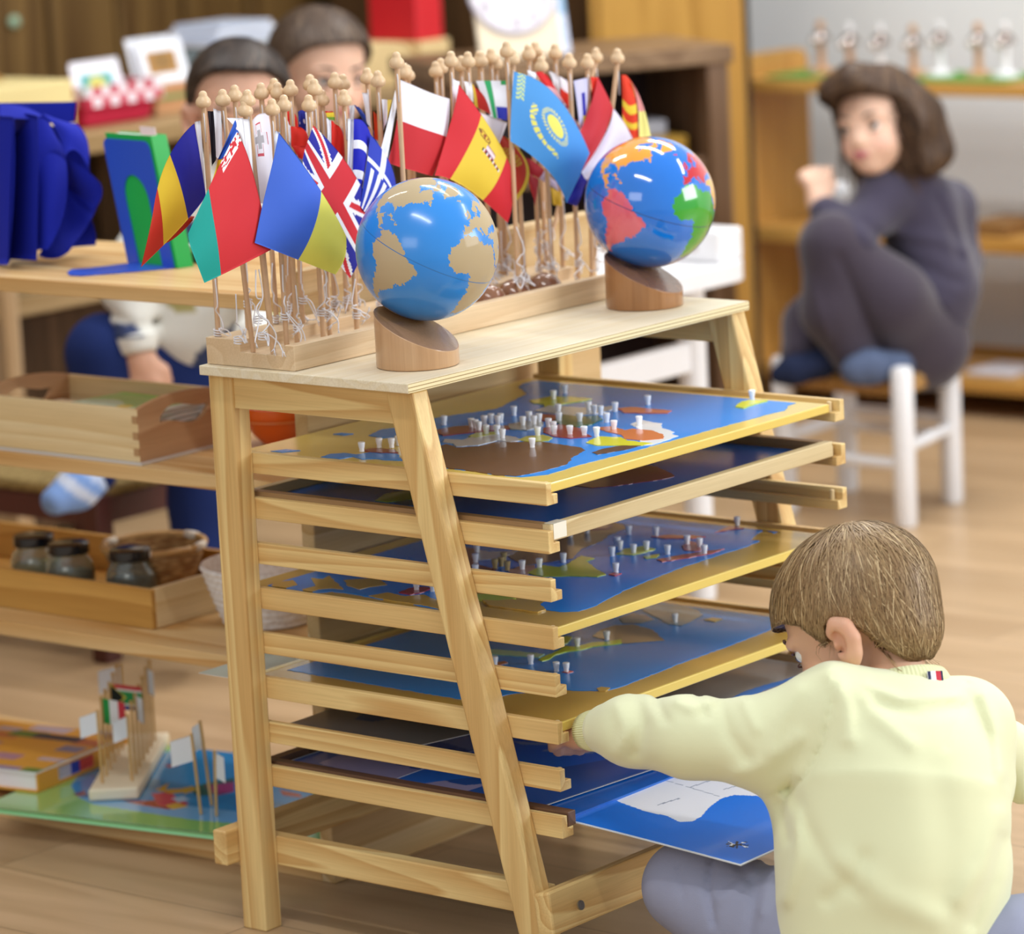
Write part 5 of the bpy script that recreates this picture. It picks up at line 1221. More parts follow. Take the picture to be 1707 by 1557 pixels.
for k in range(9):
    z_ = 0.004+k*0.0095; r_ = 0.064+0.027*(k/8)**0.9
    pr += [(r_-0.0012, z_-0.003), (r_+0.0018, z_), (r_-0.0002, z_+0.0045)]
pr += [(0.088, 0.085), (0.084, 0.083), (0.060, 0.008), (0, 0.006)]
rope = weave('white_rope', '#d9d0c8', '#f3efec', (140, 140, 140), 0.35)
MB().lathe(pr, 56, M, cap=False).build('rope_body', rope, rb, smooth=True)

# ---- bottom shelf: green board map, little flag stand, orange book
gA = at(-30, 1343, z=0.045); gB = at(548, 1413, z=0.045); gd = gB-gA; gd[2] = 0; gL = np.linalg.norm(gd); gd /= gL; gn = np.array([-gd[1], gd[0], 0])
gP = [gA, gB, gB+gn*0.36, gA+gn*0.36]
gbm = thing('map_board', gA+gd*gL/2+gn*0.2, 'light green map board with a round blue world map on the bottom shelf', 'map board')
def s3(x, y): return (x/3.048, 1100+y/3.048)
uvp = lambda pts, f=s3: flip_to_uv(gP, pts, f)
ell = uvp([(360, 640), (400, 580), (520, 530), (760, 480), (900, 455), (1150, 450), (1400, 470), (1560, 560), (1600, 660), (1550, 740), (1400, 790), (1200, 830), (1000, 815), (700, 770), (480, 735), (400, 700)])
ell2 = uvp([(480, 735), (400, 700), (620, 715), (900, 735), (1200, 770), (1420, 740), (1500, 760), (1400, 790), (1200, 830), (1000, 815), (700, 770)])
cont = [('#3a92cf', ell), ('#74b2e4', ell2)]
for colr, p in (('#b04a3c', [(620, 715), (800, 715), (900, 750), (860, 760), (700, 735)]), ('#c8475a', [(770, 680), (860, 670), (900, 700), (960, 730), (900, 755), (800, 735)]), ('#d6a93c', [(790, 660), (860, 625), (840, 660), (960, 650), (990, 670), (870, 680)]), ('#3f6b45', [(960, 650), (1050, 625), (1190, 600), (1190, 640), (1060, 690), (1000, 690)]), ('#a03a62', [(1040, 640), (1190, 620), (1190, 670), (1100, 690)]), ('#7a3c50', [(370, 680), (430, 665), (450, 690), (400, 695)]), ('#b04a3c', [(1420, 660), (1520, 680), (1540, 700), (1440, 690)]), ('#e0b94c', [(840, 740), (900, 725), (960, 745), (880, 760)]), ('#9fc4e4', [(870, 705), (930, 690), (960, 710), (910, 725)]), ('#b5493f', [(840, 535), (900, 525), (905, 540), (850, 548)]), ('#d0b040', [(900, 660), (980, 640), (1000, 660), (940, 680)])):
    cont.append((colr, uvp(p)))
def edgeg(fn):
    def g(u, v):
        c = fn(u, v); c[v < .012] = lin('#86d08a'); return c
    return g
sheet('board', gP, 260, 200, edgeg(paint('#8cc46a', cont)), attrmat('green_board_print', 0.12, 0.6, coat=0.7), thick=0.008, parent=gbm, edge='#86cf8c')
MB().box(-0.6, -0.1, 0.2, 0.45, 0.0295, 0.0365).build('board_batten', pale['x'], gbm)
zb = 0.0455
sA_ = at(148, 1337, z=zb); sB_ = at(247, 1332, z=zb); sC_ = at(312, 1212, z=zb)
w_ = sB_-sA_; wl = np.linalg.norm(w_); w_ /= wl; Lv = (sC_-sB_); LL = np.linalg.norm(Lv); Lv /= LL
hw = w_*0.070; 
stand = thing('flag_stand', sA_, 'small pale plank flag stand holding tiny flags on the green map board', 'stand')
A_ = sA_; B_ = A_+hw*1.0; Cc = B_+Lv*0.30; Dd = A_+Lv*0.30
MB().hexa([A_, B_, Cc, Dd], [p+np.array([0, 0, 0.018]) for p in (A_, B_, Cc, Dd)]).build('plank', plain('pale_birch', '#e9dcc0', 0.5, var=0.06), stand, bevel=0.004)
tinyp = plain('tiny_pole_wood', '#c9a468', 0.5); paperw = attrmat('tiny_flag_print', 0.6, 0.3)
tiny = []
def tinyflag(p, h, colorfn, lab, d=(-1, 0, 0), w=0.026, hh=0.03, grp=None, rot=0):
    f = thing('flag', p, lab, 'flag', grp)
    MB().tube([p, (p[0]+rot, p[1], p[2]+h)], 0.0021, 8).build('pole', tinyp, f, smooth='auto')
    if colorfn is None:
        MB().ball((p[0]+rot, p[1], p[2]+h), 0.0032, 10, 8).build('finial', tinyp, f, smooth=True); return f
    d = np.array(d, float); d /= np.linalg.norm(d); t = np.array([p[0]+rot, p[1], p[2]+h-0.002])
    P = [t, t+d*w+np.array([0, 0, -0.008]), t+d*w+np.array([0, 0, -0.008-hh]), t+np.array([0, 0, -hh])]
    sheet('paper_flag', P, 24, 24, colorfn, paperw, thick=0.0004, parent=f, both=True)
    return f
def za(u, v):
    c = np.tile(np.array(lin('#2f9a55')), (len(u), 1)); y_ = np.abs(v-.5); c[(y_ > .33) & (v < .5)] = lin('#cf3a44'); c[(y_ > .33) & (v > .5)] = lin('#2c3d99'); c[(y_ > .25) & (y_ < .33)] = lin('#eef0ee')
    tr = u < .45-y_*.9; c[(u < .52-y_*.95)] = lin('#d9c84a'); c[tr] = lin('#18201c'); return c
white_ = lambda u, v: np.tile(np.array(lin('#e6eaf2')), (len(u), 1))
mx_ = lambda u, v: np.where((u < .33)[:, None], np.array(lin('#2c9c48')), np.where((u < .72)[:, None], np.array(lin('#efeff2')), np.array(lin('#cf3b45'))))
ZP = zb+0.0178
side = R_.copy(); side[2] = 0; side /= np.linalg.norm(side)
for k in range(7):
    t = 0.03+k*0.036
    pL = A_+hw*0.22+Lv*t; pR = A_+hw*0.80+Lv*(t+0.004)
    pL[2] = pR[2] = ZP
    if k == 0: tinyflag(pL, 0.105, white_, 'tiny blank white flag hanging left at the near end of the small stand', -side)
    elif k == 1: tinyflag(pL, 0.115, mx_, 'tiny green, white and red flag near the front of the small stand', side, 0.032, 0.036)
    elif k == 3: tinyflag(pL, 0.118, za, 'tiny green flag with black triangle, red and blue edges, on the small stand', side, 0.045, 0.036)
    elif k == 6: tinyflag(pL, 0.118, white_, 'tiny blank lilac white flag at the far left of the small stand', -side, 0.034, 0.034)
    else: tinyflag(pL, 0.108+0.003*k, None, 'tiny bare wooden flag pole in the small stand', grp='bare tiny poles in the small stand')
    if k == 0: tinyflag(pR, 0.095, white_, 'tiny blank white flag at the near right corner of the small stand', -side, 0.022, 0.03)
    elif k in (2, 5): tinyflag(pR, 0.10+0.004*k, white_, ('tiny folded white flag, middle right of the small stand', 'tiny narrow white flag, far right of the small stand')[k == 5], side, 0.010, 0.036)
    else: tinyflag(pR, 0.100+0.003*k, None, 'tiny bare wooden flag pole in the small stand', grp='bare tiny poles in the small stand')
for (px, py, lab, dd, h, rt) in ((335, 1357, 'tiny white flag on a stick standing on the green board, leftmost of three', -side, 0.112, -0.008), (353, 1342, 'tiny stick with narrow white flag on the green board, middle of three', -side*0.4, 0.118, -0.012), (361, 1360, 'short bare topped stick with a white flag on the green board, beside the rack leg', side, 0.092, 0.004)):
    p = at(px, py, z=zb); tinyflag(p, h, white_, lab, dd, 0.030 if 'leftmost' in lab else 0.012, 0.036, rot=rt)
bk2 = thing('book', at(0, 1260, z=0.05), 'thick orange yellow book printed with small pictures, lying on the bottom shelf', 'book')
bA = at(62, 1322, z=0.0455); bR = at(168, 1232, z=0.0455); dR = bR-bA; dR[2] = 0; LR = 0.30; dR = gn*0.995+gd*0.02; dR /= np.linalg.norm(dR); dX = -gd
zb1, zt1 = 0.0455, 0.0455+0.030
def bkq(a, b_, z): p = bA+dX*a+dR*b_; return (p[0], p[1], z)
hx = lambda a0, a1, c0, c1, z0_, z1_: MB().hexa([bkq(a0, c0, z0_), bkq(a0, c1, z0_), bkq(a1, c1, z0_), bkq(a1, c0, z0_)], [bkq(a0, c0, z1_), bkq(a0, c1, z1_), bkq(a1, c1, z1_), bkq(a1, c0, z1_)])
hx(0, 0.40, 0, 0.22, zb1, zb1+0.003).build('cover', plain('orange_cover', '#e0a040', 0.4), bk2)
hx(0.004, 0.398, 0.004, 0.218, zb1+0.0031, zt1-0.0031).build('pages', pages, bk2)
hx(0, 0.0035, 0.004, 0.22, zb1+0.003, zt1-0.003).build('spine', attrmat('spine_print', 0.4) if False else plain('orange_cover', '#e0a040', 0.4), bk2)
P = [np.array(bkq(0.40, 0, zt1)), np.array(bkq(0, 0, zt1)), np.array(bkq(0, 0.22, zt1)), np.array(bkq(0.40, 0.22, zt1))]
def bcol(u, v):
    c = np.tile(np.array(lin('#e3a63f')), (len(u), 1)); r_ = np.random.RandomState(9)
    for _ in range(30):
        a, b_, w, h = r_.rand(), r_.rand(), r_.uniform(.05, .12), r_.uniform(.03, .07)
        colr = ('#a48fae', '#b98aa0', '#8a86a8', '#6a8b3c', '#8c4a48', '#c9b7c4', '#cf7a4a', '#3f3a52')[r_.randint(8)]
        c[(np.abs(u-a) < w) & (np.abs(v-b_) < h)] = lin(colr)
    return c
sheet('cover_print', P, 110, 70, bcol, attrmat('book_cover_print', 0.35), thick=0.003, parent=bk2)
P = [np.array(bkq(-0.0006, 0.05, zb1+0.006)), np.array(bkq(-0.0006, 0.13, zb1+0.006)), np.array(bkq(-0.0006, 0.13, zt1-0.006)), np.array(bkq(-0.0006, 0.05, zt1-0.006))]
sheet('spine_print', P, 20, 6, lambda u, v: np.where((u < .33)[:, None], np.array(lin('#b9b3c6')), np.where((u < .6)[:, None], np.array(lin('#2b3fa8')), np.array(lin('#c9453f')))), attrmat('book_cover_print', 0.35), thick=0.0005, parent=bk2, both=True)
# ---------------------------------------------------------------- furniture further back
# --- white table
TZ = 0.582
wtb = thing('table', (-0.95, 1.95, 0), 'low white table with rounded top behind the rack', 'table')
ty1 = 1.82; tx1 = -0.500; tx0 = tx1-0.48; ty0 = 1.32
rr = 0.07; out = []
for (cx_, cy_, a0) in ((tx1-rr, ty1-rr, 0), (tx0+rr, ty1-rr, 90), (tx0+rr, ty0+rr, 180), (tx1-rr, ty0+rr, 270)):
    for k in range(7): a = math.radians(a0+15*k); out.append((cx_+rr*math.cos(a), cy_+rr*math.sin(a)))
MB().prism(out, TZ-0.034, TZ).build('table_top', whitep, wtb, bevel=0.012)
for (lx, ly) in ((tx1-0.085, ty1-0.085), (tx1-0.085, ty0+0.085), (tx0+0.085, ty1-0.085), (tx0+0.085, ty0+0.085)):
    MB().lathe([(0.02, 0), (0.024, 0.005), (0.024, TZ-0.036)], 20, Matrix.Translation((lx, ly, 0))).build('leg', whitep, wtb, smooth='auto')
MB().box(tx1-0.097, tx1-0.073, ty0+0.1, ty1-0.1, TZ-0.185, TZ-0.135).build('cross_rail', whitep, wtb, bevel=0.004)
MB().box(tx0+0.1, tx1-0.1, ty0+0.07, ty0+0.09, TZ-0.12, TZ-0.034).build('apron', whitep, wtb, bevel=0.004)
q = at(1186, 412, y=1.745); q[2] = TZ
bx2 = thing('box', (q[0], q[1], TZ), 'square white box standing on the white table', 'box')
MB().box(q[0]-0.09, q[0]+0.03, q[1]-0.02, q[1]+0.05, TZ+0.0006, TZ+0.055).build('box_body', whitep, bx2, bevel=0.006)
MB().box(q[0]-0.045, q[0]-0.015, q[1]-0.0204, q[1]-0.0196, TZ+0.018, TZ+0.034).build('mark', plain('faint_mark', '#c9b9b4', 0.6), bx2)
# --- white rush chair of the girl
def peg(p, z0, z1, r, knob=False):
    pr = [(r*0.85, z0), (r, z0+0.006), (r, z1*0.47), (r*0.93, z1*0.475), (r*0.93, z1*0.482), (r, z1*0.487), (r, z1-0.012), (r*0.8, z1-0.003), (0, z1)]
    if knob:
        pr = pr[:-3]+[(r, z1-0.055), (r*0.6, z1-0.048), (r*0.6, z1-0.042), (r*1.0, z1-0.034), (r*1.1, z1-0.018), (r*0.8, z1-0.004), (0, z1)]
    return MB().lathe(pr, 20, Matrix.Translation((p[0], p[1], 0)))
L1 = at(1511, 878, z=0); L2 = at(1588, 838, z=0); L3 = at(1280, 850, z=0)
L1, L2, L3 = [np.array([p[0], p[1], 0]) for p in (L1, L2, L3)]
L4 = at(1388, 815, z=0); L4 = np.array([L4[0], L4[1], 0]); fr_ = L1-L3; fr_ /= np.linalg.norm(fr_); sd = np.array([-fr_[1], fr_[0], 0])
if sd@(L2-L1) < 0: sd = -sd
fr2 = (L2-L4)/np.linalg.norm(L2-L4); L3 = L1-fr2*0.275; L4 = L2-fr2*0.245
SZ = 0.268
gch = thing('rush_chair', (L1+L4)/2, 'small white wooden chair with rush seat the girl crouches on', 'chair')
for p, z1, kn in ((L1, 0.30, False), (L3, 0.30, False), (L2, 0.60, True), (L4, 0.60, True)):
    peg(p, 0.0005, z1, 0.0205, kn).build('leg', whitep, gch, smooth='auto')
for (a, b_, z) in ((L3, L1, 0.115), (L1, L2, 0.145), (L3, L4, 0.145), (L2, L4, 0.16), (L3, L1, 0.19) if False else (L2, L4, 0.13)):
    MB().tube([a+np.array([0, 0, z]), (a+b_)/2+np.array([0, 0, z]), b_+np.array([0, 0, z])], [0.010, 0.0125, 0.010], 12).build('stretcher', whitep, gch, smooth='auto')
for z in (0.40, 0.51):
    MB().tube([L2+np.array([0, 0, z]), (L2+L4)/2+sd*0.015+np.array([0, 0, z]), L4+np.array([0, 0, z])], 0.013, 12).build('back_rail', whitep, gch, smooth='auto')
rush = weave('rush_weave', '#cfa468', '#9a7038', (90, 90, 90), 0.9)
ctr = (L1+L2+L3+L4)/4
mb = MB(); top4 = [L3, L1, L2, L4]
rim = [p+(ctr-p)*0.02 for p in top4]
for (h, k) in ((SZ-0.030, 0.03), (SZ-0.004, 0.0), (SZ+0.004, 0.06), (SZ-0.002, 0.5)):
    for p in top4: q_ = p+(ctr-p)*k; mb.v.append((q_[0], q_[1], h))
mb.v.append((ctr[0], ctr[1], SZ-0.004))
mb.f = [(3, 2, 1, 0)]+[(j*4+i, j*4+(i+1) % 4, (j+1)*4+(i+1) % 4, (j+1)*4+i) for j in range(3) for i in range(4)]+[(12+i, 12+(i+1) % 4, 16) for i in range(4)]
mb.mi = [0]*len(mb.f)
mb.build('rush_seat', rush, gch, bevel=0.004)
# --- dark chair with rush seat under the first child's foot
S1 = at(180, 1103, z=0); S1 = np.array([S1[0], S1[1], 0]); 
darkr = plain('dark_red_wood', '#4f2520', 0.35, 0.45, var=0.15)
ch = thing('rush_chair', S1+np.array([-.17, .15, 0]), 'dark red wooden chair with rush seat behind the shelf unit', 'chair')
W3 = 0.34
S2_ = S1+np.array([-W3, 0.0, 0]); S3_ = S1+np.array([0.0, 0.30, 0]); S4_ = S1+np.array([-W3, 0.30, 0])
SEAT = 0.285
for p, z1 in ((S1, SEAT-0.005), (S2_, SEAT-0.005), (S3_, SEAT+0.02), (S4_, SEAT+0.02)):
    MB().box(p[0]-0.018, p[0]+0.018, p[1]-0.018, p[1]+0.018, 0.0005, z1).build('leg', darkr, ch, bevel=0.003)
for (a, b_, z0_, z1_) in ((S2_, S1, SEAT-0.055, SEAT-0.012), (S1, S3_, SEAT-0.055, SEAT-0.012), (S2_, S1, 0.09, 0.115), (S1, S3_, 0.11, 0.135), (S4_, S3_, SEAT-0.055, SEAT-0.012)):
    lo = np.minimum(a, b_); hi_ = np.maximum(a, b_)
    MB().box(lo[0]-0.010, hi_[0]+0.010, lo[1]-0.010, hi_[1]+0.010, z0_, z1_).build('seat_rail' if z0_ > .2 else 'stretcher', darkr, ch, bevel=0.002)
MB().box(S2_[0]-0.012, S1[0]+0.012, S1[1]-0.012, S3_[1]-0.02, SEAT-0.011, SEAT+0.008).build('rush_seat', weave('rush_weave_dark', '#b3975c', '#7c6536', (90, 90, 90), 0.8), ch, bevel=0.006)
# --- long low cabinet along the panelled wall
XC = -1.95
cab = thing('low_cabinet', (-2.3, 1.5, 0), 'long low wooden cabinet along the panelled wall, baskets and cards on top', 'cabinet')
ctop = wood('cabinet_top_wood', '#b59a72', '#97794f', 'y', 0.8, 8); cpost = wood('cabinet_post_wood', '#c9ab86', '#ae8b62', 'z', 0.8, 8); cback = wood('cabinet_dark_wood', '#5f4630', '#46321f', 'z', 0.8, 8)
CT = 0.765
MB().box(-2.5, XC, 0.3, 3.05, CT-0.04, CT).build('cabinet_top', ctop, cab, bevel=0.004)
MB().box(-2.5, -2.46, 0.35, 3.0, 0.0, CT-0.04).build('back_panel', cback, cab)
for yy in (0.72, 1.46, 2.2, 2.95):
    MB().box(-2.46, XC-0.02, yy, yy+0.04, 0.0, CT-0.04).build('upright', cpost, cab, bevel=0.002)
for (ya, yb_) in ((0.76, 1.46), (1.50, 2.2), (2.24, 2.95)):
    MB().box(-2.458, XC-0.03, ya, yb_, 0.44, 0.475).build('shelf', ctop, cab, bevel=0.002)
    MB().box(-2.458, XC-0.06, ya, yb_, 0.02, 0.045).build('shelf', cback, cab, bevel=0.002)
    MB().box(XC-0.16, XC-0.15, ya+0.001, yb_-0.001, 0.046, 0.43).build('drawer_front', wood('mahogany_wood', '#6b3a22', '#4a2615', 'z', 0.6, 7) if ya < 1 else cback, cab, bevel=0.002)
def ontop(px, py, x): return at(px, py, x=x)
# basket with checkered liner
sN = lambda x, y: (x/4.064, y/4.064)
def xat(px, py, z): return at(px, py, z=z)
p0 = xat(135, 178, CT); p1 = xat(258, 170, CT)
p0[0] = p1[0] = -2.02
y0_ = at(132, 178, x=-2.02)[1]; y1_ = at(256, 168, x=-2.02)[1]
bb = thing('fabric_basket', (-2.1, (y0_+y1_)/2, CT), 'red basket with red and white checkered rim on the long cabinet', 'basket')
zt_ = at(190, 140, x=-2.02)[2]; zr_ = at(190, 103, x=-2.02)[2]
dz = CT+0.0006
hgt = 0.066
redf = plain('red_fabric', '#c02a44', 0.8, 0.2)
MB().hexa([(-2.02, y0_+.01, dz), (-2.02, y1_-.01, dz), (-2.18, y1_-.01, dz), (-2.18, y0_+.01, dz)], [(-2.005, y0_, dz+hgt), (-2.005, y1_, dz+hgt), (-2.195, y1_, dz+hgt), (-2.195, y0_, dz+hgt)]).build('basket_body', redf, bb, bevel=0.008)
chk = lambda u, v: np.where(((((u*9).astype(int)+(v*2).astype(int)) % 2) == 0)[:, None], np.array(lin('#c8304a')), np.array(lin('#efe9ee')))
cm = attrmat('checker_print', 0.8)
for (A, B) in (((-2.000, y0_-.004), (-2.000, y1_+.004)), ((-2.20, y0_-.004), (-2.000, y0_-.004)), ((-2.2, y1_+.004), (-2.0, y1_+.004)), ((-2.2, y0_-.004), (-2.2, y1_+.004))):
    P = [np.array((*A, dz+hgt-0.026)), np.array((*B, dz+hgt-0.026)), np.array((*B, dz+hgt+0.012)), np.array((*A, dz+hgt+0.012))]
    sheet('checkered_rim', P, 72, 12, chk, cm, thick=0.003, parent=bb, both=True)
def card_print(c1, c2):
    def fn(u, v):
        c = np.tile(np.array(lin('#e9ebf2')), (len(u), 1)); c[(u > .15) & (u < .85) & (v > .2) & (v < .75)] = lin(c1); c[np.hypot((u-.5)/.2, (v-.5)/.2) < 1] = lin(c2); return c
    return fn
cpm = attrmat('card_print', 0.35)
def cards(n, ya, yb_, x, z0_, h, lab, c1, c2, group, spread=0.012, tilt=0.03):
    for k in range(n):
        xx = x-0.008*k; dy = spread*math.sin(k*2.1)
        P = [np.array((xx, ya+dy, z0_)), np.array((xx, yb_+dy, z0_)), np.array((xx-tilt, yb_+dy+.006, z0_+h+.004*k)), np.array((xx-tilt, ya+dy+.006, z0_+h+.004*k))]
        sheet('picture_card', P, 30, 24, card_print(c1, c2), cpm, thick=0.001, both=True, label=lab+(', front one' if k == 0 else ', behind the front one' if k == 1 else ', third from the front' if k == 2 else ', rearmost'), cat='card', group=group)
ya_ = at(132, 80, x=-2.05)[1]; yb2 = at(212, 75, x=-2.05)[1]
cards(2, ya_, yb2, -2.06, dz+0.030, 0.085, 'white card with a turquoise picture in the red basket', '#3aa6a6', '#c9c96a', 'cards in the red basket')
# wooden box of cards next to it
y0_ = at(260, 160, x=-2.04)[1]; y1_ = at(338, 160, x=-2.04)[1]
wb = thing('card_box', (-2.12, (y0_+y1_)/2, CT), 'small wooden box with a green band holding white cards', 'box')
MB().box(-2.2, -2.04, y0_, y1_, dz, dz+0.058).build('box_body', wood('peach_wood', '#cf9f74', '#b98358', 'y', 1, 8), wb, bevel=0.003)
MB().box(-2.0398, -2.039, y0_+.002, y1_-.002, dz+0.03, dz+0.037).build('band', plain('green_band', '#5f9a5c', 0.5), wb)
ya_ = at(243, 60, x=-2.06)[1]; yb2 = at(330, 60, x=-2.06)[1]
cards(3, ya_+.01, yb2-.01, -2.08, dz+0.0585, 0.08, 'white card with a brown picture above the small wooden box', '#a5793f', '#8c6a3a', 'cards on the small wooden box')
ya_ = at(358, 60, x=-2.1)[1]; yb2 = at(462, 50, x=-2.1)[1]
pb2 = thing('plastic_box', (-2.18, (ya_+yb2)/2, CT), 'clear grey plastic box stacked with white cards behind the first child', 'box')
zc = at(400, 75, x=-2.1)[2]
MB().box(-2.25, -2.1, ya_, yb2, dz, max(zc, dz+.05)).build('box_body', plain('grey_clear_plastic', '#8fa3ad', 0.15, 0.6), pb2, bevel=0.006)
ztop_ = max(zc, dz+.05)
for k in range(4):
    tag(MB().box(-2.25+.004*k, -2.10-.003*k, ya_-.004+.01*k, yb2+.006-.012*(k % 2), ztop_+0.0006+k*0.011, ztop_+0.0104+k*0.011).build('card_stack', plain('white_card_%d' % (k % 2), ('#dfe4f0', '#c9d3e6')[k % 2], 0.3), bevel=0.001),
        'stack of white cards on the clear box, '+('lowest', 'second from below', 'third from below', 'topmost')[k], 'cards', 'card stacks on the clear box')
# yellowish wooden box with curved handle at far left
y0_ = at(-60, 190, x=-2.0)[1]; y1_ = at(125, 180, x=-2.0)[1]
yb_b = thing('wooden_box', (-2.1, (y0_+y1_)/2, CT), 'pale yellow wooden box with a curved handle at the left end of the cabinet', 'box')
zt_ = at(60, 140, x=-2.0)[2]
MB().box(-2.22, -2.0, y0_, y1_, dz, zt_).build('box_body', plain('pale_yellow_wood', '#e3cf92', 0.5, var=.06), yb_b, bevel=0.004)
hp_ = [np.array((-2.15, y0_+(y1_-y0_)*(0.30+0.55*t), zt_-0.004+0.028*math.sin(math.pi*t))) for t in np.linspace(0, 1, 15)]
MB().tube(hp_, 0.008, 10).build('handle', wood('handle_wood', '#a97f45', '#8a6430', 'y', 1, 6), yb_b, smooth=True)
# small round hook and dark patch on the panelled wall
hk = at(25, 36, x=XL+0.03)
tag(MB().ball((hk[0]-.002, hk[1], hk[2]), (0.010, 0.016, 0.014), 14, 10).build('coat_hook', plain('pale_green_enamel', '#a9c9a8', 0.2, 0.6, coat=.5), smooth=True), 'small pale green round hook on the panelled wall', 'hook')
# right-hand stuff on the same cabinet: wooden box with arched lid and red box
xq = -1.98
ya_ = at(588, 100, x=xq)[1]; yb2 = at(700, 100, x=xq)[1]; yc = at(742, 100, x=xq)[1]
ab = thing('wooden_box', (xq-.1, (ya_+yb2)/2, CT), 'pale wooden box with an arched end, right of the second child', 'box')
zt_ = at(640, 60, x=xq)[2]; zl_ = at(700, 110, x=xq)[2]
arch_ = [(0, 0), (yb2-ya_, 0)]+[((yb2-ya_)*(.5+.5*math.cos(a)), (zl_-dz)*.6+(zt_-zl_)*1.0*math.sin(a)) for a in np.linspace(0, math.pi, 15)]
M = Matrix(((0, 0, -1, xq), (1, 0, 0, ya_), (0, 1, 0, dz), (0, 0, 0, 1)))
MB().prism(arch_, 0, 0.16, M).build('box_body', plain('pale_box_wood', '#d9be8a', 0.5, var=.08), ab, bevel=0.004)
bxx = thing('wooden_box', (xq-.1, yc, CT), 'square pale wooden box under the red box', 'box')
zz2 = at(700, 72, x=xq+0.02)[2]
MB().box(xq-0.16, xq+0.0, yb2+0.004, yc+0.02, dz, zz2).build('box_body', plain('pale_box_wood', '#d9be8a', 0.5, var=.08), bxx, bevel=0.004)
rx = thing('box', (xq-.07, (yb2+yc)/2, zz2), 'bright red box standing on the square pale wooden box', 'box')
MB().box(xq-0.14, xq-0.01, yb2-0.0+.006, yc+0.01, zz2+0.0006, zz2+0.13).build('box_body', plain('bright_red', '#cc1f2a', 0.45), rx, bevel=0.003)
MB().box(xq-0.14, xq-0.01, yb2+.016, yb2+.019, zz2+0.131, zz2+0.133).build('box_lip', plain('bright_red', '#cc1f2a', 0.45), rx)
tag(MB().box(xq-0.17, xq-0.05, ya_+0.0, ya_+0.10, zt_+0.002 if False else dz+0.13+0.01, dz+0.26).build('book_block', plain('dark_red_book', '#a8222e', 0.5)), 'dark red book block behind the arched wooden box', 'book') if False else None

# --- brown bookcase with the clock board
zA = 0.855
A = at(1213, 70, d=7.25); A = at(1213, 74, z=zA); Bp = at(700, 116, z=zA)
dv = (Bp-A); dv[2] = 0; LB = np.linalg.norm(dv); dv /= LB
nrm_ = np.array([-dv[1], dv[0], 0]); 
if nrm_@F_ < 0: nrm_ = -nrm_
Mc = Matrix(((dv[0], nrm_[0], 0, A[0]), (dv[1], nrm_[1], 0, A[1]), (0, 0, 1, 0), (0, 0, 0, 1)))
brown = wood('brown_bookcase_wood', '#7f624b', '#66492f', 'z', 0.7, 8); brownx = wood('brown_bookcase_top', '#8d7052', '#73563a', 'y', 0.7, 8); inner = wood('bookcase_inner_wood', '#3d2a2c', '#2c1d20', 'z', 0.7, 8)
LBB = float(np.linalg.norm(at(742, 112, z=zA)-A)); DP = 0.32
bc = thing('bookcase', A+dv*LBB/2, 'dark brown bookcase carrying the clock board, behind the flags', 'bookcase')
MB().box(-0.01, LBB, -0.005, DP+0.01, zA-0.035, zA, Mc).build('case_top', brownx, bc, bevel=0.003)
MB().box(0.0, 0.045, 0.0, DP, 0.0, zA-0.035, Mc).build('side_panel', brown, bc, bevel=0.002)
MB().box(LBB-0.055, LBB-0.01, 0.0, DP, 0.0, zA-0.035, Mc).build('side_panel', brown, bc, bevel=0.002)
MB().box(0.045, LBB-0.055, DP-0.012, DP, 0.0, zA-0.035, Mc).build('back_panel', inner, bc)
for z_ in (0.64, 0.36, 0.08):
    MB().box(0.046, LBB-0.056, 0.012, DP-0.013, z_-0.03, z_, Mc).build('shelf', brown, bc, bevel=0.002)
yb3 = thing('box', Mc @ Vector((0.14, 0.1, 0.6405)), 'flat mustard yellow box on the upper shelf of the brown bookcase', 'box')
MB().box(0.07, 0.21, 0.05, 0.2, 0.6405, 0.682, Mc).build('box_body', plain('mustard', '#b98f34', 0.5), yb3, bevel=0.003)
tag(MB().box(0.10, 0.17, 0.08, 0.16, 0.6826, 0.712, Mc).build('paper_pad', plain('grey_white_pad', '#b9bac4', 0.5), bevel=0.003), 'small grey white pad on the mustard box', 'pad')
# clock board: cream board leaning back with a round dial
ck = thing('clock_board', Mc @ Vector((0.32, 0.12, zA)), 'cream wooden board with a round numbered dial, on the brown bookcase', 'clock board')
s_r = np.linalg.norm(at(1000, 70, z=zA)-A); s_l = np.linalg.norm(at(835, 78, z=zA)-A)
w_ck = s_l-s_r
Mk = Mc @ Matrix.Translation((s_r+w_ck, 0.05, zA+0.001)) @ Matrix.Rotation(math.pi, 4, 'Z') @ Matrix.Rotation(math.radians(-16), 4, 'X') @ Matrix.Rotation(math.radians(90), 4, 'X')
Mk = Mc @ Matrix.Translation((s_r, 0.06, zA+0.003)) @ Matrix.Rotation(math.radians(-14), 4, 'X')
cream = plain('cream_board', '#e3d3b8', 0.45, var=0.04); dialw = plain('dial_white', '#d9d3da', 0.35); greyp = plain('dial_grey', '#a9a2ae', 0.5)
MB().box(0, w_ck, 0, 0.012, 0, 0.26, Mk).build('board', cream, ck, bevel=0.002)
Md = Mk @ Matrix.Translation((w_ck*0.52, -0.002, 0.135)) @ Matrix.Rotation(math.radians(90), 4, 'X')
MB().lathe([(0.093, -0.002), (0.093, 0.003)], 48, Md).build('dial_ring', greyp, ck, smooth='auto')
MB().lathe([(0.088, -0.002), (0.088, 0.0045)], 48, Md).build('dial', dialw, ck, smooth='auto')
segs = {1: 'bc', 2: 'abged', 3: 'abgcd', 4: 'fgbc', 5: 'afgcd', 6: 'afgecd', 7: 'abc', 8: 'abcdefg', 9: 'abcfgd', 0: 'abcdef'}
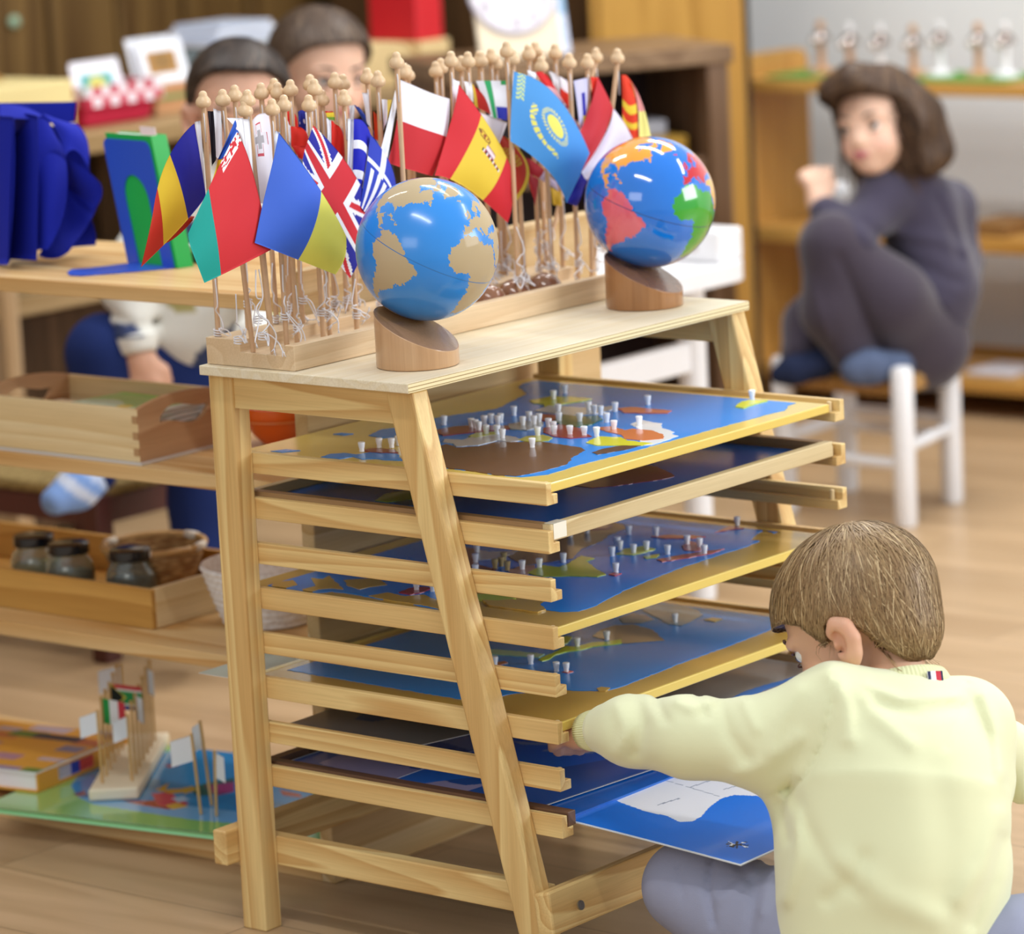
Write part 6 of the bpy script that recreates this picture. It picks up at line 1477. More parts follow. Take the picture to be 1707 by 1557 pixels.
def digit(d_, Mx, s_):
    P = {'a': (0, 1, .5, 1), 'b': (.5, .5, .5, 1), 'c': (.5, 0, .5, .5), 'd': (0, 0, .5, 0), 'e': (0, 0, 0, .5), 'f': (0, .5, 0, 1), 'g': (0, .5, .5, .5)}
    mb = MB()
    for ch_ in segs[d_]:
        x0_, y0__, x1_, y1__ = P[ch_]
        mb.box((min(x0_, x1_)-.07-.25)*s_, (max(x0_, x1_)+.07-.25)*s_, (min(y0__, y1__)-.07-.5)*s_, (max(y0__, y1__)+.07-.5)*s_, 0, 0.001, Mx)
    return mb
for h_ in range(1, 13):
    a = math.radians(90+30*h_)      # dial seen from its front
    px_, py_ = 0.070*math.cos(a), 0.070*math.sin(a)
    Mx = Md @ Matrix.Translation((-px_ if False else px_, py_, 0.0046)) @ Matrix.Rotation(math.pi, 4, 'Z') @ Matrix.Identity(4)
    Mx = Md @ Matrix.Translation((px_, py_, 0.0046))
    Mx = Mx @ Matrix.Scale(-1, 4, (1, 0, 0)) @ Matrix.Scale(1, 4)
    if h_ < 10: digit(h_, Mx, 0.018).build('numeral', greyp, ck)
    else:
        digit(1, Mx @ Matrix.Translation((-0.007, 0, 0)), 0.018).build('numeral', greyp, ck); digit(h_-10, Mx @ Matrix.Translation((0.006, 0, 0)), 0.018).build('numeral', greyp, ck)
# card leaning beside the clock
s_r = np.linalg.norm(at(1120, 60, z=zA)-A); s_l = np.linalg.norm(at(1005, 65, z=zA)-A)
Mk = Mc @ Matrix.Translation((s_r, 0.10, zA+0.001)) @ Matrix.Rotation(math.radians(-14), 4, 'X')
Pk = [np.array(Mk @ Vector(v)) for v in ((s_l-s_r, 0, 0), (0, 0, 0), (0.0, 0, 0.2), (s_l-s_r, 0, 0.2))]
def blot(u, v):
    c = np.tile(np.array(lin('#cfd8ee')), (len(u), 1)); r_ = np.random.RandomState(4)
    for _ in range(26):
        a, b_, s_ = r_.rand(), r_.rand(), r_.uniform(.03, .09); c[np.hypot(u-a, (v-b_)) < s_] = lin(('#9fb9e6', '#e3b7cf', '#eef0f8', '#8fb5d6')[r_.randint(4)])
    return c
sheet('picture_board', Pk, 60, 50, blot, attrmat('blue_pink_print', 0.4), thick=0.006, both=True, label='pale blue and pink patterned board leaning beside the clock board', cat='board')
dk = Mc @ Vector((0.30, 0.2, zA))
# --- tall honey pine cabinet in the corner
pA = at(1111, 60, d=8.25); pB = at(1240, 60, d=8.25)
pc_ = thing('tall_cabinet', (pB[0]-0.1, pB[1], 0), 'tall honey pine cabinet in the corner left of the white wall', 'cabinet')
e1_ = (pB-pA); e1_[2] = 0; wC = np.linalg.norm(e1_); e1_ /= wC; n1 = np.array([-e1_[1], e1_[0], 0])
if n1@F_ < 0: n1 = -n1
Mt = Matrix(((e1_[0], n1[0], 0, pA[0]), (e1_[1], n1[1], 0, pA[1]), (0, 0, 1, 0), (0, 0, 0, 1)))
MB().box(-0.16, wC, 0, 0.10, 0, 1.25, Mt).build('cabinet_body', wood('honey_cabinet_wood', '#c6974a', '#a87a34', 'z', 0.5, 6, knots=True), pc_, bevel=0.003)
MB().box(-0.14, wC-0.02, -0.012, -0.001, 0.03, 1.22, Mt).build('door', wood('honey_cabinet_wood', '#c6974a', '#a87a34', 'z', 0.5, 6, knots=True), pc_, bevel=0.003)
MB().box(wC+0.0005, wC+0.012, 0.0, 0.1, 0, 1.25, Mt).build('gap_shade', plain('gap_shade_black', '#2a2013', 0.6), pc_)  # near-black strip paints in the shade of the gap beside the cabinet
# --- low pine shelf against the white wall
YR = 3.37; XA, XB = -1.695, 0.6; DR = 0.26
rs = thing('low_shelf', (-0.8, 3.5, 0), 'low honey pine shelf along the white wall, figures on its top', 'shelf')
prof = [(0, 0), (DR, 0), (DR, 0.735)]+[(DR-0.03+0.03*math.cos(a), 0.72+0.03*math.sin(a)) for a in np.linspace(0, math.pi/2, 6)]+[(0.04+0.04*math.cos(a), 0.712+0.04*math.sin(a)) for a in np.linspace(math.pi/2, math.pi, 6)]
for xx in (XA, XB):
    M = Matrix(((0, 0, 1, xx), (1, 0, 0, YR), (0, 1, 0, 0), (0, 0, 0, 1)))
    MB().prism(prof, 0, 0.032, M).build('side_panel', honey['z'], rs, bevel=0.003)
for (z0_, z1_) in ((0.678, 0.704), (0.352, 0.384), (0.055, 0.085)):
    MB().box(XA+0.032, XB, YR+0.004, YR+DR-0.002, z0_, z1_).build('shelf', honey['x'], rs, bevel=0.003)
MB().box(XA+0.032, XB, YR+DR-0.01, YR+DR, 0.0, 0.055).build('gap_shadow_board', dark['x'], rs)  # dark board colours in the floor shadow of the gap under the shelf
MB().box(XA+0.032, XB, YR+0.006, YR+0.018, 0.385, 0.400).build('lip', honey['x'], rs, bevel=0.002) if False else None
tz = 0.7045
matg = plain('green_mat', '#5f9440', 0.8)
for k, (pa_, pb_x) in enumerate(((1312, 1385), (1545, 1600), (1602, 1707))):
    xa = at(pa_, 131, y=YR+0.1)[0]; xb = at(pb_x, 131, y=YR+0.1)[0]
    tag(MB().box(xa, xb, YR+0.02, YR+0.2, tz, tz+0.006).build('felt_mat', matg, bevel=0.002), ('green felt mat under the leftmost figure on the low shelf', 'short green felt mat behind the girl, on the low shelf', 'green felt mat at the right edge, on the low shelf')[k], 'mat', 'green mats on the low shelf')
woodf = plain('figure_wood', '#c79a72', 0.5); chrome = plain('shiny_bead', '#e4dcd8', 0.08, 0.7, metal=0.6); dkb = plain('dark_brown_bead', '#6b4232', 0.3)
for k, (px, wh, n_) in enumerate(((1370, 0, 2), (1418, 1, 2), (1469, 2, 1), (1524, 0, 2), (1568, 2, 1), (1632, 0, 2), (1677, 2, 1))):
    p = at(px, 128, y=YR+0.10); x = p[0]
    onmat = any(a_ <= x <= b_2 for a_, b_2 in [(at(q[0], 131, y=YR+0.1)[0]-.02, at(q[1], 131, y=YR+0.1)[0]+.02) for q in ((1312, 1385), (1545, 1600), (1602, 1707))])
    zb_ = tz+(0.0065 if onmat else 0.0002)
    f = thing('table_bell', (x, YR+0.10, zb_), ('natural wood', 'white tipped wood', 'white')[wh]+' bell stand, number %s from the left on the low shelf' % ('one', 'two', 'three', 'four', 'five', 'six', 'seven')[k], 'bell', 'bell stands on the low shelf')
    mt_ = woodf if wh < 2 else whitep; M = Matrix.Translation((x, YR+0.10, zb_))
    MB().lathe([(0.030, 0), (0.030, 0.007), (0.010, 0.012), (0.0085, 0.03), (0.0085, 0.062), (0.006, 0.066)], 20, M).build('stem', mt_, f, smooth='auto')
    MB().lathe([(0.005, 0.066), (0.022, 0.07), (0.021, 0.078), (0.010, 0.090), (0.006, 0.094)], 20, M).build('bell_cup', plain('bell_bronze', '#8d7f78', 0.15, 0.6, metal=0.7), f, smooth='auto')
    MB().lathe([(0.006, 0.094), (0.009, 0.099), (0.008, 0.110), (0.0, 0.113)], 16, M).build('top_knob', whitep if wh else woodf, f, smooth='auto')
    for b_ in range(n_):
        MB().ball((x-0.003+0.013*b_, YR+0.076, zb_+0.070+0.005*b_), 0.009, 14, 10).build('bead', chrome, f, smooth=True)
for (pa_, pb_x, z_, h_, colr, lb, nm) in ((1640, 1700, 0.3845, 0.03, '#8a6436', 'brown folded bundle on the middle level of the low shelf', 'bundle'), (1625, 1700, 0.0855, 0.012, '#c9c6cc', 'flat white papers on the bottom level of the low shelf', 'papers'), (1430, 1500, 0.0855, 0.010, '#b9b3ae', 'grey papers on the bottom level, behind the chair', 'papers')):
    xa = at(pa_, 400, y=YR+0.08)[0]; xb = at(pb_x, 400, y=YR+0.08)[0]
    tag(MB().box(xa, xb, YR+0.03, YR+0.16, z_, z_+h_).build('fabric_roll' if 'bundle' in nm else 'paper_sheets', plain('misc'+colr, colr, 0.7), bevel=0.004), lb, nm)

# --- dark wardrobe filling the corner behind the clock board
wl_ = at(560, 60, y=3.60); wr_ = at(1118, 60, y=3.60)
wd = thing('wardrobe', ((wl_[0]+wr_[0])/2, 3.65, 0), 'tall dark brown wardrobe against the white wall, behind the clock board', 'wardrobe')
dkw = wood('wardrobe_wood', '#5c4229', '#3f2b19', 'z', 0.5, 8)
MB().box(wl_[0], wr_[0], 3.60, 3.76, 0, 1.9).build('wardrobe_body', dkw, wd, bevel=0.004)
nd = 3; ww = (wr_[0]-wl_[0])/nd
for k in range(nd):
    dr = MB().box(wl_[0]+k*ww+0.006, wl_[0]+(k+1)*ww-0.006, 3.582, 3.5995, 0.06, 1.86).build('door', dkw, wd, bevel=0.003)
    MB().ball((wl_[0]+(k+0.88)*ww, 3.572, 0.95), 0.012, 12, 8).build('knob', plain('brass_knob', '#9a7a3a', 0.3, 0.6, metal=0.8), dr, smooth=True)
# ---------------------------------------------------------------- people: bodies as one continuous implicit surface
def Ppx(px, py, d): return at(px, py, d=d)
def cone(a, b_, ra, rb): return ('c', np.array(a, float), np.array(b_, float), float(ra), float(rb))
def PC(a, b_):
    """tapered limb between two photo points given as (px, py, distance, radius in pixels)"""
    return cone(Ppx(*a[:3]), Ppx(*b_[:3]), a[3]*a[2]/FPX, b_[3]*b_[2]/FPX)
def elli(c, r, M=None): return ('e', np.array(c, float), np.array(r, float), np.eye(3) if M is None else np.array(M, float))
def sd_prim(p, X):
    if p[0] == 'c':
        a, b_, ra, rb = p[1:]; ab = b_-a; L2 = max(ab@ab, 1e-12)
        t = np.clip(((X-a)@ab)/L2, 0, 1); d = np.linalg.norm(X-(a+t[:, None]*ab), axis=1); return d-(ra+(rb-ra)*t)
    c, r, M = p[1:]; q = (X-c)@M           # columns of M are the ellipsoid's axes
    k0 = np.linalg.norm(q/r, axis=1); k1 = np.linalg.norm(q/(r*r), axis=1)+1e-9
    return k0*(k0-1)/k1
def make_sdf(prims, k=0.015, neg=(), kneg=0.01, sculpt=(), clip=()):
    def f(X):
        X = np.asarray(X, float); acc = None
        ds = np.stack([sd_prim(p, X) for p in prims]); m_ = ds.min(0)
        d = m_-k*np.log(np.exp(-(ds-m_)/k).sum(0))
        d = np.maximum(d, m_-k*1.2)
        for p in neg:
            e = -sd_prim(p, X); h = np.clip(0.5+0.5*(e-d)/kneg, 0, 1); d = d*(1-h)+e*h+kneg*h*(1-h)
        for g in clip: d = np.maximum(d, g(X))
        if len(sculpt):
            V_ = X-CAM; z = V_@F_; u_ = 853.5+FPX*(V_@R_)/z; v_ = 778.5-FPX*(V_@U_)/z
            for (pts, w, amp, zmax) in sculpt:
                best = np.full(len(X), 1e9)
                for i in range(len(pts)-1):
                    a, b_ = np.array(pts[i], float), np.array(pts[i+1], float); ab = b_-a
                    t = np.clip(((u_-a[0])*ab[0]+(v_-a[1])*ab[1])/(ab@ab), 0, 1)
                    best = np.minimum(best, np.hypot(u_-a[0]-t*ab[0], v_-a[1]-t*ab[1]))
                d = d-amp*np.exp(-(best/w)**2)*(z < zmax)
        return d
    return f
def surface(sdf, lo, hi, h, refine=3):
    lo = np.array(lo, float); hi = np.array(hi, float); n = np.ceil((hi-lo)/h).astype(int)+1
    ax = [lo[i]+h*np.arange(n[i]) for i in range(3)]
    G = np.empty(tuple(n)); Y, Z = np.meshgrid(ax[1], ax[2], indexing='ij')
    for i, x in enumerate(ax[0]):
        G[i] = sdf(np.stack([np.full(Y.size, x), Y.ravel(), Z.ravel()], 1)).reshape(Y.shape)
    S = G < 0
    c = [S[dx:n[0]-1+dx, dy:n[1]-1+dy, dz:n[2]-1+dz] for dx in (0, 1) for dy in (0, 1) for dz in (0, 1)]
    cnt = sum(a.astype(int) for a in c); act = (cnt > 0) & (cnt < 8)
    ids = -np.ones(act.shape, int); I = np.argwhere(act); ids[act] = np.arange(len(I))
    acc = np.zeros((len(I), 3)); num = np.zeros(len(I))
    corners = [(0, 0, 0), (1, 0, 0), (0, 1, 0), (1, 1, 0), (0, 0, 1), (1, 0, 1), (0, 1, 1), (1, 1, 1)]
    for a in range(8):
        for b_ in range(a+1, 8):
            ca, cb = np.array(corners[a]), np.array(corners[b_])
            if np.abs(ca-cb).sum() != 1: continue
            ga = G[tuple((I+ca).T)]; gb = G[tuple((I+cb).T)]; m_ = (ga < 0) != (gb < 0)
            t = np.where(m_, ga/(ga-gb+1e-12), 0)
            acc += np.where(m_[:, None], ca+(cb-ca)*t[:, None], 0); num += m_
    Vv = lo+h*(I+acc/num[:, None])
    F = []
    for axis in range(3):
        o1, o2 = [(1, 2), (2, 0), (0, 1)][axis]
        sl = [slice(None)]*3; a = [slice(1, n[i]-1) for i in range(3)]; a[axis] = slice(0, n[axis]-1); b2 = list(a); b2[axis] = slice(1, n[axis])
        A = S[tuple(a)]; B = S[tuple(b2)]; E = np.argwhere(A != B); 
        if len(E) == 0: continue
        off = np.array([1, 1, 1]); off[axis] = 0; E0 = E+off; flip = A[tuple(E.T)]
        d1 = np.zeros(3, int); d1[o1] = 1; d2 = np.zeros(3, int); d2[o2] = 1
        q = np.stack([ids[tuple((E0-d1-d2).T)], ids[tuple((E0-d2).T)], ids[tuple(E0.T)], ids[tuple((E0-d1).T)]], 1)
        q = np.where(flip[:, None], q, q[:, ::-1]); F.append(q[(q >= 0).all(1)])
    F = np.vstack(F)
    for _ in range(refine):
        d = sdf(Vv); e = h*0.3; g = np.stack([sdf(Vv+np.eye(3)[i]*e)-sdf(Vv-np.eye(3)[i]*e) for i in range(3)], 1)/(2*e)
        g2 = (g*g).sum(1)+1e-6; step = (d/g2)[:, None]*g; ln = np.linalg.norm(step, axis=1)[:, None]; step *= np.minimum(1, 0.5*h/(ln+1e-12)); Vv = Vv-step
    return Vv, F
def bounds(prims, pad=0.02):
    lo = np.full(3, 1e9); hi = -lo
    for p in prims:
        if p[0] == 'c':
            for c, r in ((p[1], p[3]), (p[2], p[4])): lo = np.minimum(lo, c-r); hi = np.maximum(hi, c+r)
        else: r = max(p[2]); lo = np.minimum(lo, p[1]-r); hi = np.maximum(hi, p[1]+r)
    return lo-pad, hi+pad
def blob(name, prims, mat, parent, h=0.006, k=0.012, colfn=None, **kw):
    f = make_sdf(prims, k, **kw); lo, hi = bounds(prims)
    Vv, F = surface(f, lo, hi, h)
    mb = MB(); mb.v = [tuple(p) for p in Vv.tolist()]; mb.f = [tuple(q) for q in F.tolist()]; mb.mi = [0]*len(mb.f)
    o = mb.build(name, mat, parent, smooth=True, vcols=(colfn(Vv) if colfn else None))
    return o, f
skin = attrmat('skin', 0.5, 0.4, sub=0.12, bump=0.05, bscale=900)
hairm = attrmat('hair_strands', 0.48, 0.4, var=0.25, vscale=150)
eyew = plain('eye_white', '#e9e6e4', 0.15, 0.6); iris = plain('brown_iris', '#2e1d15', 0.1, 0.7)
def hframe(f_, up_):
    f_ = np.array(f_, float); f_ /= np.linalg.norm(f_); up_ = np.array(up_, float); up_ -= f_*(up_@f_); up_ /= np.linalg.norm(up_)
    s_ = np.cross(up_, f_)
    return np.stack([f_, s_, up_], 1)      # columns: face, left side, up
def vimg(r, u, f): return r*R_+u*U_+f*F_
def head_prims(o, Mh, s, neck_to, neck_r):
    L = lambda x, y, z: o+Mh@(np.array([x, y, z])*s)
    E = lambda c, r: elli(L(*c), np.array(r)*s, Mh)
    Cn = lambda a, b_, ra, rb: cone(L(*a), L(*b_), ra*s, rb*s)
    pr = [E((-.010, 0, .024), (.086, .070, .070)), E((.026, 0, -.030), (.054, .056, .060)), E((.046, 0, -.074), (.026, .026, .020)),
          E((.044, .026, -.042), (.026, .024, .024)), E((.044, -.026, -.042), (.026, .024, .024)),
          Cn((.072, 0, -.010), (.0835, 0, -.030), .0050, .0068), E((.079, .0075, -.033), (.006, .005, .005)), E((.079, -.0075, -.033), (.006, .005, .005)),
          E((.072, 0, -.0535), (.0085, .015, .0045)), E((.070, 0, -.0600), (.0085, .013, .0045)),
          E((.064, .028, .008), (.012, .019, .008)), E((.064, -.028, .008), (.012, .019, .008))]
    for sg in (1, -1):
        e = [(-.004, .070, -.052), (-.012, .0755, -.045), (-.021, .079, -.030), (-.020, .0805, -.014), (-.009, .079, -.006), (.001, .076, -.012)]
        for i in range(len(e)-1):
            a, b_ = e[i], e[i+1]; pr.append(Cn((a[0], a[1]*sg, a[2]), (b_[0], b_[1]*sg, b_[2]), .0048, .0045))
        pr.append(E((-.009, .0715*sg, -.028), (.0115, .004, .021)))
        pr.append(Cn((.0, .070*sg, -.030), (.002, .0695*sg, -.040), .0045, .0045))
    pr.append(cone(L(-.022, 0, -.05), neck_to, .036*s, neck_r))
    neg = [E((.086, .0275, -.006), (.011, .012, .0055)), E((.086, -.0275, -.006), (.011, .012, .0055)), E((-.006, .0785, -.025), (.0075, .0055, .0135)), E((-.006, -.0785, -.025), (.0075, .0055, .0135)), E((.001, .074, -.034), (.004, .007, .005)), E((.001, -.074, -.034), (.004, .007, .005))]
    return pr, neg, L, E, Cn
def skincol(base, o, Mh, s, cheek='#e2a08c', lip='#b9626a'):
    b0 = np.array(lin(base)); ck = np.array(lin(cheek)); lp = np.array(lin(lip))
    def fn(X):
        q = (X-o)@Mh/s; c = np.tile(b0, (len(X), 1))
        w = np.exp(-((q[:, 0]-.06)**2+(np.abs(q[:, 1])-.034)**2+(q[:, 2]+.038)**2)/.016**2)[:, None]*.55; c = c*(1-w)+ck*w
        w = np.exp(-((np.abs(q[:, 1])-.078)**2+(q[:, 2]+.02)**2)/.02**2)[:, None]*.3; c = c*(1-w)+ck*w
        w = ((np.hypot(q[:, 1]/.0165, (q[:, 2]+.0565)/.0078) < 1) & (q[:, 0] > .06))[:, None]*.85; c = c*(1-w)+lp*w
        return c
    return fn
def face_parts(L, E, Cn, Mh, s, parent, brow='#5b4636', gaze=(0, 0)):
    for sg in (1, -1):
        c = L(.0618, .0275*sg, -.0065)
        M4 = Matrix([list(Mh[i])+[0] for i in range(3)]+[[0, 0, 0, 1]])
        e = MB().ball(c, .0115*s, 20, 14).build('eye', eyew, parent, smooth=True)
        g = np.array([1.0, gaze[0], gaze[1]]); g /= np.linalg.norm(g); c2 = c+Mh@(g*.0060*s)
        MB().ball(c2, .0072*s, 18, 12).build('iris', iris, e, smooth=True)
        for (zz, dz_, rr) in ((.0035, .0040, .0016), (-.0085, -.0035, .0011)):
            pts = [L(.0640+.0112*math.cos(t)*1.0, (.0275+.0125*math.sin(t))*sg, -.0065+zz*1.0+dz_*math.cos(t)*.6) for t in np.linspace(-1.15, 1.15, 9)]
            MB().tube(pts, [rr*s*(.4+.6*math.cos(t)) for t in np.linspace(-1.15, 1.15, 9)], 8).build('eyelid', plain('lash_line', '#5a3a30', 0.6), parent, smooth=True)
        pts = [L(.0785-.0175*abs(t-.3)**1.6, (.014+.030*t)*sg, .0105+.006*math.sin(t*2.4)) for t in np.linspace(0, 1, 7)]
        MB().tube(pts, [.0013*s, .0022*s, .0024*s, .0022*s, .0019*s, .0014*s, .0006*s], 6).build('eyebrow', plain('brow'+brow, brow, 0.8), parent, smooth=True)
def hair(o, Mh, s, parent, line, thick, cols, nstr, seed=1, length=(0.03, 0.07), crown=(-.03, .0, .10), extra=(), h=0.0045, down=0.0, width=0.0009, low=None, k=0.010, lift=0.0015):
    E = lambda c, r: elli(o+Mh@(np.array(c)*s), np.array(r)*s, Mh)
    t = thick
    pr = [E((-.010, 0, .024), (.086+t, .070+t, .070+t))]+list(extra)
    lx = [p[0] for p in line]; lz = [p[1] for p in line]
    def cut(X):
        q = (X-o)@Mh/s; z = np.interp(q[:, 0], lx, lz); return (z-q[:, 2])*s*0.8
    lowf = [cut]
    f = make_sdf(pr, k, clip=lowf); lo, hi = bounds(pr, 0.01); Vv, F = surface(f, lo, hi, h)
    r = np.random.RandomState(seed); C_ = np.array([lin(c) for c in cols])
    base = C_[0]*0.75+C_[1]*0.25
    nv = r.rand(len(Vv), 1)*0.25+.85
    mb = MB(); mb.v = [tuple(p) for p in Vv.tolist()]; mb.f = [tuple(q) for q in F.tolist()]; mb.mi = [0]*len(mb.f)
    ho = mb.build('hair', hairm, parent, smooth=True, vcols=base*nv)
    # strands combed from the crown over the shell
    cr = o+Mh@(np.array(crown)*s); dn = -Mh[:, 2]
    e = 0.002
    grad = lambda X: np.stack([f(X+np.eye(3)[i]*e)-f(X-np.eye(3)[i]*e) for i in range(3)], 1)
    sel = r.randint(0, len(Vv), nstr); p = Vv[sel]+r.normal(0, .002, (nstr, 3))
    segs_ = 9; Ls = r.uniform(length[0], length[1], nstr)/segs_; pts = []; nr = []
    wob = r.normal(0, .16, (nstr, 3)); off = r.uniform(0.0002, lift, nstr)
    for j in range(segs_+1):
        g = grad(p); g /= np.linalg.norm(g, axis=1)[:, None]+1e-9
        p = p-g*(f(p)-off*(1+.6*j/segs_))[:, None]*np.where(np.abs(f(p)) < .02, 1, 0)[:, None]
        pts.append(p.copy()); nr.append(g.copy())
        a = p-cr; a /= np.linalg.norm(a, axis=1)[:, None]+1e-9
        d = a+dn*down+wob; d -= g*(d*g).sum(1)[:, None]; d /= np.linalg.norm(d, axis=1)[:, None]+1e-9
        p = p+d*Ls[:, None]
    pts = np.array(pts); nr = np.array(nr)
    tang = np.gradient(pts, axis=0); side_ = np.cross(tang, nr); side_ /= np.linalg.norm(side_, axis=2)[..., None]+1e-9
    wd = (width*np.sin(np.pi*np.linspace(.18, .97, segs_+1)))[:, None, None]
    A = pts-side_*wd; B = pts+side_*wd
    n_ = segs_+1; Vs = np.stack([A, B], 2).transpose(1, 0, 2, 3).reshape(-1, 3)
    q = []; b0 = (np.arange(nstr)*n_*2)[:, None]+(np.arange(segs_)*2)[None]; b0 = b0.ravel()
    Q = np.stack([b0, b0+1, b0+3, b0+2], 1)
    w = r.rand(nstr, 1); cs = C_[0]*(1-w)+C_[1]*w; hl = r.rand(nstr) < .11; cs[hl] = C_[2]
    mb = MB(); mb.v = [tuple(p_) for p_ in Vs.tolist()]; mb.f = [tuple(p_) for p_ in Q.tolist()]; mb.mi = [0]*len(mb.f)
    so = mb.build('hair_strands', hairm, ho, smooth=True, vcols=np.repeat(cs, n_*2, axis=0))
    so['kind'] = 'stuff'
    return ho, f
def hand(wrist, dirv, palmn, s, parent, curl=(0.5, 0.5, 0.5, 0.5), thumb=0.6, mat=None, colfn=None, spread=0.10, right=1, name='hand'):
    """palm, four fingers of different lengths and a thumb, one surface; returns prims"""
    d = np.array(dirv, float); d /= np.linalg.norm(d); n = np.array(palmn, float); n -= d*(n@d); n /= np.linalg.norm(n); w = np.cross(n, d)*right
    pr = [cone(wrist, wrist+d*.020*s, .020*s, .019*s)]
    for j, y in enumerate((-.021, -.007, .007, .020)):
        pr.append(cone(wrist+d*.012*s+w*y*.6*s, wrist+d*.052*s+w*y*s, .0125*s, .0095*s))
        ln = (.026, .031, .029, .022)[::1][j]; c = curl[j]; p = wrist+d*.055*s+w*y*1.05*s; a = 0.25*c; dd = d+w*spread*(j-1.5)
        for k_, fr in enumerate((1.0, .72, .55)):
            a += c*(.9 if k_ else .5); v = dd*math.cos(a)+n*math.sin(a); v /= np.linalg.norm(v); q_ = p+v*ln*fr*s*.9
            r0 = (.0082, .0074, .0066, .0058)[k_]*s; pr.append(cone(p, q_, r0, r0*.9)); p = q_
    p = wrist+d*.016*s-w*.020*s; v = (d*.75-w*.65+n*thumb*.6); v /= np.linalg.norm(v); q_ = p+v*.028*s
    pr.append(cone(p, q_, .0110*s, .0088*s)); v2 = d*.9-w*.2+n*thumb; v2 /= np.linalg.norm(v2); pr.append(cone(q_, q_+v2*.023*s, .0086*s, .0066*s))
    return pr

# ================= the boy in front, pulling out a map sheet
boy = thing('person', at(1490, 1640, z=0), 'boy in pale yellow sweatshirt and grey trousers, sitting and reaching into the map rack', 'person')
Hf = vimg(-.75, -.50, .433); Hu = vimg(-.433, .866, .25); Mh = hframe(Hf, Hu); s = 1.03
o = Ppx(1427, 1035, 4.50)
pr, neg, L, E, Cn = head_prims(o, Mh, s, Ppx(1498, 1165, 4.45), 47*4.45/FPX)
wr = Ppx(985, 1216, 4.535)
hp = hand(Ppx(966, 1222, 4.62), vimg(-.10, -.10, .98), vimg(0.1, -1, 0.2), 0.72, None, curl=(.35, .3, .35, .4), thumb=.5)
body = pr+[PC((1498, 1165, 4.45, 46), (1500, 1400, 4.42, 110)), PC((1500, 1230, 4.44, 50), (1385, 1200, 4.42, 40)), PC((1385, 1200, 4.42, 42), (1150, 1228, 4.47, 34)), cone(Ppx(1150, 1228, 4.48), Ppx(966, 1222, 4.62), 34*4.47/FPX, 25*4.54/FPX),
        PC((1490, 1400, 4.42, 110), (1480, 1560, 4.42, 110))]+hp
cb = skincol('#dfae8e', o, Mh, s, '#dd957b', '#b9665c')
bo, fb = blob('body', body, skin, boy, h=0.0048, k=0.0045, colfn=cb, neg=neg, kneg=0.004)
face_parts(L, E, Cn, Mh, s, boy, '#6b4d33')
hair(o, Mh, s, boy, [(-.12, -.062), (-.085, -.085), (-.045, -.070), (-.028, -.020), (-.012, .006), (.004, .004), (.012, -.012), (.020, -.010), (.034, .020), (.055, .034), (.075, .040), (.11, .044)], 0.011, ('#80613f', '#a88a60', '#c9ad82'), 16000, 3, (0.035, 0.085), crown=(-.045, .0, .095),
     extra=[elli(o+Mh@(np.array([-.042, 0, -.030])*s), np.array([.044, .052, .048])*s, Mh)], width=0.0007, lift=0.003)
# sweatshirt
yel = plain('pale_yellow_sweatshirt', '#e9eabf', 0.85, 0.15, bump=0.25, bscale=1400, var=0.05, vscale=6, sheen=0.4)
sw = [PC((1478, 1620, 4.42, 186), (1492, 1440, 4.42, 182)), PC((1492, 1440, 4.42, 182), (1500, 1310, 4.42, 165)), PC((1500, 1310, 4.42, 160), (1503, 1238, 4.43, 92)),
      PC((1392, 1190, 4.42, 72), (1500, 1214, 4.43, 70)), PC((1500, 1214, 4.43, 70), (1606, 1212, 4.46, 68)),
      PC((1392, 1188, 4.42, 72), (1275, 1238, 4.44, 66)), PC((1275, 1238, 4.44, 66), (1150, 1229, 4.47, 59)), PC((1150, 1229, 4.48, 59), (1055, 1218, 4.53, 50)), PC((1055, 1218, 4.53, 50), (1012, 1216, 4.565, 40)),
      PC((1610, 1212, 4.46, 66), (1640, 1300, 4.46, 48)), PC((1612, 1215, 4.48, 60), (1680, 1250, 4.56, 36)), PC((1680, 1250, 4.56, 36), (1705, 1310, 4.55, 30)), PC((1300, 1300, 4.46, 30), (1400, 1420, 4.44, 90))]
def S(pts, w, amp, zmax=4.6): return (pts, w, amp, zmax)
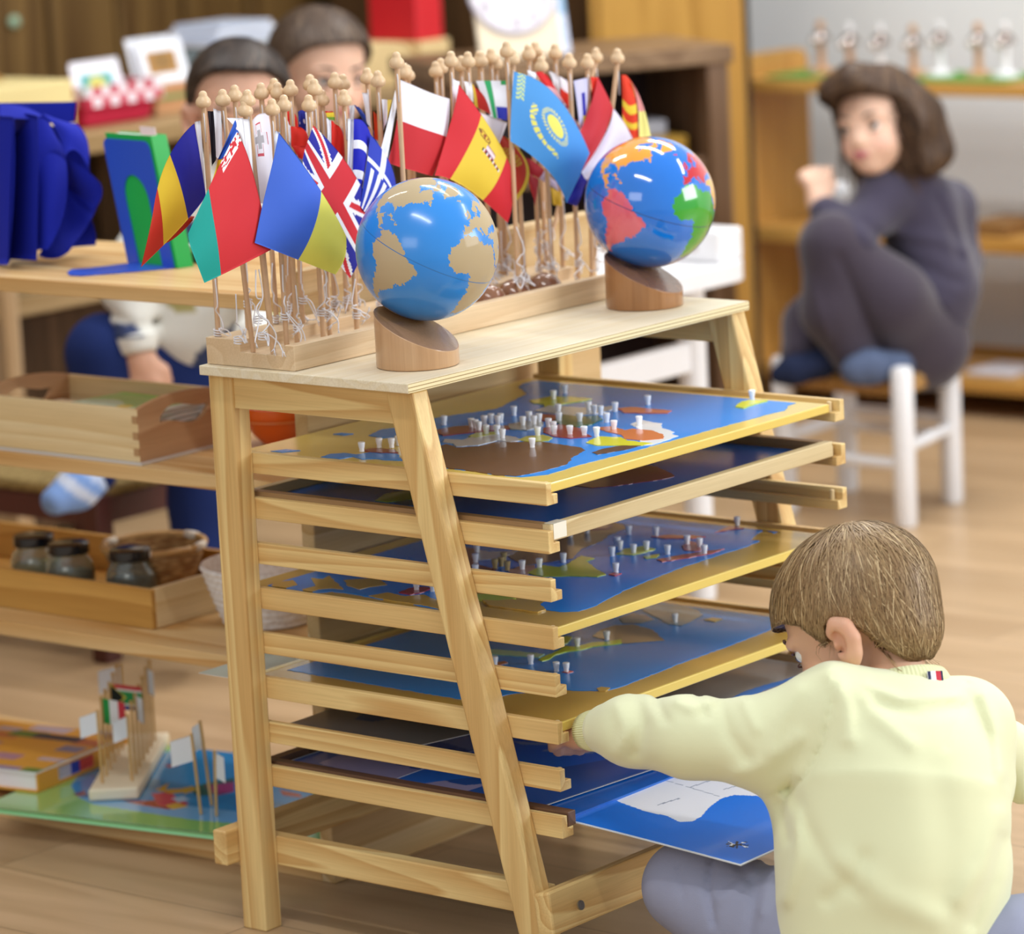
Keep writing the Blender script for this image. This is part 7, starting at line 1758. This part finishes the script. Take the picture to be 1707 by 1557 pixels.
folds = [S([(1392, 1125), (1385, 1180), (1372, 1240), (1345, 1290), (1315, 1318)], 5, -0.0035), S([(1612, 1140), (1600, 1190), (1578, 1245)], 5, -0.0025),
         S([(1385, 1122), (1410, 1170), (1415, 1230)], 16, 0.007), S([(1330, 1150), (1300, 1200), (1285, 1250)], 14, 0.004), S([(1200, 1180), (1215, 1225), (1245, 1265)], 12, -0.005), S([(1240, 1170), (1260, 1215)], 10, 0.004),
         S([(1130, 1170), (1150, 1180), (1175, 1172)], 9, 0.004), S([(1165, 1165), (1178, 1195)], 8, -0.004), S([(1095, 1170), (1110, 1200)], 9, -0.004), S([(1060, 1170), (1072, 1210), (1060, 1255)], 12, -0.005), S([(1030, 1180), (1042, 1220), (1030, 1255)], 10, 0.004),
         S([(1320, 1320), (1345, 1380), (1380, 1440), (1430, 1490)], 14, -0.004), S([(1330, 1360), (1330, 1430), (1310, 1500)], 12, 0.005), S([(1300, 1340), (1315, 1400)], 10, -0.004),
         S([(1430, 1150), (1470, 1200), (1520, 1240)], 14, 0.004), S([(1445, 1140), (1500, 1165), (1590, 1160)], 9, 0.004), S([(1460, 1175), (1530, 1190), (1600, 1178)], 12, -0.004),
         S([(1640, 1160), (1662, 1220), (1668, 1290)], 12, 0.006), S([(1625, 1175), (1640, 1230), (1650, 1290)], 16, -0.003), S([(1600, 1500), (1640, 1440), (1665, 1360)], 18, 0.005), S([(1620, 1540), (1655, 1470), (1672, 1400)], 12, -0.005),
         S([(1400, 1440), (1480, 1500), (1560, 1530)], 26, 0.005), S([(1380, 1500), (1420, 1470), (1440, 1430)], 14, -0.004), S([(1560, 1290), (1580, 1400), (1575, 1500)], 30, -0.004), S([(1230, 1290), (1280, 1270), (1330, 1230)], 14, 0.004)]
Hn = Ppx(1500, 1150, 4.46)
swo, fsw = blob('sweatshirt', sw, yel, boy, h=0.0055, k=0.013, sculpt=folds, neg=[cone(Ppx(1494, 1135, 4.465), Ppx(1480, 1040, 4.49), 58*4.46/FPX, 66*4.46/FPX)], kneg=0.006)
def ribmat(name, colr, axis_scale):
    if name in _mats: return _mats[name]
    m = plain(name, colr, 0.85, 0.15); t, n, l, b = nt(m)
    uvn = n.new('ShaderNodeAttribute'); uvn.attribute_name = 'rib'
    sn = n.new('ShaderNodeMath'); sn.operation = 'SINE'; mu = n.new('ShaderNodeMath'); mu.operation = 'MULTIPLY'; mu.inputs[1].default_value = axis_scale
    l.new(uvn.outputs['Fac'], mu.inputs[0]); l.new(mu.outputs[0], sn.inputs[0])
    bp = n.new('ShaderNodeBump'); bp.inputs['Strength'].default_value = 0.9; bp.inputs['Distance'].default_value = 0.0012
    l.new(sn.outputs[0], bp.inputs['Height']); l.new(bp.outputs[0], b.inputs['Normal']); return m
def ribband(name, c0, c1, r0, r1, colr, parent, thick=0.004, nrib=70, flat=1.0, seg=96, wv=None):
    """knitted tube between two ring centres; ribs run along it"""
    c0 = np.array(c0); c1 = np.array(c1); a = c1-c0; a /= np.linalg.norm(a); u = np.cross(a, U_); u /= np.linalg.norm(u); w = np.cross(a, u)
    mb = MB(); prof = [(0, 0), (0, 1), (.2, 1.06), (.8, 1.06), (1, 1), (1, .0)]
    prof = [(0.0, -thick), (0, 0), (.25, .0012), (.75, .0012), (1, 0), (1, -thick)]; th = np.linspace(0, 2*math.pi, seg, endpoint=False); rib = []
    for (t, dr) in prof:
        c = c0+(c1-c0)*t; r = r0+(r1-r0)*t+dr
        for k_, x in enumerate(th):
            rr = r+0.0007*math.cos(nrib*x) if dr >= 0 else r
            mb.v.append(tuple(c+u*rr*math.cos(x)+w*rr*flat*math.sin(x))); rib.append(x)
    for j in range(len(prof)-1):
        for k_ in range(seg): mb.f.append((j*seg+k_, j*seg+(k_+1) % seg, (j+1)*seg+(k_+1) % seg, (j+1)*seg+k_))
    mb.mi = [0]*len(mb.f); return mb.build(name, colr, parent, smooth=True)
yrib = plain('yellow_rib_knit', '#e6e6b6', 0.85, 0.15)
ribband('cuff', Ppx(1018, 1216, 4.563), Ppx(978, 1219, 4.602), 37*4.53/FPX, 31*4.54/FPX, yrib, boy, seg=280, nrib=56)
ribband('collar', Ppx(1508, 1156, 4.458), Ppx(1503, 1128, 4.464), 82*4.46/FPX, 72*4.46/FPX, yrib, boy, seg=280, nrib=70)
tp_ = [at(1546, 1119, d=4.408), at(1571, 1118, d=4.424), at(1574, 1143, d=4.416), at(1549, 1144, d=4.400)]
sheet('woven_tab', tp_, 30, 6, lambda u, v: np.where(((u < .2) | (u > .88))[:, None], np.array(lin('#1c2348')), np.where((u < .52)[:, None], np.array(lin('#eceaf0')), np.array(lin('#c22a3c')))), cloth, thick=0.0012, parent=boy, both=True)
gry = plain('grey_lilac_trousers', '#9a9db4', 0.8, 0.2, bump=0.3, bscale=1200, var=0.06, vscale=12)
tr = [PC((1470, 1640, 4.42, 165), (1400, 1610, 4.44, 130)), PC((1410, 1590, 4.44, 108), (1148, 1478, 4.61, 68)), PC((1148, 1478, 4.61, 66), (1300, 1620, 4.50, 66)), PC((1480, 1640, 4.42, 150), (1690, 1610, 4.40, 105)), PC((1690, 1610, 4.40, 105), (1760, 1560, 4.44, 80))]
tf = [S([(1190, 1420), (1180, 1480), (1190, 1540)], 6, -0.005, 4.8), S([(1230, 1440), (1260, 1480), (1250, 1557)], 9, -0.004, 4.8), S([(1310, 1420), (1290, 1460), (1270, 1520)], 8, 0.004, 4.8), S([(1270, 1430), (1240, 1470), (1200, 1500)], 9, 0.004, 4.8), S([(1130, 1440), (1140, 1500)], 4, -0.002, 4.8)]
blob('trousers', tr, gry, boy, h=0.0058, k=0.012, sculpt=tf)

# ================= the girl on the white chair
girl = thing('person', (L1+L4)/2+np.array([0, 0, SZ]), 'girl with brown bob in dark slate tracksuit crouching on the white rush chair, looking back', 'person')
Gd = 7.16
Hf = vimg(-.60, -.10, -.79); Hu = vimg(-.06, .99, .08); Mg = hframe(Hf, Hu); s = 1.0
o = Ppx(1466, 205, Gd)
pr, neg, L, E, Cn = head_prims(o, Mg, s, Ppx(1512, 318, Gd+.03), .036)
hw2 = Ppx(1366, 338, Gd-.02)
hp = hand(hw2, vimg(-.15, 1, 0), vimg(-.3, .1, .95), 0.78, None, curl=(1.0, 1.1, 1.1, 1.1), thumb=.2, right=-1)
hp += [cone(hw2+U_*.035+R_*.004, hw2+U_*.062+R_*.018, .0075, .006)]
body = pr+[PC((1512, 318, Gd+.03, 34), (1530, 480, Gd+.06, 42)), PC((1470, 340, Gd, 24), (1425, 400, Gd-.05, 22)), PC((1425, 400, Gd-.05, 22), (1366, 340, Gd-.02, 19))]+hp
blob('body', body, skin, girl, h=0.0055, k=0.0045, colfn=skincol('#e8bfa6', o, Mg, s, '#e39a90', '#b8506a'), neg=neg, kneg=0.004)
face_parts(L, E, Cn, Mg, s, girl, '#5a4334', gaze=(.25, 0))
P2 = lambda px, py, dd=0: Ppx(px, py, Gd+dd)
gh = [E((-.035, 0, -.030), (.075, .080, .078)), E((-.030, .0, -.075), (.062, .080, .045)), cone(P2(1478, 132, -.05), P2(1420, 132, -.07), .024, .022), cone(P2(1420, 128, -.07), P2(1384, 150, -.05), .020, .013), cone(P2(1384, 150, -.05), P2(1378, 185, -.03), .013, .008),
      cone(P2(1545, 190, -.02), P2(1560, 250, 0), .030, .026), cone(P2(1560, 250, 0), P2(1530, 272, -.02), .024, .020), cone(P2(1522, 170, -.05), P2(1522, 205, -.05), .024, .024), cone(P2(1515, 200, -.05), P2(1532, 265, -.03), .026, .020)]
hair(o, Mg, s, girl, [(-.14, -.118), (-.03, -.112), (.006, -.100), (.020, -.060), (.030, .000), (.042, .040), (.09, .062), (.13, .050)], 0.013, ('#3b2a20', '#5a4332', '#7d6248'), 5000, 5, (0.05, 0.12), crown=(-.02, .0, .10), extra=gh, h=0.006, down=0.9, width=0.0013, k=0.012)
slate = plain('dark_slate_tracksuit', '#3f3a4c', 0.85, 0.15, bump=0.2, bscale=700, var=0.08, vscale=10, sheen=0.3)
top_ = [PC((1530, 350, Gd+.06, 62), (1545, 480, Gd+.08, 82)), PC((1545, 480, Gd+.08, 82), (1535, 575, Gd+.10, 70)), PC((1478, 328, Gd, 42), (1580, 345, Gd+.12, 42)), PC((1520, 305, Gd+.03, 38), (1530, 350, Gd+.06, 58)),
        PC((1474, 330, Gd, 42), (1425, 400, Gd-.06, 36)), PC((1425, 400, Gd-.06, 36), (1375, 352, Gd-.03, 26)), PC((1585, 350, Gd+.12, 40), (1605, 440, Gd+.12, 26)), PC((1605, 440, Gd+.12, 26), (1560, 500, Gd+.1, 24))]
gf = [S([(1440, 370), (1500, 430), (1560, 450)], 9, -0.006, 8), S([(1500, 390), (1570, 400), (1610, 420)], 9, 0.005, 8), S([(1470, 400), (1520, 450), (1600, 470)], 8, -0.005, 8), S([(1560, 330), (1590, 390), (1600, 430)], 8, -0.006, 8), S([(1520, 480), (1580, 510)], 10, 0.005, 8)]
blob('sweatshirt', top_, slate, girl, h=0.008, k=0.012, sculpt=gf)
sl2 = plain('dark_plum_trousers', '#3d3541', 0.85, 0.15, bump=0.2, bscale=700, var=0.08, vscale=10, sheen=0.3)
leg = [PC((1545, 570, Gd+.08, 72), (1480, 500, Gd-.02, 66)), PC((1480, 500, Gd-.02, 66), (1388, 408, Gd-.06, 50)), PC((1388, 410, Gd-.06, 50), (1382, 520, Gd-.05, 42)), PC((1382, 520, Gd-.05, 42), (1420, 592, Gd-.03, 34)),
       PC((1545, 580, Gd+.16, 66), (1420, 480, Gd+.12, 56)), PC((1420, 480, Gd+.12, 52), (1350, 540, Gd+.08, 40)), PC((1350, 540, Gd+.08, 40), (1335, 592, Gd+.04, 34)), PC((1540, 590, Gd+.08, 56), (1470, 590, Gd, 30))]
blob('trousers', leg, sl2, girl, h=0.008, k=0.012, sculpt=[S([(1400, 430), (1440, 520), (1470, 580)], 8, -0.006, 8), S([(1350, 470), (1380, 560)], 8, 0.004, 8)])
sockm = plain('blue_grey_sock', '#55607a', 0.9, 0.1, bump=0.6, bscale=420, var=0.3, vscale=60)
for pts, nm_, mt_ in (([(1500, 610, Gd-.04, 24), (1450, 612, Gd-.06, 27), (1425, 618, Gd-.07, 24)], 'sock', sockm), ([(1370, 606, Gd-.01, 26), (1320, 618, Gd-.02, 22), (1298, 625, Gd-.02, 14)], 'sock', plain('navy_sock', '#232a42', 0.9, 0.1))):
    blob(nm_, [PC(pts[0], pts[1]), PC(pts[1], pts[2])], mt_, girl, h=0.006, k=0.008)

# ================= first boy behind the shelf unit, foot up on the dark chair
D1 = 6.22
b1_ = thing('person', at(310, 1090, z=0), 'dark haired boy in cream and navy sweater, one striped sock up on the dark chair', 'person')
Hf = vimg(.12, -.32, -.94); Hu = vimg(.05, .94, -.33); M1 = hframe(Hf, Hu); s = 1.03
o = Ppx(398, 178, D1)
pr, neg, L, E, Cn = head_prims(o, M1, s, Ppx(380, 300, D1+.03), .036)
hw3 = Ppx(232, 592, D1-.04)
hp = hand(hw3, vimg(.2, -1, 0), vimg(.2, 0, 1), 0.85, None, curl=(.7, .7, .8, .8), thumb=.4)
body = pr+[PC((380, 300, D1+.03, 38), (340, 420, D1+.05, 60)), PC((300, 330, D1, 30), (205, 470, D1-.02, 26)), PC((205, 470, D1-.02, 26), (232, 592, D1-.04, 20))]+hp
blob('body', body, skin, b1_, h=0.006, k=0.005, colfn=skincol('#d9a98f', o, M1, s, '#d98f7b', '#b0605a'), neg=neg, kneg=0.004)
face_parts(L, E, Cn, M1, s, b1_, '#2d211b')
hair(o, M1, s, b1_, [(-.14, -.075), (-.06, -.055), (-.02, -.01), (.01, .015), (.03, .050), (.055, .074), (.12, .092)], 0.012, ('#2c221e', '#43352c', '#6b5a4c'), 3500, 8, (0.03, 0.06), crown=(-.02, .02, .10), h=0.006, width=0.0013)
def knit(X):
    u_ = X[:, 2]*38+X[:, 0]*6; v_ = (X@R_)*30; c = np.tile(np.array(lin('#d9d7cf')), (len(X), 1))
    n_ = np.sin(u_)+np.sin(v_*1.1+1.3*np.sin(u_*.7)); c[n_ > .95] = lin('#3c4668'); c[n_ < -1.5] = lin('#a59a62'); return c
sweat = attrmat('patterned_knit', 0.9, 0.1, bump=0.5, bscale=500)
blob('sweater', [PC((350, 330, D1+.04, 72), (330, 470, D1+.06, 92)), PC((330, 470, D1+.06, 92), (325, 560, D1+.06, 92)), PC((285, 325, D1, 46), (425, 330, D1+.06, 46)), PC((285, 330, D1, 44), (208, 465, D1-.02, 40)), PC((208, 465, D1-.02, 40), (226, 565, D1-.04, 33)), PC((425, 330, D1+.06, 44), (470, 470, D1, 38)), PC((470, 470, D1, 38), (420, 560, D1-.1, 32)), PC((380, 290, D1+.03, 42), (370, 330, D1+.03, 52))],
     sweat, b1_, h=0.008, k=0.012, colfn=knit, sculpt=[S([(180, 520), (230, 545), (262, 535)], 6, -0.006, 8), S([(190, 560), (250, 560)], 5, 0.004, 8)])
ribband('cuff', Ppx(226, 560, D1-.04), Ppx(232, 590, D1-.042), 35*D1/FPX, 29*D1/FPX, plain('cream_rib', '#dedcd4', 0.9, 0.1), b1_, seg=160, nrib=40)
navy = plain('navy_trousers', '#1b2a5c', 0.85, 0.15, bump=0.2, bscale=700, var=0.08, vscale=10)
blob('trousers', [PC((325, 575, D1+.08, 92), (320, 640, D1+.08, 88)), PC((285, 630, D1+.06, 74), (175, 590, D1-.0, 58)), PC((178, 590, D1, 60), (185, 700, D1, 48)), PC((185, 700, D1, 46), (165, 790, D1, 30)), PC((345, 640, D1+.1, 72), (335, 830, D1+.1, 48)), PC((335, 830, D1+.1, 48), (322, 1010, D1+.08, 38))], navy, b1_, h=0.009, k=0.014)
def sockcol(X):
    z = X@(U_*.8+R_*.6); t = ((z-z.min())/(z.max()-z.min())); c = np.tile(np.array(lin('#7f9fd6')), (len(X), 1)); c[(t > .42) & (t < .56)] = lin('#c9d2e4'); c[(t > .70) & (t < .82)] = lin('#bccbe6'); return c
blob('sock', [PC((160, 792, D1-.0, 30), (128, 815, D1-.02, 32)), PC((128, 815, D1-.02, 32), (92, 835, D1-.05, 24))], attrmat('striped_sock', 0.9, 0.1, bump=0.4, bscale=500), b1_, h=0.006, k=0.008, colfn=sockcol)
blob('shoe', [PC((322, 1020, D1+.08, 36), (300, 1060, D1-.02, 26))], plain('grey_slipper', '#6b6f80', 0.8), b1_, h=0.007, k=0.01)

# ================= second boy farther back, mostly hidden by the flags
D2 = 6.75
b2_ = thing('person', at(600, 1030, z=0), 'boy with short brown hair standing behind the flags, face partly hidden', 'person')
Hf = vimg(.50, -.22, -.84); Hu = vimg(.02, .97, -.22); M2_ = hframe(Hf, Hu); s = 1.06
o = Ppx(536, 118, D2)
pr, neg, L, E, Cn = head_prims(o, M2_, s, Ppx(540, 235, D2+.03), .036)
hw4 = Ppx(640, 470, D2-.05)
body = pr+[PC((540, 235, D2+.03, 38), (550, 400, D2+.05, 60)), PC((480, 270, D2, 28), (470, 410, D2, 24)), PC((470, 410, D2, 24), (520, 480, D2-.1, 20)), PC((600, 270, D2, 28), (640, 390, D2, 24)), PC((640, 390, D2, 24), (640, 470, D2-.05, 19))]+hand(hw4, vimg(0, -1, 0), vimg(-.2, 0, 1), .85, None)+hand(Ppx(520, 480, D2-.1), vimg(.6, -.8, 0), vimg(-.2, 0, 1), .85, None, right=-1)
blob('body', body, skin, b2_, h=0.0065, k=0.005, colfn=skincol('#dcb096', o, M2_, s, '#dc9480', '#b0605a'), neg=neg, kneg=0.004)
face_parts(L, E, Cn, M2_, s, b2_, '#3a2b20')
hair(o, M2_, s, b2_, [(-.14, -.070), (-.06, -.055), (-.02, -.005), (.01, .012), (.04, .038), (.062, .054), (.12, .068)], 0.012, ('#43342a', '#5f4b3c', '#7d6854'), 3500, 9, (0.02, 0.045), crown=(-.03, .0, .10), h=0.006, width=0.0013)
blob('sweater', [PC((545, 270, D2+.04, 66), (550, 400, D2+.06, 84)), PC((550, 400, D2+.06, 84), (555, 510, D2+.06, 84)), PC((480, 268, D2, 42), (605, 268, D2+.06, 42)), PC((480, 268, D2, 40), (470, 410, D2, 35)), PC((470, 410, D2, 35), (510, 468, D2-.08, 28)), PC((605, 268, D2, 40), (640, 390, D2, 34)), PC((640, 390, D2, 34), (640, 450, D2-.04, 28))], plain('grey_jumper', '#5b5f72', 0.9, 0.1), b2_, h=0.009, k=0.012)
blob('trousers', [PC((555, 520, D2+.06, 84), (560, 590, D2+.06, 84)), PC((595, 590, D2+.06, 64), (620, 780, D2+.06, 46)), PC((620, 780, D2+.06, 46), (625, 960, D2+.06, 36)), PC((640, 590, D2+.1, 60), (680, 780, D2+.08, 46)), PC((680, 780, D2+.08, 46), (690, 955, D2+.08, 36))], plain('dark_blue_trousers', '#242a45', 0.85), b2_, h=0.010, k=0.014)
for (px, dd) in ((625, .0), (690, .03)): blob('shoe', [PC((px, 975, D2+.06+dd, 34), (px-10, 1000, D2-.04+dd, 26))], plain('grey_slipper', '#6b6f80', 0.8), b2_, h=0.008, k=0.01)
